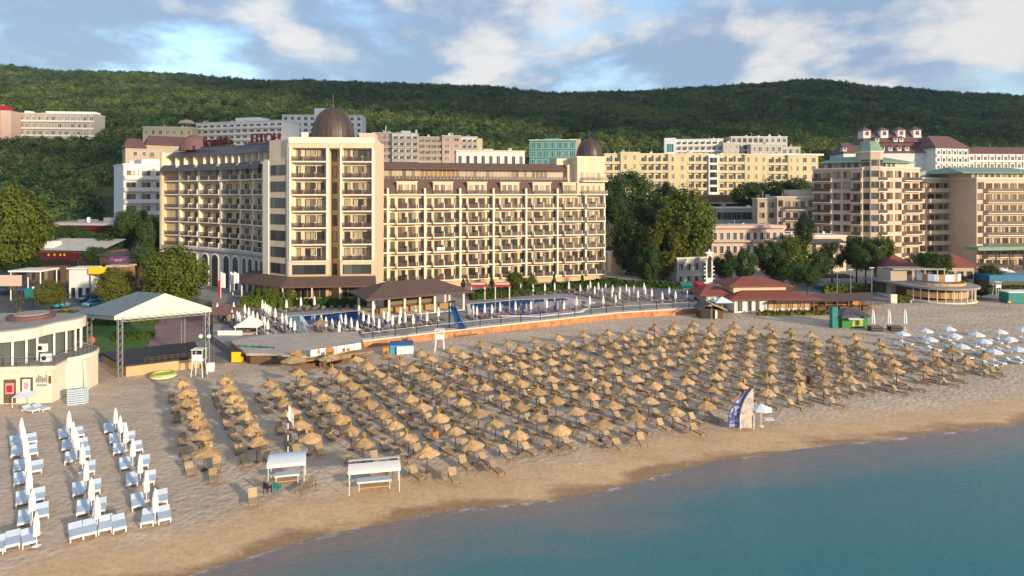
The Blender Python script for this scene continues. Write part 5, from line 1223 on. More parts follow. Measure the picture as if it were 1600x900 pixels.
# ------------------------------------------------------------------ the beach bar at the left edge
r = thing('beach_bar_building', 'cream two level beach bar with rounded terrace and glass upper storey at the picture edge', 'building', (-62, 82, 0))
def arc(cx, cy, rr, a0, a1, n): return [(cx + rr * math.cos(R(a0 + (a1 - a0) * k / n)), cy + rr * math.sin(R(a0 + (a1 - a0) * k / n))) for k in range(n + 1)]
wl = MB(); tz = 4.45
wl.prism([(-80, 77), (-54.9, 79.47), (-55.2, 82.4), (-53.9, 84.2), (-54.4, 87.5), (-60, 92), (-82, 92)], 0, tz - .5, M['canvas'])
wl.prism([(-80, 76.6), (-54.3, 79.1), (-54.6, 81.8)] + arc(-58.6, 86.0, 4.5, -45, 60, 12) + [(-60, 92.5), (-82, 92.5)], tz - .49, tz, M['canvas'])
wl.tube((-53.5, 83.6, 0), (-53.9, 83.9, tz - .5), .2, M['canvas'], n=10)
wl.build('wall', r)
d = MB(); d.prism([(-80, 76.9), (-54.7, 79.4), (-55.0, 82.0)] + arc(-58.6, 86.0, 4.2, -43, 60, 12) + [(-60, 92), (-82, 92)], tz + .01, tz + .05, M['paving']); d.build('terrace_floor', r)
d = MB(); pts = [(-80, 76.8), (-54.5, 79.3), (-54.8, 81.9)] + arc(-58.6, 86.0, 4.3, -43, 55, 12)
for a, c in zip(pts, pts[1:]):
    n = max(1, int(math.hypot(c[0] - a[0], c[1] - a[1]) / 1.4))
    for k in range(n): p = mid(a, c, k / n); d.tube((*p, tz + .05), (*p, tz + 1.1), .03, M['rail'], n=4)
    d.tube((*a, tz + 1.1), (*c, tz + 1.1), .035, M['metal'], n=4); d.tube((*a, tz + .6), (*c, tz + .6), .02, M['metal'], n=4)
d.build('railing', r)
ux = [(-80, 78.0)] + arc(-61.2, 81.6, 3.4, -90, 10, 8) + arc(-60.6, 87.0, 4.2, -42, 40, 8) + [(-60.5, 90.6), (-82, 90.6)]
d = MB(); d.prism([mid((-66, 86), p, .86) for p in ux], tz + .05, 7.35, M['barglass']); d.build('glazing', r)
d = MB()
for i, p in enumerate(ux[:-2]):
    if i % 2 == 0: q_ = mid((-66, 86), p, .94); d = MB(); d.tube((*q_, tz + .05), (*q_, 7.4), .13, M['trimw'], n=8); d.build('column', r)
d = MB(); d.prism(ux, 7.4, 8.6, M['canvas']); d.prism([mid((-66, 86), p, .97) for p in ux], 8.61, 8.75, M['rooftop']); d.build('roof_fascia', r)
d = MB(); d.prism(arc(-62.5, 86.6, 2.6, 0, 345, 22), 8.76, 9.3, M['maroonroof']); d.prism(arc(-62.5, 86.6, 2.0, 0, 345, 22), 9.31, 9.45, M['rooftop']); d.build('roof_drum', r)
for k, (px, y_, dz) in enumerate(((70, 80.7, 0.1), (64, 81.6, 1.1))):
    x = PX(px, y_); o = MB(); o.box(x - .55, x + .55, y_, y_ + .45, tz + dz, tz + dz + .95, M['trimw']); o.lathe([(.32, 0), (.32, .02)], 14, M['dark'], (0, 0, 0), Fr(0, 0, 0)) if False else None
    q_ = thing('air_conditioner', ['white air conditioning unit on the bar terrace', 'white air conditioning unit stacked higher on the bar terrace'][k], 'air conditioner', (x, y_, tz + dz)); o.build('casing', q_)
    o = MB(); o.mesh([(x - .12 + .3 * math.cos(a * .52), y_ - .012, tz + dz + .47 + .3 * math.sin(a * .52)) for a in range(12)] + [(x - .12, y_ - .012, tz + dz + .47)], [(i, (i + 1) % 12, 12) for i in range(12)], M['dark']); o.build('fan_grille', q_)
fw = Fr(-80, 77, math.atan2(2.3, 23.4))
def wx(px): m_ = (px - 800) / F; return (m_ * 77 + 80) / (fw.c - m_ * fw.s)
d = MB(); a, c = wx(6), wx(25); d.box(a, c, -.06, 0, .1, 2.9, M['wood'], fw); d.build('door', r)
d = MB(); d.box(wx(9), wx(22.5), -.10, -.065, 1.2, 2.5, M['pinksign'], fw); d.box(wx(11), wx(20), -.12, -.105, 1.4, 2.2, M['red'], fw); d.build('poster', r)
d = MB(); d.box(wx(32), wx(51.5), -.06, 0, 1.2, 3.1, M['wood'], fw); d.box(wx(35.5), wx(48), -.09, -.065, 1.4, 2.9, M['cloth'], fw); d.box(wx(38), wx(45), -.105, -.095, 1.7, 2.5, M['pinksign'], fw); d.build('window', r)
d = MB(); [d.box(wx(56 + 3.1 * k), wx(58.3 + 3.1 * k), -.04, 0, 2.5 - .1 * (k % 2), 3.0 + .12 * ((k * 3) % 4), M['metal'], fw) for k in range(6)]; [d.box(wx(58 + 4 * k), wx(61 + 4 * k), -.04, 0, 2.0, 2.25, M['metal'], fw) for k in range(4)]; d.box(wx(76), wx(80), -.05, 0, 2.3, 3.2, M['wood'], fw); d.build('wall_lettering', r)
d = MB(); d.mesh([fw(wx(31), -1.6, 1.15), fw(wx(60), -1.6, 1.15), fw(wx(62), 0, 1.5), fw(wx(33), 0, 1.5)], [(0, 1, 2, 3)], M['clothb']); [d.tube(fw(wx(p), -1.5, 0), fw(wx(p), -1.5, 1.15), .04, M['trimw']) for p in (32, 59)]; d.build('awning', r)
for px, py, lb in ((112, 634, 'stack of white plastic loungers, the hotel side half of the pair by the bar corner'), (126, 632, 'stack of white plastic loungers, the stage side half of the pair by the bar corner')):
    x, y, z = sand_at(px, py); d = MB()
    for k in range(7): d.box(x - .5, x + .5, y - .1, y + .7, .05 + .27 * k, .24 + .27 * k, M['mattress'])
    tag(d.build('lounger_stack', at=(x, y, 0)), lb, 'loungers', 'stacked white loungers by the bar')
for px, py, lb in ((48, 643, 'white bed left alone by the bar wall, turned sideways'), (64, 641, 'white bed beside the sideways one by the bar wall')):
    x, y, z = sand_at(px, py); r = thing('white_sun_bed', lb, 'sun bed', (x, y, z), 1.2); put(BF, 'frame', (0, 0, 0), 0, r); put(BM, 'mattress', (0, 0, 0), 0, r)
x, y, z = sand_at(255, 590); d = MB(); d.lathe([(1.35, 0), (1.6, .15), (1.65, .4), (1.55, .62), (1.4, .7), (1.25, .64), (1.2, .45)], 22, M['lime'], (x, y, 0)); d.lathe([(1.66, .2), (1.68, .42)], 22, M['cloth'], (x, y, 0), cap=False)
tag(d.build('inflatable_pool', at=(x, y, 0)), 'round lime and white inflatable pool on the sand before the stage', 'paddling pool')
def lifeguard(px, py, label, s, m):
    x, y, z = sand_at(px, py); r = thing('lifeguard_chair', label, 'lifeguard chair', (x, y, z))
    d = MB(); [d.tube((x + sx * .8 * s, y + sy * .7 * s, 0), (x + sx * .6 * s, y + sy * .5 * s, 2.2 * s), .06, m) for sx in (-1, 1) for sy in (-1, 1)]; d.build('leg', r)
    d = MB(); d.box(x - .75 * s, x + .75 * s, y - .6 * s, y + .6 * s, 2.2 * s, 2.3 * s, m); d.box(x - .7 * s, x + .7 * s, y - .6 * s, y - .54 * s, 2.31 * s, 3.1 * s, M['clothb']); d.build('seat', r)
    d = MB(); d.box(x - .8 * s, x + .8 * s, y - .7 * s, y + .7 * s, 3.7 * s, 3.8 * s, M['cloth']); d.build('roof', r); d = MB(); [d.tube((x + sx * .7 * s, y + sy * .55 * s, 2.3 * s), (x + sx * .7 * s, y + sy * .55 * s, 3.7 * s), .04, m) for sx in (-1, 1) for sy in (-1, 1)]; d.build('post', r)
lifeguard(311, 588, 'white lifeguard chair standing at the stage corner', 1.0, M['trimw']); lifeguard(687, 550, 'small white lifeguard chair at the back of the thatched parasols', .95, M['trimw'])
x, y, z = sand_at(328, 581); d = MB(); d.box(x - .4, x + .4, y, y + .6, 0, 1.2, M['trimw']); tag(d.build('white_cabinet', at=(x, y, 0)), 'small white cabinet beside the lifeguard chair by the stage', 'cabinet')
x, y = G(369, 566, .08); d = MB(); d.box(x - .7, x + .7, y, y + 1.1, .09, 1.6, M['yellow']); d.box(x - .72, x + .72, y - .03, y + 1.13, 1.6, 1.7, M['dark']); tag(d.build('yellow_bin', at=(x, y, .08)), 'yellow box shaped bin on the paving before the beach cafe', 'bin')
# ------------------------------------------------------------------ pool side
WALL = DECK[:5]
r = thing('retaining_wall', 'low orange stone wall with a pale coping between the pool deck and the sand', 'wall', (7, 125, 0))
d = MB(); c = MB()
for a, b_ in zip(WALL, WALL[1:]):
    f = Fr(a[0], a[1], math.atan2(b_[1] - a[1], b_[0] - a[0])); Ln = math.hypot(b_[0] - a[0], b_[1] - a[1])
    d.box(0, Ln, -.42, -.004, -.05, DZ - .02, M['brick'], f); c.box(-.02, Ln + .02, -.5, .35, DZ - .015, DZ + .14, M['trim'], f)
    k = 0
    while k < Ln - 1: d.box(k, k + .35, -.5, -.42, -.05, DZ - .03, M['brick'], f); k += 4.1
d.build('wall', r); c.build('coping', r)
r = thing('glass_fence', 'clear fence with dark posts running along the top of the orange wall', 'fence', (7, 125, DZ))
d = MB(); c = MB()
for a, b_ in zip(WALL, WALL[1:]):
    f = Fr(a[0], a[1], math.atan2(b_[1] - a[1], b_[0] - a[0])); Ln = math.hypot(b_[0] - a[0], b_[1] - a[1]); n = round(Ln / 4.1)
    for k in range(n): d.tube(f(Ln * (k + .5) / n, .15, DZ + .1), f(Ln * (k + .5) / n, .15, DZ + 1.9), .075, M['dark'], n=6)
    c.tube(f(0, .15, DZ + 1.25), f(Ln, .15, DZ + 1.25), .035, M['metal'], n=4); c.tube(f(0, .15, DZ + .3), f(Ln, .15, DZ + .3), .025, M['metal'], n=4)
    k = 0
    while k < Ln: c.tube(f(k, .15, DZ + .3), f(k, .15, DZ + 1.25), .012, M['metal'], n=3); k += .42
d.build('post', r); c.build('railing', r)
# wooden stairs and slide
x, y = G(722, 523, 0); f = Fr(x - 2.2, y - .2, R(30)); r = thing('wooden_stairs', 'brown wooden steps leading from the sand up to the pool deck', 'stairs', (x, y, 0)); d = MB()
for k in range(5): d.box(0, 4.4, -2.2 + .45 * k, -1.75 + .45 * k, 0, .22 * (k + 1), M['wood'], f)
d.build('steps', r); d = MB(); [d.tube(f(xx, -2.1, .3), f(xx, .1, 2.0), .06, M['wood']) for xx in (0, 4.4)]; [d.tube(f(xx, yy, 0), f(xx, yy, 1.3 + yy * .3), .05, M['wood']) for xx in (0, 4.4) for yy in (-2, -1, 0)]; d.build('handrail', r)
x, y = G(716, 515, DZ); r = thing('water_slide', 'blue water slide with a dark ladder tower behind the wooden steps', 'slide', (x, y, DZ)); d = MB()
pts = [(-1.3, 2.0, 3.6), (-.9, 1.4, 3.2), (-.4, .6, 2.2), (.1, 0, 1.2), (.6, -.4, .5), (1.1, -.6, .25)]
for (a, b_, cc), (a2, b2, c2) in zip(pts, pts[1:]):
    for s in (-1, 1): d.mesh([(x + a - .42, y + b_ - .3, DZ + cc), (x + a + .42, y + b_ + .3, DZ + cc), (x + a2 + .42, y + b2 + .3, DZ + c2), (x + a2 - .42, y + b2 - .3, DZ + c2)], [(0, 1, 2, 3) if s > 0 else (3, 2, 1, 0)], M['blue'])
    for s in (-1, 1): d.tube((x + a + s * .42, y + b_ + s * .3, DZ + cc + .18), (x + a2 + s * .42, y + b2 + s * .3, DZ + c2 + .18), .12, M['blue'], n=6)
d.build('chute', r); d = MB(); [d.tube((x - 1.3 + a, y + 2 + b_, DZ), (x - 1.3 + a, y + 2 + b_, DZ + 4.4), .09, M['blue']) for a in (-.5, .5) for b_ in (0, .9)]; d.box(x - 1.9, x - .7, y + 1.9, y + 3, DZ + 3.5, DZ + 3.62, M['dark']); d.box(x - 1.9, x - .7, y + 1.9, y + 3, DZ + 4.4, DZ + 4.6, M['dark']); d.build('ladder_tower', r)
# bar pavilion
r = thing('pool_bar', 'open pool bar with a brown hipped roof on pale square columns between the two pools', 'pavilion', (-16, 134, DZ))
f = Fr(-26.6, 127.3, R(29)); W = 19.0; D_ = 9.5; d = MB(); d.hip(-1.8, W + 1.6, -1.5, D_ + 1.5, 5.0, 7.3, M['brownroof'], f, 6, .3); d.build('roof', r)
for k in range(7):
    for yy in (0, D_):
        d = MB(); d.box(W * k / 6 - .2, W * k / 6 + .2, yy - .2, yy + .2, DZ, 4.72, M['trim'], f); d.build('column', r)
d = MB(); d.box(W * .1, W * .95, 3.4, 4.2, DZ, DZ + 1.15, M['woodl'], f); d.box(W * .25, W * .8, 5.5, 8, DZ, 3.8, M['wood'], f); d.box(W * .27, W * .78, 5.3, 5.5, DZ + 1.3, 3.2, M['glassl'], f); d.build('bar_counter', r)
d = MB(); d.box(-.4, W + .2, -.3, D_, DZ, DZ + .12, M['trim'], f); d.build('floor', r)
# hedges in front of the hotel: one leafy mesh each
def leaf_box(mb, f, x0, x1, y0, y1, z0, z1, n, s, m, q):
    for k in range(n):
        x = q.uniform(x0, x1); y = q.uniform(y0, y1); z = z0 + (z1 - z0) * (q.random() ** .7); a = q.uniform(0, 6.28); t = q.uniform(-.9, .9); w_ = s * q.uniform(.6, 1.3)
        ux, uy = math.cos(a) * w_, math.sin(a) * w_; vx, vy, vz = -math.sin(a) * math.sin(t) * w_, math.cos(a) * math.sin(t) * w_, math.cos(t) * w_
        mb.poly([f(x - ux - vx, y - uy - vy, z - vz), f(x + ux - vx, y + uy - vy, z - vz), f(x + ux + vx, y + uy + vy, z + vz), f(x - ux + vx, y - uy + vy, z + vz)], m)
hq = random.Random(5)
def hedge(label, pa, Ya, pb, Yb, z0, z1, dep=1.6, m='hedge', dens=26):
    f, W = frame_px(pa, Ya, pb, Yb); mb = MB(); mb.box(.2, W - .2, .2, dep - .2, z0, z1 - .35, M[m], f); n = int(W * dep * (z1 - z0) * dens * .5)
    leaf_box(mb, f, 0, W, -.1, dep, z0 + .1, z1, min(n, 6000), .22, M[m], hq)
    o = mb.build('hedge', at=(*f(W / 2, 0)[:2], z0)); return tag(o, label, 'hedge')
hedge('long clipped green hedge between the second pool and the hotel front', 738, 148, 965, 170, DZ, 3.2, 2.2)
hedge('dark hedge in front of the restaurant windows behind the first pool', 452, 139, 572, 139, DZ, 2.9, 1.6)
hedge('green hedge under the dome end of the hotel beside the parasol terrace', 940, 172, 1085, 165, DZ, 2.6, 2.2)
hedge('low hedge at the back of the lawn behind the stage', 118, 124, 246, 127, .09, 1.6, 2.0)
hedge('low hedge between the lawn strip and the stage deck', 175, 112, 240, 114, .09, 1.3, 1.6)
hedge('hedge beside the urns on the street side of the beach bar', -20, 128, 128, 131, .08, 1.7, 2.2)
hedge('planted strip at the corner of the skirt roof with tangled green leaves', 372, 139, 452, 137, DZ, 3.3, 2.5, 'leaf')
hedge('clipped shrubs before the blue pool wall at the picture edge', 1545, 165, 1640, 166, .1, 2.0, 1.5)
hedge('green bank below the long blue pool wall behind the restaurant awning', 1288, 165, 1365, 166, .1, 2.2, 1.8, 'leaf')
hedge('loose shrubs at the foot of the terrace restaurant side wall', 1400, 151.5, 1424, 151.5, .1, 1.6, 1.2, 'leaf')
# parasols by the pool
pp = [(330 + u / 8.89, 430 + v / 8.89) for u, v in ((85, 500), (260, 570), (290, 600), (312, 495), (360, 630), (390, 650), (430, 690), (465, 700), (515, 700), (467, 535), (522, 565), (580, 615), (640, 650), (710, 690), (740, 700), (787, 745), (710, 470), (750, 500), (775, 520), (800, 540), (830, 575), (890, 590), (985, 660), (1040, 690), (1105, 720), (1160, 765), (1045, 450), (1245, 430), (1435, 415))]
z1 = [('at the deck corner', pp)]
z1.append(('before the first pool', [(380 + u / 5.33, 440 + v / 5.33) for u, v in ((650, 355), (690, 375), (740, 400), (800, 420), (815, 345), (852, 360), (900, 385), (950, 405), (1000, 330), (1045, 350), (1085, 370), (1130, 385), (1170, 315), (1205, 335), (1245, 360), (1310, 300), (1350, 340), (1300, 350), (1415, 350), (1435, 280), (1475, 315), (1530, 330))]))
z1.append(('around the second pool', [(680 + u / 8, 430 + v / 8) for u, v in ((40, 515), (475, 480), (522, 495), (620, 470), (707, 480), (810, 450), (1003, 440), (1195, 425), (1395, 410), (460, 215), (605, 245), (770, 235), (922, 225), (1068, 215), (1222, 205), (1370, 195), (1492, 185))]))
z1.append(('on the far terrace', [(860 + u / 6.667, 430 + v / 6.667) for u, v in ((193, 145), (310, 165), (415, 130), (390, 180), (460, 190), (500, 150), (540, 210), (575, 165), (648, 175), (640, 225), (725, 200), (718, 245), (790, 165), (818, 215), (872, 185), (912, 230), (975, 160), (988, 200), (1055, 220), (1165, 250), (1237, 205), (1303, 245), (1425, 240), (1563, 225), (140, 350), (272, 315), (410, 300), (550, 295), (680, 285))]))
LB = {M_: None for M_ in ()}
PL = mesh_of(lounger_mesh(M['rail'], M['greywood'], 30), 'pool_lounger')
nl = 0
for zn, pts in z1:
    for i, (px, py) in enumerate(sorted(pts), 1):
        x, y = G(px, py, DZ + .75)
        r = thing('folded_parasol', f'folded white parasol {zn}, {nth(i)} from the stage side', 'parasol', (x, y, DZ), rnd.uniform(0, 1), 'folded white parasols on the pool deck'); r.scale = (1.1, 1.1, rnd.uniform(.95, 1.08))
        put(CPA, 'pole', (0, 0, 0), 0, r); put(CPB, 'canopy', (0, 0, 0), 0, r)
        for s in (-1, 1):
            nl += 1; a = R(25) + rnd.uniform(-.15, .15)
            o = put(PL, 'pool_lounger', (x + s * .95 * math.cos(a), y + s * .95 * math.sin(a) - .3, DZ), a); tag(o, f'grey lounger, {"stage" if s < 0 else "far"} side of the {nth(i)} folded parasol {zn}', 'sun lounger', 'grey loungers on the pool deck')
for i in range(18):                      # a row of grey seats at the back edge of the second pool
    px = 742 + i * 11.2; x, y = G(px, 464 - i * .55, DZ); o = put(PL, 'pool_lounger', (x, y, DZ), R(20)); tag(o, f'grey lounger at the hedge edge of the second pool, {nth(i + 1)} from the bar', 'sun lounger', 'grey loungers on the pool deck')
for i in range(9):
    x, y = G(455 + i * 12.5, 487 - i * .6, DZ); o = put(PL, 'pool_lounger', (x, y, DZ), R(8)); tag(o, f'grey lounger at the hedge edge of the first pool, {nth(i + 1)} from the stage side', 'sun lounger', 'grey loungers on the pool deck')
# red canopied pool stands
for a, b_, lb in ((735, 760, 'red canopy stand by the hedge, the one nearer the pool bar'), (772, 798, 'red canopy stand by the hedge with a pale flat top, farther from the pool bar')):
    Y = 151; x0, x1 = PX(a, Y), PX(b_, Y); r = thing('canopy_stand', lb, 'stand', ((x0 + x1) / 2, Y, DZ)); d = MB(); d.box(x0, x1, Y - 1.5, Y + 1.5, PZ(446.5, Y), PZ(444, Y), M['red']); d.box(x0 + .2, x1 - .3, Y - 1, Y + 1, PZ(443.9, Y), PZ(441.5, Y), M['plaster_pink']); d.build('canopy', r); d = MB(); [d.tube((xx, yy, DZ), (xx, yy, PZ(446.5, Y)), .12, M['trim']) for xx in (x0 + .3, x1 - .3) for yy in (Y - 1.3, Y + 1.3)]; d.build('post', r)
# beach cafe under the terrace corner
r = thing('beach_cafe', 'beach cafe under a rounded terrace with orange discs on its white parapet', 'cafe', (-31, 104, 0))
T = [(-24.4, 107.4), G(560, 545, 1.4), G(520, 556, 1.4), G(470, 560, 1.4), G(425, 556, 1.4), G(385, 556, 1.4), (-44.5, 105), (-40, 110), (-26, 112)]
d = MB(); d.prism(T, 1.42, 1.75, M['terrace']); d.build('terrace', r)
d = MB(); d.prism([mid((-34, 106), p, .93) for p in T], 0, 1.415, M['wood']); d.build('wall', r)
d = MB(); p0, p1_ = G(485, 560, 1.5), G(565, 548, 1.5)
for k in range(6): a, b_ = mid(p0, p1_, k / 6), mid(p0, p1_, (k + .94) / 6); fx = Fr(*a, math.atan2(b_[1] - a[1], b_[0] - a[0])); d.box(0, math.hypot(b_[0] - a[0], b_[1] - a[1]), -.05, .05, 1.76, 2.7, M['cloth'] if k % 2 else M['clothb'], fx)
d.build('parapet', r)
for px, rr in ((467, .45), (497, .4), (517, .62), (545, .3)):
    p = G(px, 552 - (px - 467) * .07, 2.2); d = MB(); d.mesh([(p[0] + rr * math.cos(a * .42) + 0, p[1] - .35, 2.3 + rr * math.sin(a * .42)) for a in range(15)] + [(p[0] + rr * math.cos(a * .42), p[1] - .28, 2.3 + rr * math.sin(a * .42)) for a in range(15)], [tuple(range(15)), tuple(range(29, 14, -1))] + [(i, 15 + i, 15 + (i + 1) % 15, (i + 1) % 15) for i in range(15)], M['orange']); d.build('orange_disc', r)
d = MB(); a, b_ = G(497, 566, .6), G(545, 559, .6); fx = Fr(*a, math.atan2(b_[1] - a[1], b_[0] - a[0])); LL = math.hypot(b_[0] - a[0], b_[1] - a[1]); d.box(0, LL, -.9, -.6, .85, 1.12, M['woodl'], fx); d.box(0, LL, -.6, -.5, 0, .84, M['wood'], fx); d.build('bar_counter', r)
d = MB(); d.box(-3, LL + 3.4, -1.3, 3, 1.25, 1.41, M['woodl'], fx); d.build('awning', r)
x, y = G(500, 519, 1.75); r = thing('thatched_parasol', 'thatched parasol standing on the terrace of the beach cafe', 'parasol', (x, y, 1.75)); r.scale = (1.25, 1.25, .9); put(POLE, 'pole', (0, 0, 0), 0, r); t = put(TH[1], 'thatch_roof', (0, 0, 0), 0, r); put(TU[1], 'tuft', (0, 0, 0), 0, t)
for px, py, lb in ((458, 582, 'wide thatched parasol before the dark beach cafe counter, stage side'), (516, 578, 'wide greyish thatched parasol before the dark beach cafe counter, farther from the stage')):
    x, y, z = sand_at(px, py); r = thing('thatched_parasol', lb, 'parasol', (x, y, z)); r.scale = (1.5, 1.5, .95); put(POLE, 'pole', (0, 0, 0), 0, r); t = put(TH[2], 'thatch_roof', (0, 0, 0), 0, r); put(TU[2], 'tuft', (0, 0, 0), 0, t)
# white gazebo, brown gazebo
x, y = G(370, 533, .1); r = thing('gazebo', 'white pointed gazebo tent beside a row of white panels by the paving', 'gazebo', (x, y, .08)); d = MB(); d.lathe([(2.9, 2.3), (2.8, 2.5), (1.2, 3.2), (.15, 3.9)], 4, M['cloth'], (x + 1.5, y + 2, .08), a0=R(45)); d.build('roof', r)
d = MB(); [d.tube((x + 1.5 + sx * 1.8, y + 2 + sy * 1.8, .08), (x + 1.5 + sx * 1.8, y + 2 + sy * 1.8, 2.5), .06, M['trimw']) for sx in (-1, 1) for sy in (-1, 1)]; d.build('post', r)
d = MB(); [d.box(x - 3.2 + 1.05 * k, x - 2.2 + 1.05 * k, y - .1, y, .09, 1.9, M['cloth']) for k in range(4)]; d.build('side_panel', r); d = MB(); d.box(x + .6, x + 2.4, y + .6, y + 2, .09, 1.3, M['plaster_pink']); d.build('counter', r)
x, y = G(341, 513, .1); r = thing('gazebo', 'small square gazebo with a brown hipped roof at the edge of the red paving', 'gazebo', (x, y, .08)); d = MB(); d.hip(x - 2.4, x + 2.6, y - .6, y + 4.4, 2.9, 4.3, M['maroonroof']); d.build('roof', r); d = MB(); [d.box(x + a - .15, x + a + .15, y + b_ - .15, y + b_ + .15, .08, 2.65, M['woodl']) for a in (-1.7, 1.9) for b_ in (0, 3.8)]; d.build('post', r)
d = MB(); d.box(x - 1.4, x + 1.6, y + .4, y + .6, .1, 1.1, M['wood']); d.build('counter', r)
# poolside lane of glass boxes by the paving
r = thing('beach_gate', 'low glass and steel enclosure on a brown base beside the yellow bin', 'enclosure', (*G(405, 560, 0), 0)); a, b_ = G(378, 557, .1), G(432, 560, .1); fx = Fr(*a, math.atan2(b_[1] - a[1], b_[0] - a[0])); LL = math.hypot(b_[0] - a[0], b_[1] - a[1]); d = MB(); d.box(0, LL, -.9, -.5, 0, .7, M['brick'], fx); d.build('base', r); d = MB(); [d.box(LL * k / 5 + .05, LL * (k + 1) / 5 - .05, -.75, -.7, .75, 2.0, M['glasst'], fx) for k in range(5)]; d.build('pane', r); d = MB(); [d.box(LL * k / 5 - .05, LL * k / 5 + .05, -.8, -.65, .7, 2.05, M['dark'], fx) for k in range(6)]; d.build('post', r)
# kayak kiosk: blue and white
x, y, z = sand_at(630, 556); r = thing('rental_counter', 'small blue and white rental counter standing on the sand behind the parasols', 'counter', (x, y, z)); f = Fr(x - 2, y, R(12)); d = MB(); d.box(0, 3.4, .6, 2.2, 0, 1.5, M['skyblue'], f); d.prism([(0, .4), (3.6, .2), (3.6, 2.4), (0, 2.4)], 1.5, 1.75, M['blue'], f); d.build('body', r); d = MB(); [d.box(1.0 + .65 * k, 1.6 + .65 * k, .15, .35, .1, 1.3, M['trimw'], f) for k in range(4)]; d.build('white_board', r); d = MB(); d.box(-1.1, -.2, .2, 1.2, 0, 1.2, M['orange'], f); d.build('side_box', r)
# flags and lamps
def flag(px, Y, ytop, ybot, label, m, m2=None):
    x = PX(px, Y); z0 = max(PZ(ybot, Y), 0.08); zt = PZ(ytop, Y); r = thing('flagpole', label, 'flag', (x, Y, z0)); d = MB(); d.tube((x, Y, z0), (x, Y, zt), .07, M['trimw'], .05); d.build('pole', r)
    d = MB(); h = (zt - z0) * .62
    for k in range(4): a = .08 + .22 * k; d.mesh([(x + a, Y + .1 * math.sin(2 * k), zt - .1 - .1 * k), (x + a + .22, Y + .1 * math.sin(2 * k + 2), zt - .2 - .1 * k), (x + a + .22, Y + .1 * math.sin(2 * k + 2), zt - h), (x + a, Y + .1 * math.sin(2 * k), zt - h + .1)], [(0, 3, 2, 1)], m)
    if m2: d.box(x - .55, x + .02, Y - .03, Y + .03, zt - h - 1.6, zt - h * .55, m2)
    d.build('flag', r)
flag(345, 142, 424, 466, 'flagpole with a white flag above a red one before the hotel entrance', M['cloth'], M['red']); flag(360, 143, 424, 456, 'plain white flag in the middle of three at the hotel entrance', M['cloth']); flag(366, 141, 424, 454, 'plain white flag closest to the skirt roof at the hotel entrance', M['cloth'])
def lamp(px, py, ytop, label, arms=2, m=None, z=0.08):
    x, y = G(px, py, z); zt = PZ(ytop, y); r = thing('street_lamp', label, 'street lamp', (x, y, z)); d = MB(); d.tube((x, y, z), (x, y, zt), .07, m or M['dark'], .05); d.build('pole', r)
    for s in ((-1, 1) if arms == 2 else (0,)): d = MB(); d.lathe([(.02, -.25), (.25, -.1), (.3, .05), (.2, .25), (.02, .32)], 10, M['bulb'], (x + s * .55, y, zt)); (d.tube((x, y, zt - .1), (x + s * .55, y, zt - .1), .03, M['dark']) if s else None); d.build('lamp_globe', r)
lamp(320, 590, 526, 'twin globe lamp beside the stage corner tower', 2); lamp(1112, 512, 467, 'twin globe lamp in front of the grey hut', 2, M['metal']); lamp(144, 534, 499, 'dark slim lamp standing behind the stage lawn', 1); lamp(229, 510, 494, 'dark slim lamp on the paving behind the tent roof, stage side', 1); lamp(259, 508, 493, 'dark slim lamp on the paving behind the tent ridge, hotel side', 1); lamp(52, 480, 450, 'thin brown lamp post between the palm and the small tree by the street', 1, M['wood'])
# planters
for px, py, lb in ((32, 492, 'large terracotta urn near the picture edge on the street side of the bar'), (101, 489, 'large terracotta urn near the tent roof on the street side of the bar'), (143, 531, 'small terracotta pot on the lawn behind the stage')):
    Y = G(px, py + 6, .1)[1]; x = PX(px, Y); s = 1.0 if py < 500 else .7; d = MB(); d.lathe([(.35 * s, 0), (.6 * s, .25 * s), (.85 * s, .8 * s), (.75 * s, 1.25 * s), (.5 * s, 1.5 * s), (.6 * s, 1.65 * s), (.45 * s, 1.55 * s)], 16, M['terracotta'], (x, Y, .08)); tag(d.build('plant_urn', at=(x, Y, .08), smooth=True), lb, 'urn')
# star column
x, y = G(1108, 497, .1); Y = 150; x = PX(1108, Y); r = thing('star_column', 'light column of two white curly posts with a white star on top', 'light column', (x, Y, .1)); d = MB()
for s in (-1, 1):
    d.tube((x + s * .62, Y, .1), (x + s * .62, Y, PZ(407, Y)), .16, M['bulb'], n=8)
    for k in range(9): zz_ = 1.2 + k * (PZ(409, Y) - 1.5) / 9; d.box(x + s * .62 + (0 if s > 0 else -.55), x + s * .62 + (.55 if s > 0 else 0), Y - .08, Y + .08, zz_, zz_ + .22, M['bulb'])
d.build('post', r); d = MB(); d.tube((x, Y, .1), (x, Y, PZ(400, Y)), .12, M['dark']); d.box(x - .5, x + .5, Y - .12, Y + .1, PZ(446, Y), PZ(434, Y), M['bulb']); d.build('mast', r)
d = MB(); zc_ = PZ(396.5, Y); P = [((1.15 if k % 2 == 0 else .5) * math.sin(k * math.pi / 5), (1.15 if k % 2 == 0 else .5) * math.cos(k * math.pi / 5)) for k in range(10)]
d.mesh([(x + a, Y - .2, zc_ + b_) for a, b_ in P] + [(x, Y - .5, zc_)] + [(x + a, Y + .1, zc_ + b_) for a, b_ in P], [((i + 1) % 10, i, 10) for i in range(10)] + [(i, (i + 1) % 10, 11 + (i + 1) % 10, 11 + i) for i in range(10)], M['bulb']); d.build('star', r)

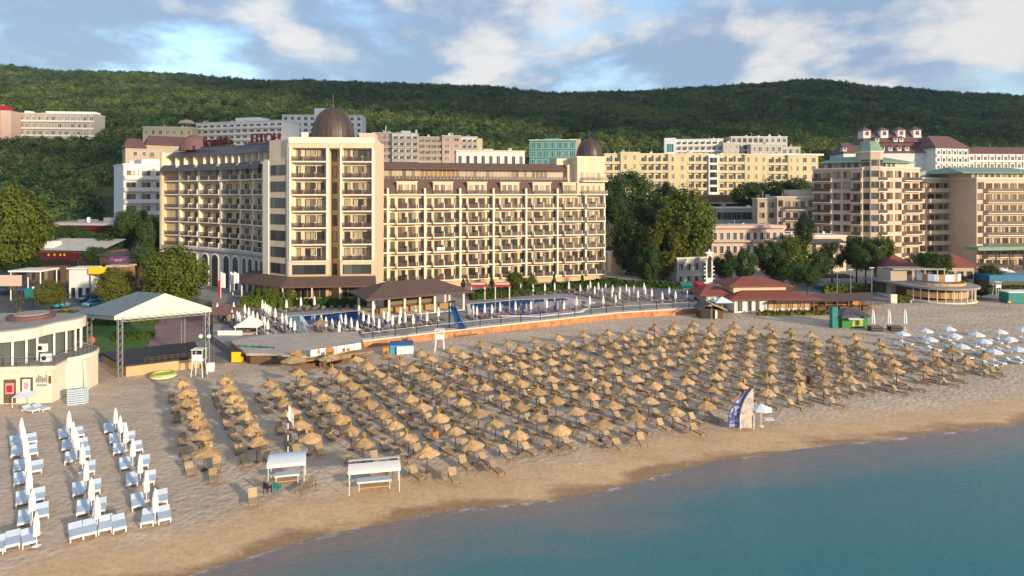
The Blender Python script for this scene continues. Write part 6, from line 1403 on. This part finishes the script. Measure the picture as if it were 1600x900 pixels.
# ------------------------------------------------------------------ beach restaurant on the right
r = thing('beach_restaurant', 'restaurant with two tiers of red tiled roof and a dark awning terrace behind the sand', 'restaurant', (52, 143, .1))
f = Fr(46.5, 139.2, R(4)); wl = MB(); wl.box(0, 16.5, 0, 11, 0, 2.85, M['plaster_white'], f); wl.box(1.2, 12.8, 3.4, 10.4, 3.0, 5.25, M['plaster'], f); wl.box(-4.5, -.1, 4, 11, 0, 3.0, M['plaster_tan'], f); wl.build('wall', r)
d = MB(); d.hip(-1.4, 18.3, -1.3, 12.5, 2.95, 4.75, M['redtile'], f, 6.5, .2); d.hip(-.2, 14.0, 2.3, 11.4, 5.25, 6.75, M['redtile'], f, 5, .2); d.hip(-6.2, 1.5, 3.4, 12, 3.2, 4.95, M['redtile'], f, 3.2, .2); d.build('roof', r)
for k, (xx, ww) in enumerate(((1.2, 1.2), (3.3, .9), (5.0, .9))): p = f(xx, 0, .2); put(WIN['white'], 'window', (p[0] - 52, p[1] - 143, p[2] - .1), f.yaw, r, (ww, 1, 2.4))
d = MB(); d.box(7.2, 16.5, -.12, -.01, .9, 2.6, M['lightwood'], f); [d.box(7.2 + 1.3 * k, 7.3 + 1.3 * k, -.2, -.12, .1, 2.6, M['wood'], f) for k in range(8)]; d.build('shutter_front', r)
d = MB(); d.mesh([f(8, -1.5, 2.72), f(30, -.5, 2.9), f(33, 4.5, 3.3), f(18.5, 3, 3.3), f(8, -1.5, 2.6), f(30, -.5, 2.75)], [(0, 1, 2, 3), (4, 5, 1, 0)], M['brownroof']); d.mesh([f(8, -2.8, 2.5), f(31, -2.6, 2.62), f(30, -.5, 2.89), f(8, -1.52, 2.71)], [(0, 1, 2, 3)], M['brownroof']); d.build('awning_roof', r)
d = MB(); [d.tube(f(8.5 + 2.5 * k, -2.3, 0), f(8.5 + 2.5 * k, -2.3, 2.5), .09, M['woodl']) for k in range(10)]; [d.box(17.6 + 2.5 * k, 19.3 + 2.5 * k, -.6, 1.2, .3, 1.15, M['wood'], f) for k in range(5)]; d.box(17.6, 30, 2.5, 2.8, 0, 2.6, M['wood'], f); [d.box(18 + 3 * k, 19.6 + 3 * k, 2.35, 2.48, .8, 2.2, M['orange'], f) for k in range(4)]; d.build('terrace', r)
hedge('scrubby planting along the foot of the dark restaurant terrace', 1185, 135.5, 1300, 136.5, 0, .9, 1.6, 'leafo')
x, y = G(1112, 498, 0); r = thing('beach_hut', 'small dark hut with a grey gable roof edged in straw behind the parasols', 'hut', (x, y, 0)); d = MB(); d.box(x - 2.2, x + 2.2, y, y + 3.5, 0, 1.9, M['wood']); d.box(x - 2.2, x - .3, y - .06, y, .1, 1.8, M['dark']); d.build('wall', r)
d = MB(); d.mesh([(x - 2.9, y - .7, 1.9), (x - .3, y - .7, 3.1), (x - .3, y + 4, 3.1), (x - 2.9, y + 4, 1.9)], [(0, 1, 2, 3)], M['slate']); d.mesh([(x + 2.9, y - .7, 1.8), (x - .3, y - .7, 3.1), (x - .3, y + 4, 3.1), (x + 2.9, y + 4, 1.8)], [(3, 2, 1, 0)], M['thatch']); d.tube((x - 2.9, y - .7, 1.88), (x - .3, y - .72, 3.1), .12, M['slate']); d.tube((x + 2.9, y - .7, 1.78), (x - .3, y - .72, 3.1), .14, M['thatch']); d.build('roof', r); d = MB(); d.box(x + .6, x + 1.0, y - .4, y - .1, .1, 1.7, M['cloth']); d.build('folded_cloth', r)
x, y = G(1128, 492, .1); r = thing('square_parasol', 'large pale teal square parasol beside the beach restaurant wall', 'parasol', (x, y, .1)); d = MB(); d.lathe([(2.6, 2.5), (2.55, 2.75), (1.2, 3.3), (.05, 3.7)], 4, M['glasst'], (x, y, .1), a0=R(45)); d.lathe([(2.62, 2.74), (2.57, 2.77), (1.25, 3.33), (.05, 3.75)], 4, M['clothb'], (x, y, .1), a0=R(45)); d.build('canopy', r); d = MB(); d.tube((x, y, .1), (x, y, 3.7), .06, M['trimw']); d.build('pole', r)
for px, lb, mm_ in ((1078, 'green awning stall with a pale hem among the last pool parasols', 'teal'), (1096, 'red awning stall beside the star column foot', 'red')):
    Y = 158; x = PX(px, Y); r = thing('awning_stall', lb, 'stall', (x, Y, DZ)); d = MB(); d.mesh([(x - 2, Y - 1.6, PZ(449, Y)), (x + 2, Y - 1.6, PZ(449, Y)), (x + 2, Y + 1.6, PZ(442, Y)), (x - 2, Y + 1.6, PZ(442, Y))], [(0, 1, 2, 3)], M[mm_]); d.box(x - 2, x + 2, Y - 1.64, Y - 1.6, PZ(450.5, Y), PZ(449, Y), M['clothb']); d.build('awning', r); d = MB(); [d.tube((x + a, Y - 1.5, .1), (x + a, Y - 1.5, PZ(449, Y)), .06, M['trimw']) for a in (-1.8, 1.8)]; d.box(x - 1.8, x + 1.8, Y, Y + 1, .1, 1.4, M['wood']); d.build('frame', r)
# green kiosk
x, y = G(1338, 513, 0); r = thing('green_kiosk', 'green kiosk with a dark pitched roof and a tall teal side tower on the sand', 'kiosk', (x, y, 0)); f = Fr(x - 2.6, y, R(5)); d = MB(); d.box(0, 5.0, 0, 3.6, 0, 2.2, M['green'], f); d.box(1.9, 4.0, -.06, -.01, .3, 1.7, M['lime'], f); d.build('wall', r); d = MB(); d.hip(-.5, 5.5, -.7, 4.3, 2.3, 3.5, M['slate'], f); d.build('roof', r); d = MB(); d.mesh([f(.6, -1.4, 1.75), f(3.4, -1.4, 1.75), f(3.2, -.02, 2.15), f(.8, -.02, 2.15)], [(0, 1, 2, 3)], M['clothb']); d.build('awning', r); d = MB(); d.box(-1.9, -.8, 0, 1.0, 0, 3.9, M['teal'], f); d.build('tower', r)
# terrace restaurant
r = thing('terrace_restaurant', 'two level round fronted terrace restaurant with orange screens and a red roofed stone house', 'restaurant', (92, 156, .1))
cx_, cy_ = PX(1462, 158), 158; wl = MB(); half = [(cx_ + 8.2 * math.cos(R(a)), cy_ + 8.2 * math.sin(R(a))) for a in range(180, 361, 12)]
xl = PX(1420, 152)
wl.prism([(xl, 151.2)] + [(x, y) for x, y in half if x > xl + 2] + [(cx_ + 8.2, 168), (xl, 168)], 0, .25, M['trim']); wl.prism([mid((cx_, 162), p, .55) for p in half] + [(cx_ + 4, 168), (xl, 168)], .25, 3.1, M['wood'])
wl.build('wall', r); d = MB()
for i in range(len(half) - 1):
    a, b_ = mid((cx_, 160), half[i], .82), mid((cx_, 160), half[i + 1], .82)
    if half[i][0] < xl + 1 or i > 11: continue
    fx = Fr(*a, math.atan2(b_[1] - a[1], b_[0] - a[0])); d.box(0, math.hypot(b_[0] - a[0], b_[1] - a[1]) * .95, 0, .08, .9, 2.3, M['lightwood'], fx)
d.build('screen', r); d = MB()
for p in half[2:]: q_ = mid((cx_, 160), p, .96); d = MB(); d.tube((*q_, .25), (*q_, 3.1), .1, M['trim']); d.build('column', r)
d = MB(); d.prism([mid((cx_, 160), p, 1.06) for p in half] + [(cx_ + 8.6, 170), (xl - 1, 170)], 3.11, 3.6, M['rooftop']); d.build('roof_slab', r)
d = MB(); h2 = [mid((cx_, 163), p, .8) for p in half]
for i in range(2, len(h2) - 1):
    a, b_ = h2[i], h2[i + 1]; fx = Fr(*a, math.atan2(b_[1] - a[1], b_[0] - a[0])); LL = math.hypot(b_[0] - a[0], b_[1] - a[1]); d.box(0, LL * .97, 0, .1, 3.61, 4.2, M['lightwood'], fx); d.box(0, LL * .9, 1, 1.1, 4.6, 6.2, M['clothb'] if i % 3 else M['orange'], fx)
d.build('upper_screen', r); d = MB(); xa = PX(1388, 164); d.box(xa, xa + 13, 162, 166.4, 6.3, 6.7, M['rooftop']); d.box(xa, xa + 4, 163, 169, 0, 6.29, M['plaster_tan']); d.build('terrace_roof', r); d = MB(); [d.tube((xa + a, 162.3, 3.6), (xa + a, 162.3, 6.3), .12, M['trim']) for a in (5, 8, 11, 12.7)]; d.build('post', r)
for a, b_, Y, y1, y0, lb in ((1383, 1437, 172, 401, 416, 'stone house with a red tiled roof above the terrace restaurant, hotel side'), (1478, 1530, 172, 398, 416, 'open stone house with a red tiled roof beside the bushes above the terrace restaurant')):
    x0, x1 = PX(a, Y), PX(b_, Y); rr_ = thing('stone_house', lb, 'house', ((x0 + x1) / 2, Y, 0)); d = MB(); d.box(x0 + .8, x1 - .8, Y + .8, Y + 7, 0, PZ(y0, Y) - .3, M['plaster_tan']); d.build('wall', rr_); d = MB(); d.hip(x0, x1, Y, Y + 8, PZ(y0, Y), PZ(y1, Y), M['redtile'], ID, 4); d.build('roof', rr_)
    for k in range(3): window(rr_, 'brown', Fr(x0, Y + .8, 0), (x1 - x0) * (k + .8) / 3.6, 0, PZ(y0, Y) - 3.4, 1.5, 2.0)
    flush_windows(rr_)
for px, py, lb in ((1330, 452, 'long blue pool wall behind the restaurant awning'), (1588, 434, 'blue pool wall at the picture edge behind the sand')):
    Y = 168; x0 = PX(px - 42, Y); x1 = PX(px + 32, Y); r = thing('pool_wall', lb, 'wall', ((x0 + x1) / 2, Y, 0)); d = MB(); d.box(x0, x1, Y, Y + 6, PZ(py + 6, Y), PZ(py - 4, Y), M['poolwall']); d.box(x0, x1, Y + .1, Y + 6, 0, PZ(py + 6, Y) - .01, M['wood']); d.build('wall', r); d = MB(); d.box(x0, x1, Y + 9, Y + 14, PZ(py - 10, Y), PZ(py - 14, Y), M['wood']); [d.tube((x0 + a * (x1 - x0), Y + 9.3, 0), (x0 + a * (x1 - x0), Y + 9.3, PZ(py - 12, Y)), .1, M['trimw']) for a in (.1, .4, .7, .95)]; d.build('canopy', r)
for i, px in enumerate((1308, 1329, 1362)):
    Y = 160; x = PX(px, Y); r = thing('light_mast', f'tall thin pale mast by the blue pool wall, {nth(i + 1)} counting from the hotel', 'mast', (x, Y, .1)); d = MB(); d.tube((x, Y, .1), (x, Y, PZ(425 - 3 * i, Y)), .12, M['metal'], .07); d.build('pole', r); d = MB(); d.box(x - .6, x + .6, Y - .1, Y + .1, PZ(425 - 3 * i, Y), PZ(423.5 - 3 * i, Y), M['metal']); d.build('lamp_head', r)
for px, py, lb in ((1558, 462, 'white lifeguard stand at the edge of the promenade'),): lifeguard(px, py, lb, .9, M['trimw'])
x, y = G(1397, 474, 0); d = MB(); d.box(x - .7, x + .7, y, y + .5, 0, 1.9, M['canvas']); d.box(x - .78, x + .78, y - .05, y + .55, 1.9, 2.0, M['trimw']); tag(d.build('sign_box', at=(x, y, 0)), 'white sign box before the terrace restaurant', 'sign')
x, y = G(1577, 482, 0); r = thing('marker_post', 'single orange marker post standing on the far sand', 'post', (x, y, 0)); d = MB(); d.tube((x, y, 0), (x, y, 2.2), .12, M['orange']); d.build('pole', r); d = MB(); d.box(x - .3, x + .3, y - .05, y + .05, 1.2, 1.6, M['yellow']); d.build('plate', r)
for px, py, w_, lb, mm_ in ((1560, 419, 22, 'pale flat parasol over the cafe by the blue wall', 'clothb'), (1577, 424, 16, 'small white parasol over the cafe by the blue wall', 'cloth'), (1590, 455, 20, 'white canopy in front of the green truck at the edge', 'cloth')):
    Y = 178 if py < 440 else 162; x = PX(px, Y); r = thing('cafe_parasol', lb, 'parasol', (x, Y, .1)); d = MB(); d.lathe([(w_ * .1, PZ(py + 3, Y)), (w_ * .095, PZ(py + 1, Y)), (.05, PZ(py - 3, Y))], 8, M[mm_], (x, Y, 0)); d.build('canopy', r); d = MB(); d.tube((x, Y, .1), (x, Y, PZ(py, Y)), .07, M['trimw']); d.build('pole', r)
x, y = G(1590, 474, .1); r = thing('container_stall', 'dark green stall with a white roof edge at the picture edge', 'stall', (x, y, .1)); d = MB(); d.box(x - 2, x + 4, y, y + 3, .1, 2.5, M['teal']); d.build('body', r); d = MB(); d.box(x - 2.2, x + 4.2, y - .3, y + 3.2, 2.5, 2.75, M['trimw']); d.build('roof', r)

# ------------------------------------------------------------------ cars
def car_parts():
    b = MB(); prof = [(-2.1, .35), (-2.12, .75), (-1.3, .92), (-.75, 1.42), (.75, 1.46), (1.45, .98), (2.05, .85), (2.1, .35)]
    for y0, y1 in ((-.85, .85),):
        n = len(prof); vs = [(x, y0 + (.14 if z > 1.2 else 0), z) for x, z in prof] + [(x, y1 - (.14 if z > 1.2 else 0), z) for x, z in prof]
        b.mesh(vs, [tuple(range(n - 1, -1, -1)), tuple(range(n, 2 * n))] + [(i, (i + 1) % n, n + (i + 1) % n, n + i) for i in range(n)], 'BODY')
    g = MB(); g.mesh([(-1.22, -.79, .95), (-.74, -.73, 1.36), (.72, -.73, 1.40), (1.30, -.79, 1.0)], [(0, 3, 2, 1)], M['glassd']); g.mesh([(-1.22, .79, .95), (-.74, .73, 1.36), (.72, .73, 1.40), (1.30, .79, 1.0)], [(0, 1, 2, 3)], M['glassd'])
    g.mesh([(1.42, -.66, 1.04), (1.42, .66, 1.04), (.80, .62, 1.43), (.80, -.62, 1.43)], [(0, 1, 2, 3)], M['glassd']); g.mesh([(-1.30, -.66, .96), (-1.30, .66, .96), (-.80, .62, 1.40), (-.80, -.62, 1.40)], [(3, 2, 1, 0)], M['glassd'])
    for me_v in (g,): g.v = [(x * 1.02, y * 1.13, z + .012) for x, y, z in g.v]
    wn = mesh_of(g, 'windows'); t = MB()
    for k in range(1):
        vs = []; n = 12
        for yy in (-.11, .11): vs += [(.32 * math.cos(6.283 * i / n), yy, .32 * math.sin(6.283 * i / n)) for i in range(n)]
        t.mesh(vs, [tuple(range(n - 1, -1, -1)), tuple(range(n, 2 * n))] + [(i, (i + 1) % n, n + (i + 1) % n, n + i) for i in range(n)], M['dark'])
    return b, wn, mesh_of(t, 'wheel')
CB, CW, CT = car_parts()
carp = mat('car_blue', (0.02, 0.14, 0.36), 0.25, 0.05, 1, spec=0.6); cart = mat('car_turquoise', (0.05, 0.36, 0.45), 0.25, 0.05, 1, spec=0.6); carw = mat('car_white', (0.6, 0.62, 0.64), 0.3, 0.05, 1, spec=0.6); card = mat('car_dark', (0.04, 0.05, 0.07), 0.25, 0.05, 1, spec=0.6)
CARM = {}
for nm, m in (('blue', carp), ('turq', cart), ('white', carw), ('dark', card)):
    b = MB(); b.v = list(CB.v); b.f = list(CB.f); b.m = [0] * len(CB.f); b.mats = [m]; CARM[nm] = mesh_of(b, 'body')
for px, py, c_, a, lb in ((98, 452, 'blue', .5, 'bright blue car parked beyond the small olive tree'), (43, 456, 'blue', .2, 'dark blue car behind the lamp post by the stalls'), (4, 461, 'dark', .3, 'dark car cut by the picture edge beside the poster wall'), (90, 481, 'turq', .1, 'turquoise car just behind the urn near the tent roof'), (139, 470, 'blue', 1.2, 'blue car parked below the grey roofed kiosk'), (146, 478, 'turq', 1.2, 'light blue car in front of the blue one below the grey roofed kiosk'), (105, 459, 'dark', .5, 'dark car parked right beside the bright blue one'), (125, 450, 'white', .3, 'small white car farther along behind the bright blue one'), (214, 448, 'white', 1.0, 'white car at the street end beside the big tree'), (205, 440, 'dark', .7, 'dark car in the shade behind the white one at the street end')):
    x, y = G(px, py, .08); r = thing('parked_car', lb, 'car', (x, y, .085), a, 'cars parked by the street stalls'); put(CARM[c_], 'body', (0, 0, 0), 0, r); put(CW, 'window', (0, 0, 0), 0, r)
    for sx in (-1.32, 1.32):
        for sy in (-.8, .8): put(CT, 'wheel', (sx, sy, .32), 0, r)
# ------------------------------------------------------------------ trees
tq = random.Random(21)
def crown_mesh(seed, m, ncl, nlv, s, shape='round', rc=.30, out=.55, jit=.45):
    """unit crown (radius about 1, centred at the origin): leaf clumps on an uneven shell, many small faces"""
    q = random.Random(seed); mb = MB(); cs = []
    for k in range(ncl):
        while True:
            v = Vector((q.uniform(-1, 1), q.uniform(-1, 1), q.uniform(-1, 1)))
            if .15 < v.length < 1: break
        v = v.normalized() * (v.length ** .45)
        g = 1 + .34 * mnoise.noise((v.x * 1.5 + seed, v.y * 1.5, v.z * 1.5))
        if shape == 'cone':
            t = (v.z + 1) / 2; v = Vector((v.x * (1.05 - t) * .95, v.y * (1.05 - t) * .95, v.z))
        elif v.z < -.3: v.x *= .88; v.y *= .88
        cs.append((v * g * (1 - rc * .6), rc * q.uniform(.7, 1.35)))
    for c, rr in cs:
        for k in range(nlv):
            d = Vector((q.gauss(0, 1), q.gauss(0, 1), q.gauss(0, 1))).normalized(); p = c + d * rr * (q.random() ** .33)
            nn = (d * (1 - out) + p * out * 1.2 + Vector((q.gauss(0, jit), q.gauss(0, jit), q.gauss(0, jit) + .25))).normalized(); u = nn.orthogonal().normalized(); w_ = nn.cross(u); a = q.uniform(0, 6.28)
            u2 = u * math.cos(a) + w_ * math.sin(a); w2 = nn.cross(u2); l = s * q.uniform(.6, 1.3)
            mb.poly([p - u2 * l, p - w2 * l * .6 + nn * l * .15, p + u2 * l, p + w2 * l * .6 + nn * l * .15], m)
    return mesh_of(mb, 'crown')
CR = {}
for nm, m in (('leaf', M['leaf']), ('leafd', M['leafd']), ('leafo', M['leafo'])):
    CR[nm] = [crown_mesh(s, m, 78, 105, .05, rc=.24) for s in (3, 8, 14)]
CR['cone'] = [crown_mesh(5, M['leafd'], 50, 60, .06, 'cone', .2)]
CR['small'] = [crown_mesh(9, M['leafd'], 40, 55, .075, rc=.30)]
def trunk_mesh(seed):
    q = random.Random(seed); mb = MB(); mb.tube((0, 0, -.3), (.03, 0, 1.0), .055, M['bark'], .035, 8)
    for k in range(6):
        a = k * 1.05 + q.uniform(-.3, .3); l = q.uniform(.25, .45); p = (.02, 0, q.uniform(.55, .98)); e = (.02 + l * math.cos(a) * .7, l * math.sin(a) * .7, p[2] + l * .8)
        mb.tube(p, e, .026, M['bark'], .01, 6); mb.tube(tuple((p[i] + e[i]) / 2 for i in range(3)), (e[0] + q.uniform(-.3, .3), e[1] + q.uniform(-.3, .3), e[2] + .1), .013, M['bark'], .005, 5)
    return mesh_of(mb, 'trunk')
TK = [trunk_mesh(k) for k in range(3)]
def tree(px, Y, top, wpx, z0, kind, label, name='tree', bottom=None, group=None):
    x = PX(px, Y); zt = PZ(top, Y); rx = wpx * Y / F / 2; h = zt - z0
    zb = PZ(bottom, Y) if bottom else z0 + h * .22
    zb = max(zb, z0 + .1); rz = (zt - zb) / 2; zc = (zt + zb) / 2
    r = thing(name, label, 'tree', (x, Y, z0), tq.uniform(0, 6.28), group)
    th = max(zc - z0, .5); put(tq.choice(TK), 'trunk', (0, 0, 0), 0, r, (min(th, rx * 1.2), min(th, rx * 1.2), th * .8))
    put(tq.choice(CR[kind]), 'crown', (0, 0, zc - z0), tq.uniform(0, 6.28), r, (rx, rx * tq.uniform(.9, 1.05), rz))
T_ = [(1170, 285, 286, 60, 5, 'leafd', 'dark tree under the yellow hotel between its plinth and the wide dark tree', 322), (1228, 280, 284, 60, 5, 'leafd', 'dark tree in the middle of the clump under the yellow hotel', 322), (952, 256, 285, 50, 2, 'leafd', 'dark tree hard against the rounded hotel end, under the yellow hotel', 335), (1085, 215, 330, 60, 0, 'leafd', 'dark tree behind the tallest bright tree, toward the pink building', 400), (1352, 178, 378, 46, 0, 'leafd', 'dark filling tree beside the thin tall mast', 424), (1222, 172, 392, 50, 0, 'leafd', 'low dark tree in front of the round trees behind the restaurant', 440), (1280, 178, 388, 46, 0, 'leafd', 'low dark tree before the cream building wall', 432),
      (120, 204, 352, 60, 0, 'leafd', 'dark rounded tree before the long striped restaurant roof, nearer the picture edge', 398), (75, 196, 345, 46, 0, 'leafd', 'dark tree in the gap between the huge edge tree and the striped roof', 395), (150, 178, 385, 40, 0, 'leafd', 'dark bushy tree between the red signboard and the dark shop row', 412), (30, 168, 392, 70, 0, 'leafd', 'dark low tree under the huge edge tree behind the stalls', 428), (225, 168, 380, 44, 0, 'leafd', 'dark tree above the shop row beside the big round tree', 412),
      (22, 165, 292, 108, 0, 'leaf', 'huge green tree at the picture edge below the wooded slope', 412), (276, 138, 384, 104, 0, 'leaf', 'big dense round tree directly in front of the hotel wing arches', 474),
      (178, 141, 419, 62, 0, 'leafo', 'olive green bushy tree just behind the tent roof', 472), (76, 136, 437, 50, 0, 'leafo', 'smaller olive tree between the palm and the bright blue car', 478),
      (208, 196, 322, 55, 0, 'leafd', 'dark tree before the white apartment block, farther from the hotel', 372), (238, 188, 338, 46, 0, 'leafd', 'dark tree touching the hotel wing corner', 398), (176, 197, 356, 66, 0, 'leafd', 'low dark tree before the striped restaurant roof', 400),
      (1000, 196, 318, 100, 0, 'leafd', 'tall darker tree next to the rounded hotel end', 440), (1072, 188, 295, 104, 0, 'leaf', 'tallest bright green tree beside the hotel, over the star column', 415), (1036, 184, 345, 70, 0, 'leafo', 'bright tree between the two tall ones beside the hotel', 430), (1012, 176, 378, 46, 0, 'leafd', 'slim tree with low leaves in front of the two tall ones', 445),
      (985, 262, 268, 92, 2, 'leafd', 'broad dark tree high behind the hotel end under the yellow hotel', 330), (1040, 270, 285, 50, 3, 'leafd', 'dark tree filling the gap behind the tall bright tree', 335), (962, 232, 305, 44, 0, 'leafd', 'dark tree squeezed against the rounded hotel balconies', 350), (1200, 292, 279, 84, 6, 'leafd', 'wide dark tree before the yellow hotel, beside its dark plinth', 318), (1245, 290, 278, 60, 6, 'leafd', 'dark tree before the yellow hotel, touching the grey apartment wing', 312),
      (1205, 176, 376, 52, 0, 'leafd', 'round dark tree beside the dark palm behind the restaurant roof', 430), (1240, 180, 368, 58, 0, 'leaf', 'round greener tree in the middle of the row behind the restaurant', 440), (1262, 158, 412, 50, .1, 'leafd', 'low wide bushy tree beside the blue pool wall', 446), (1300, 185, 377, 44, 0, 'leafd', 'small round tree before the cream building', 420), (1338, 186, 370, 44, 0, 'leafd', 'round tree between the cream building and the thin tall mast', 418), (1374, 183, 366, 48, 0, 'leaf', 'leafy tree before the arched arcade of the green roofed complex', 420),
      (1256, 205, 334, 32, 0, 'leafd', 'slender tree rising before the grey apartment wing', 385), (1462, 166, 391, 56, 0, 'leafd', 'dark bushy tree between the two red roofed stone houses', 430), (1430, 176, 398, 30, 0, 'leafd', 'small bush tree behind the first red roofed stone house', 420), (1548, 172, 413, 34, 0, 'leaf', 'small green tree beside the blue pool wall at the edge', 440), (1500, 165, 428, 26, 0, 'leafd', 'small shrub beside the terrace restaurant screens', 450), (1533, 158, 447, 26, 0, 'leafd', 'low shrub on the promenade edge beside the white stand', 462),
      (1133, 170, 392, 44, 0, 'leafd', 'dark feathery tree closest to the star column', 436), (1163, 172, 388, 40, 0, 'leafd', 'feathery tree between the pink building and the restaurant roof', 436),
      (805, 163, 425, 34, DZ, 'leaf', 'leafy small tree by the hotel hedge beside the red canopy stand', 450), (828, 164, 430, 28, DZ, 'leaf', 'second leafy small tree by the hotel hedge, farther from the bar', 450), (627, 163, 430, 16, DZ, 'leafd', 'small shrub tree above the pool bar roof', 448),
      (455, 140, 452, 18, DZ, 'leafo', 'small palm like bush before the restaurant windows', 468), (425, 141, 447, 30, DZ, 'leaf', 'bush tree under the end of the skirt roof', 472), (400, 142, 450, 28, DZ, 'leaf', 'bush tree beside the flags under the skirt roof', 474),
      (255, 320, 216, 34, 26, 'leafd', 'dark tree on the roof terrace behind the white apartment block', 240), (352, 200, 214, 26, 30, 'leafd', 'dark bush on the rooftop beside the red letters', 228)]
for px, Y, top, wp, z0, kd, lb, bot in T_: tree(px, Y, top, wp, z0, kd, lb, bottom=bot)
for px, top, lb in ((646, 434, 'small cone shaped conifer behind the pool bar roof'), (724, 434, 'cone conifer at the hotel wall just past the pool bar roof'), (866, 426, 'dark cone conifer in the middle of the hotel hedge'), (910, 427, 'dark cone conifer near the rounded hotel end'), (768, 427, 'cone conifer behind the red canopy stands')):
    Y = 166; tree(px, Y, top, 13, DZ, 'cone', lb, 'conifer', bottom=452)
# palms
def palm(px, py, top, label, z=.08):
    x, y = G(px, py, z); zt = PZ(top, y); r = thing('palm_tree', label, 'palm', (x, y, z)); d = MB(); d.tube((x, y, z), (x + .1, y, zt - .9), .16, M['bark'], .12, 8); d.build('trunk', r); d = MB()
    for k in range(16):
        a = k * 2.4; l = tq.uniform(1.3, 1.9); el = tq.uniform(.1, 1.1); prev = (x + .1, y, zt - .9)
        for j in range(5):
            t = (j + 1) / 5; nx = (x + .1 + l * t * math.cos(a), y + l * t * math.sin(a), zt - .9 + l * (math.sin(el) * t - .75 * t * t)); c = (-math.sin(a) * .28 * (1.1 - t), math.cos(a) * .28 * (1.1 - t))
            c0 = (-math.sin(a) * .28 * (1.3 - t), math.cos(a) * .28 * (1.3 - t))
            d.mesh([(prev[0] - c0[0], prev[1] - c0[1], prev[2] - .08), prev, nx, (nx[0] - c[0], nx[1] - c[1], nx[2] - .08), (prev[0] + c0[0], prev[1] + c0[1], prev[2] - .08), (nx[0] + c[0], nx[1] + c[1], nx[2] - .08)], [(0, 1, 2, 3), (1, 4, 5, 2)], M['leaf']); prev = nx
    d.build('fronds', r)
palm(32, 490, 461, 'small palm growing above the urn near the picture edge'); palm(101, 487, 455, 'small palm growing above the urn near the tent roof')

# ------------------------------------------------------------------ woods on the hills: thousands of crowns, one object
protos = bpy.data.collections.new('woods_source')
for k in range(5):
    me = crown_mesh(40 + k, M['forest'], 20, 24, .15, rc=.38, out=.6, jit=.26)
    o = bpy.data.objects.new('forest_crown', me); protos.objects.link(o)
KEEP = [(190, 262, 195, 262), (150, 320, 225, 340), (0, 150, 430, 448), (-40, 30, 415, 440), (215, 305, 322, 345), (300, 445, 325, 352), (438, 570, 380, 400), (575, 760, 250, 318), (820, 912, 322, 345), (940, 1290, 268, 337), (1030, 1135, 362, 388), (1125, 1258, 355, 378), (1300, 1480, 355, 408), (1455, 1660, 365, 408), (1180, 1700, 200, 262)]
pts = []; fq = random.Random(77)
y = 226.0
while y < 1210:
    step = 5.6 + max(0, (y - 330)) * .0032
    u = -1.12
    while u < 1.12:
        yy = y + fq.uniform(-.5, .5) * step; uu = u + fq.uniform(-.5, .5) * step / y; x = uu * yy; px = 800 + uu * F
        u += step / y
        if any(a - 6 < px < b_ + 6 and c < yy < d_ for a, b_, c, d_ in KEEP): continue
        if yy < 250 and px > 330: continue
        if yy < 300 and 330 < px < 1180: continue
        z = terr(x, yy)
        # keep the view to buildings on the slope open
        hide = False
        for a, b_, Yb, yb in ((15, 150, 440, 204), (0, 20, 425, 206), (222, 302, 330, 214), (945, 1285, 318, 306), (827, 908, 330, 252), (1038, 1252, 366, 240), (1318, 1640, 384, 290)):
            if a - 4 < px < b_ + 4 and yy < Yb and H - (z + 11 - H) * 0 > 0 and HY - (z + 10.5 - H) / yy * F < yb: hide = True
        if hide: continue
        n_ = mnoise.noise((x / 90, yy / 90, 8))
        if n_ < -.52: continue
        pts.append((x, yy, z + 3.6, fq.uniform(3.2, 6.6) * (1 + .25 * n_) * (1 + max(0, yy - 400) * .00035)))
    y += step
me = bpy.data.meshes.new('woods'); me.from_pydata([p[:3] for p in pts], [], [])
at_ = me.attributes.new('size', 'FLOAT', 'POINT'); at_.data.foreach_set('value', [p[3] for p in pts])
wo = bpy.data.objects.new('woods', me); COL.objects.link(wo); tag(wo, 'dense green broadleaf woods covering the hills behind the hotels', 'woods', kind='stuff')
ng = bpy.data.node_groups.new('woods', 'GeometryNodeTree'); ng.interface.new_socket('Geometry', in_out='INPUT', socket_type='NodeSocketGeometry'); ng.interface.new_socket('Geometry', in_out='OUTPUT', socket_type='NodeSocketGeometry')
N = ng.nodes; L = ng.links
gi = N.new('NodeGroupInput'); go = N.new('NodeGroupOutput'); ip = N.new('GeometryNodeInstanceOnPoints'); ci = N.new('GeometryNodeCollectionInfo'); ci.inputs[0].default_value = protos; ci.inputs[1].default_value = True; ci.inputs[2].default_value = True
na = N.new('GeometryNodeInputNamedAttribute'); na.data_type = 'FLOAT'; na.inputs[0].default_value = 'size'
rv = N.new('FunctionNodeRandomValue'); rv.data_type = 'FLOAT_VECTOR'; rv.inputs[0].default_value = (-.15, -.15, 0); rv.inputs[1].default_value = (.15, .15, 6.28)
L.new(gi.outputs[0], ip.inputs['Points']); L.new(ci.outputs[0], ip.inputs['Instance']); ip.inputs['Pick Instance'].default_value = True
L.new(rv.outputs[0], ip.inputs['Rotation']); L.new(na.outputs[0], ip.inputs['Scale']); L.new(ip.outputs[0], go.inputs[0])
md = wo.modifiers.new('woods', 'NODES'); md.node_group = ng
print('parasols', NU, 'loungers', len(lspots), 'pool loungers', nl, 'woods', len(pts), 'objects', len(bpy.data.objects))
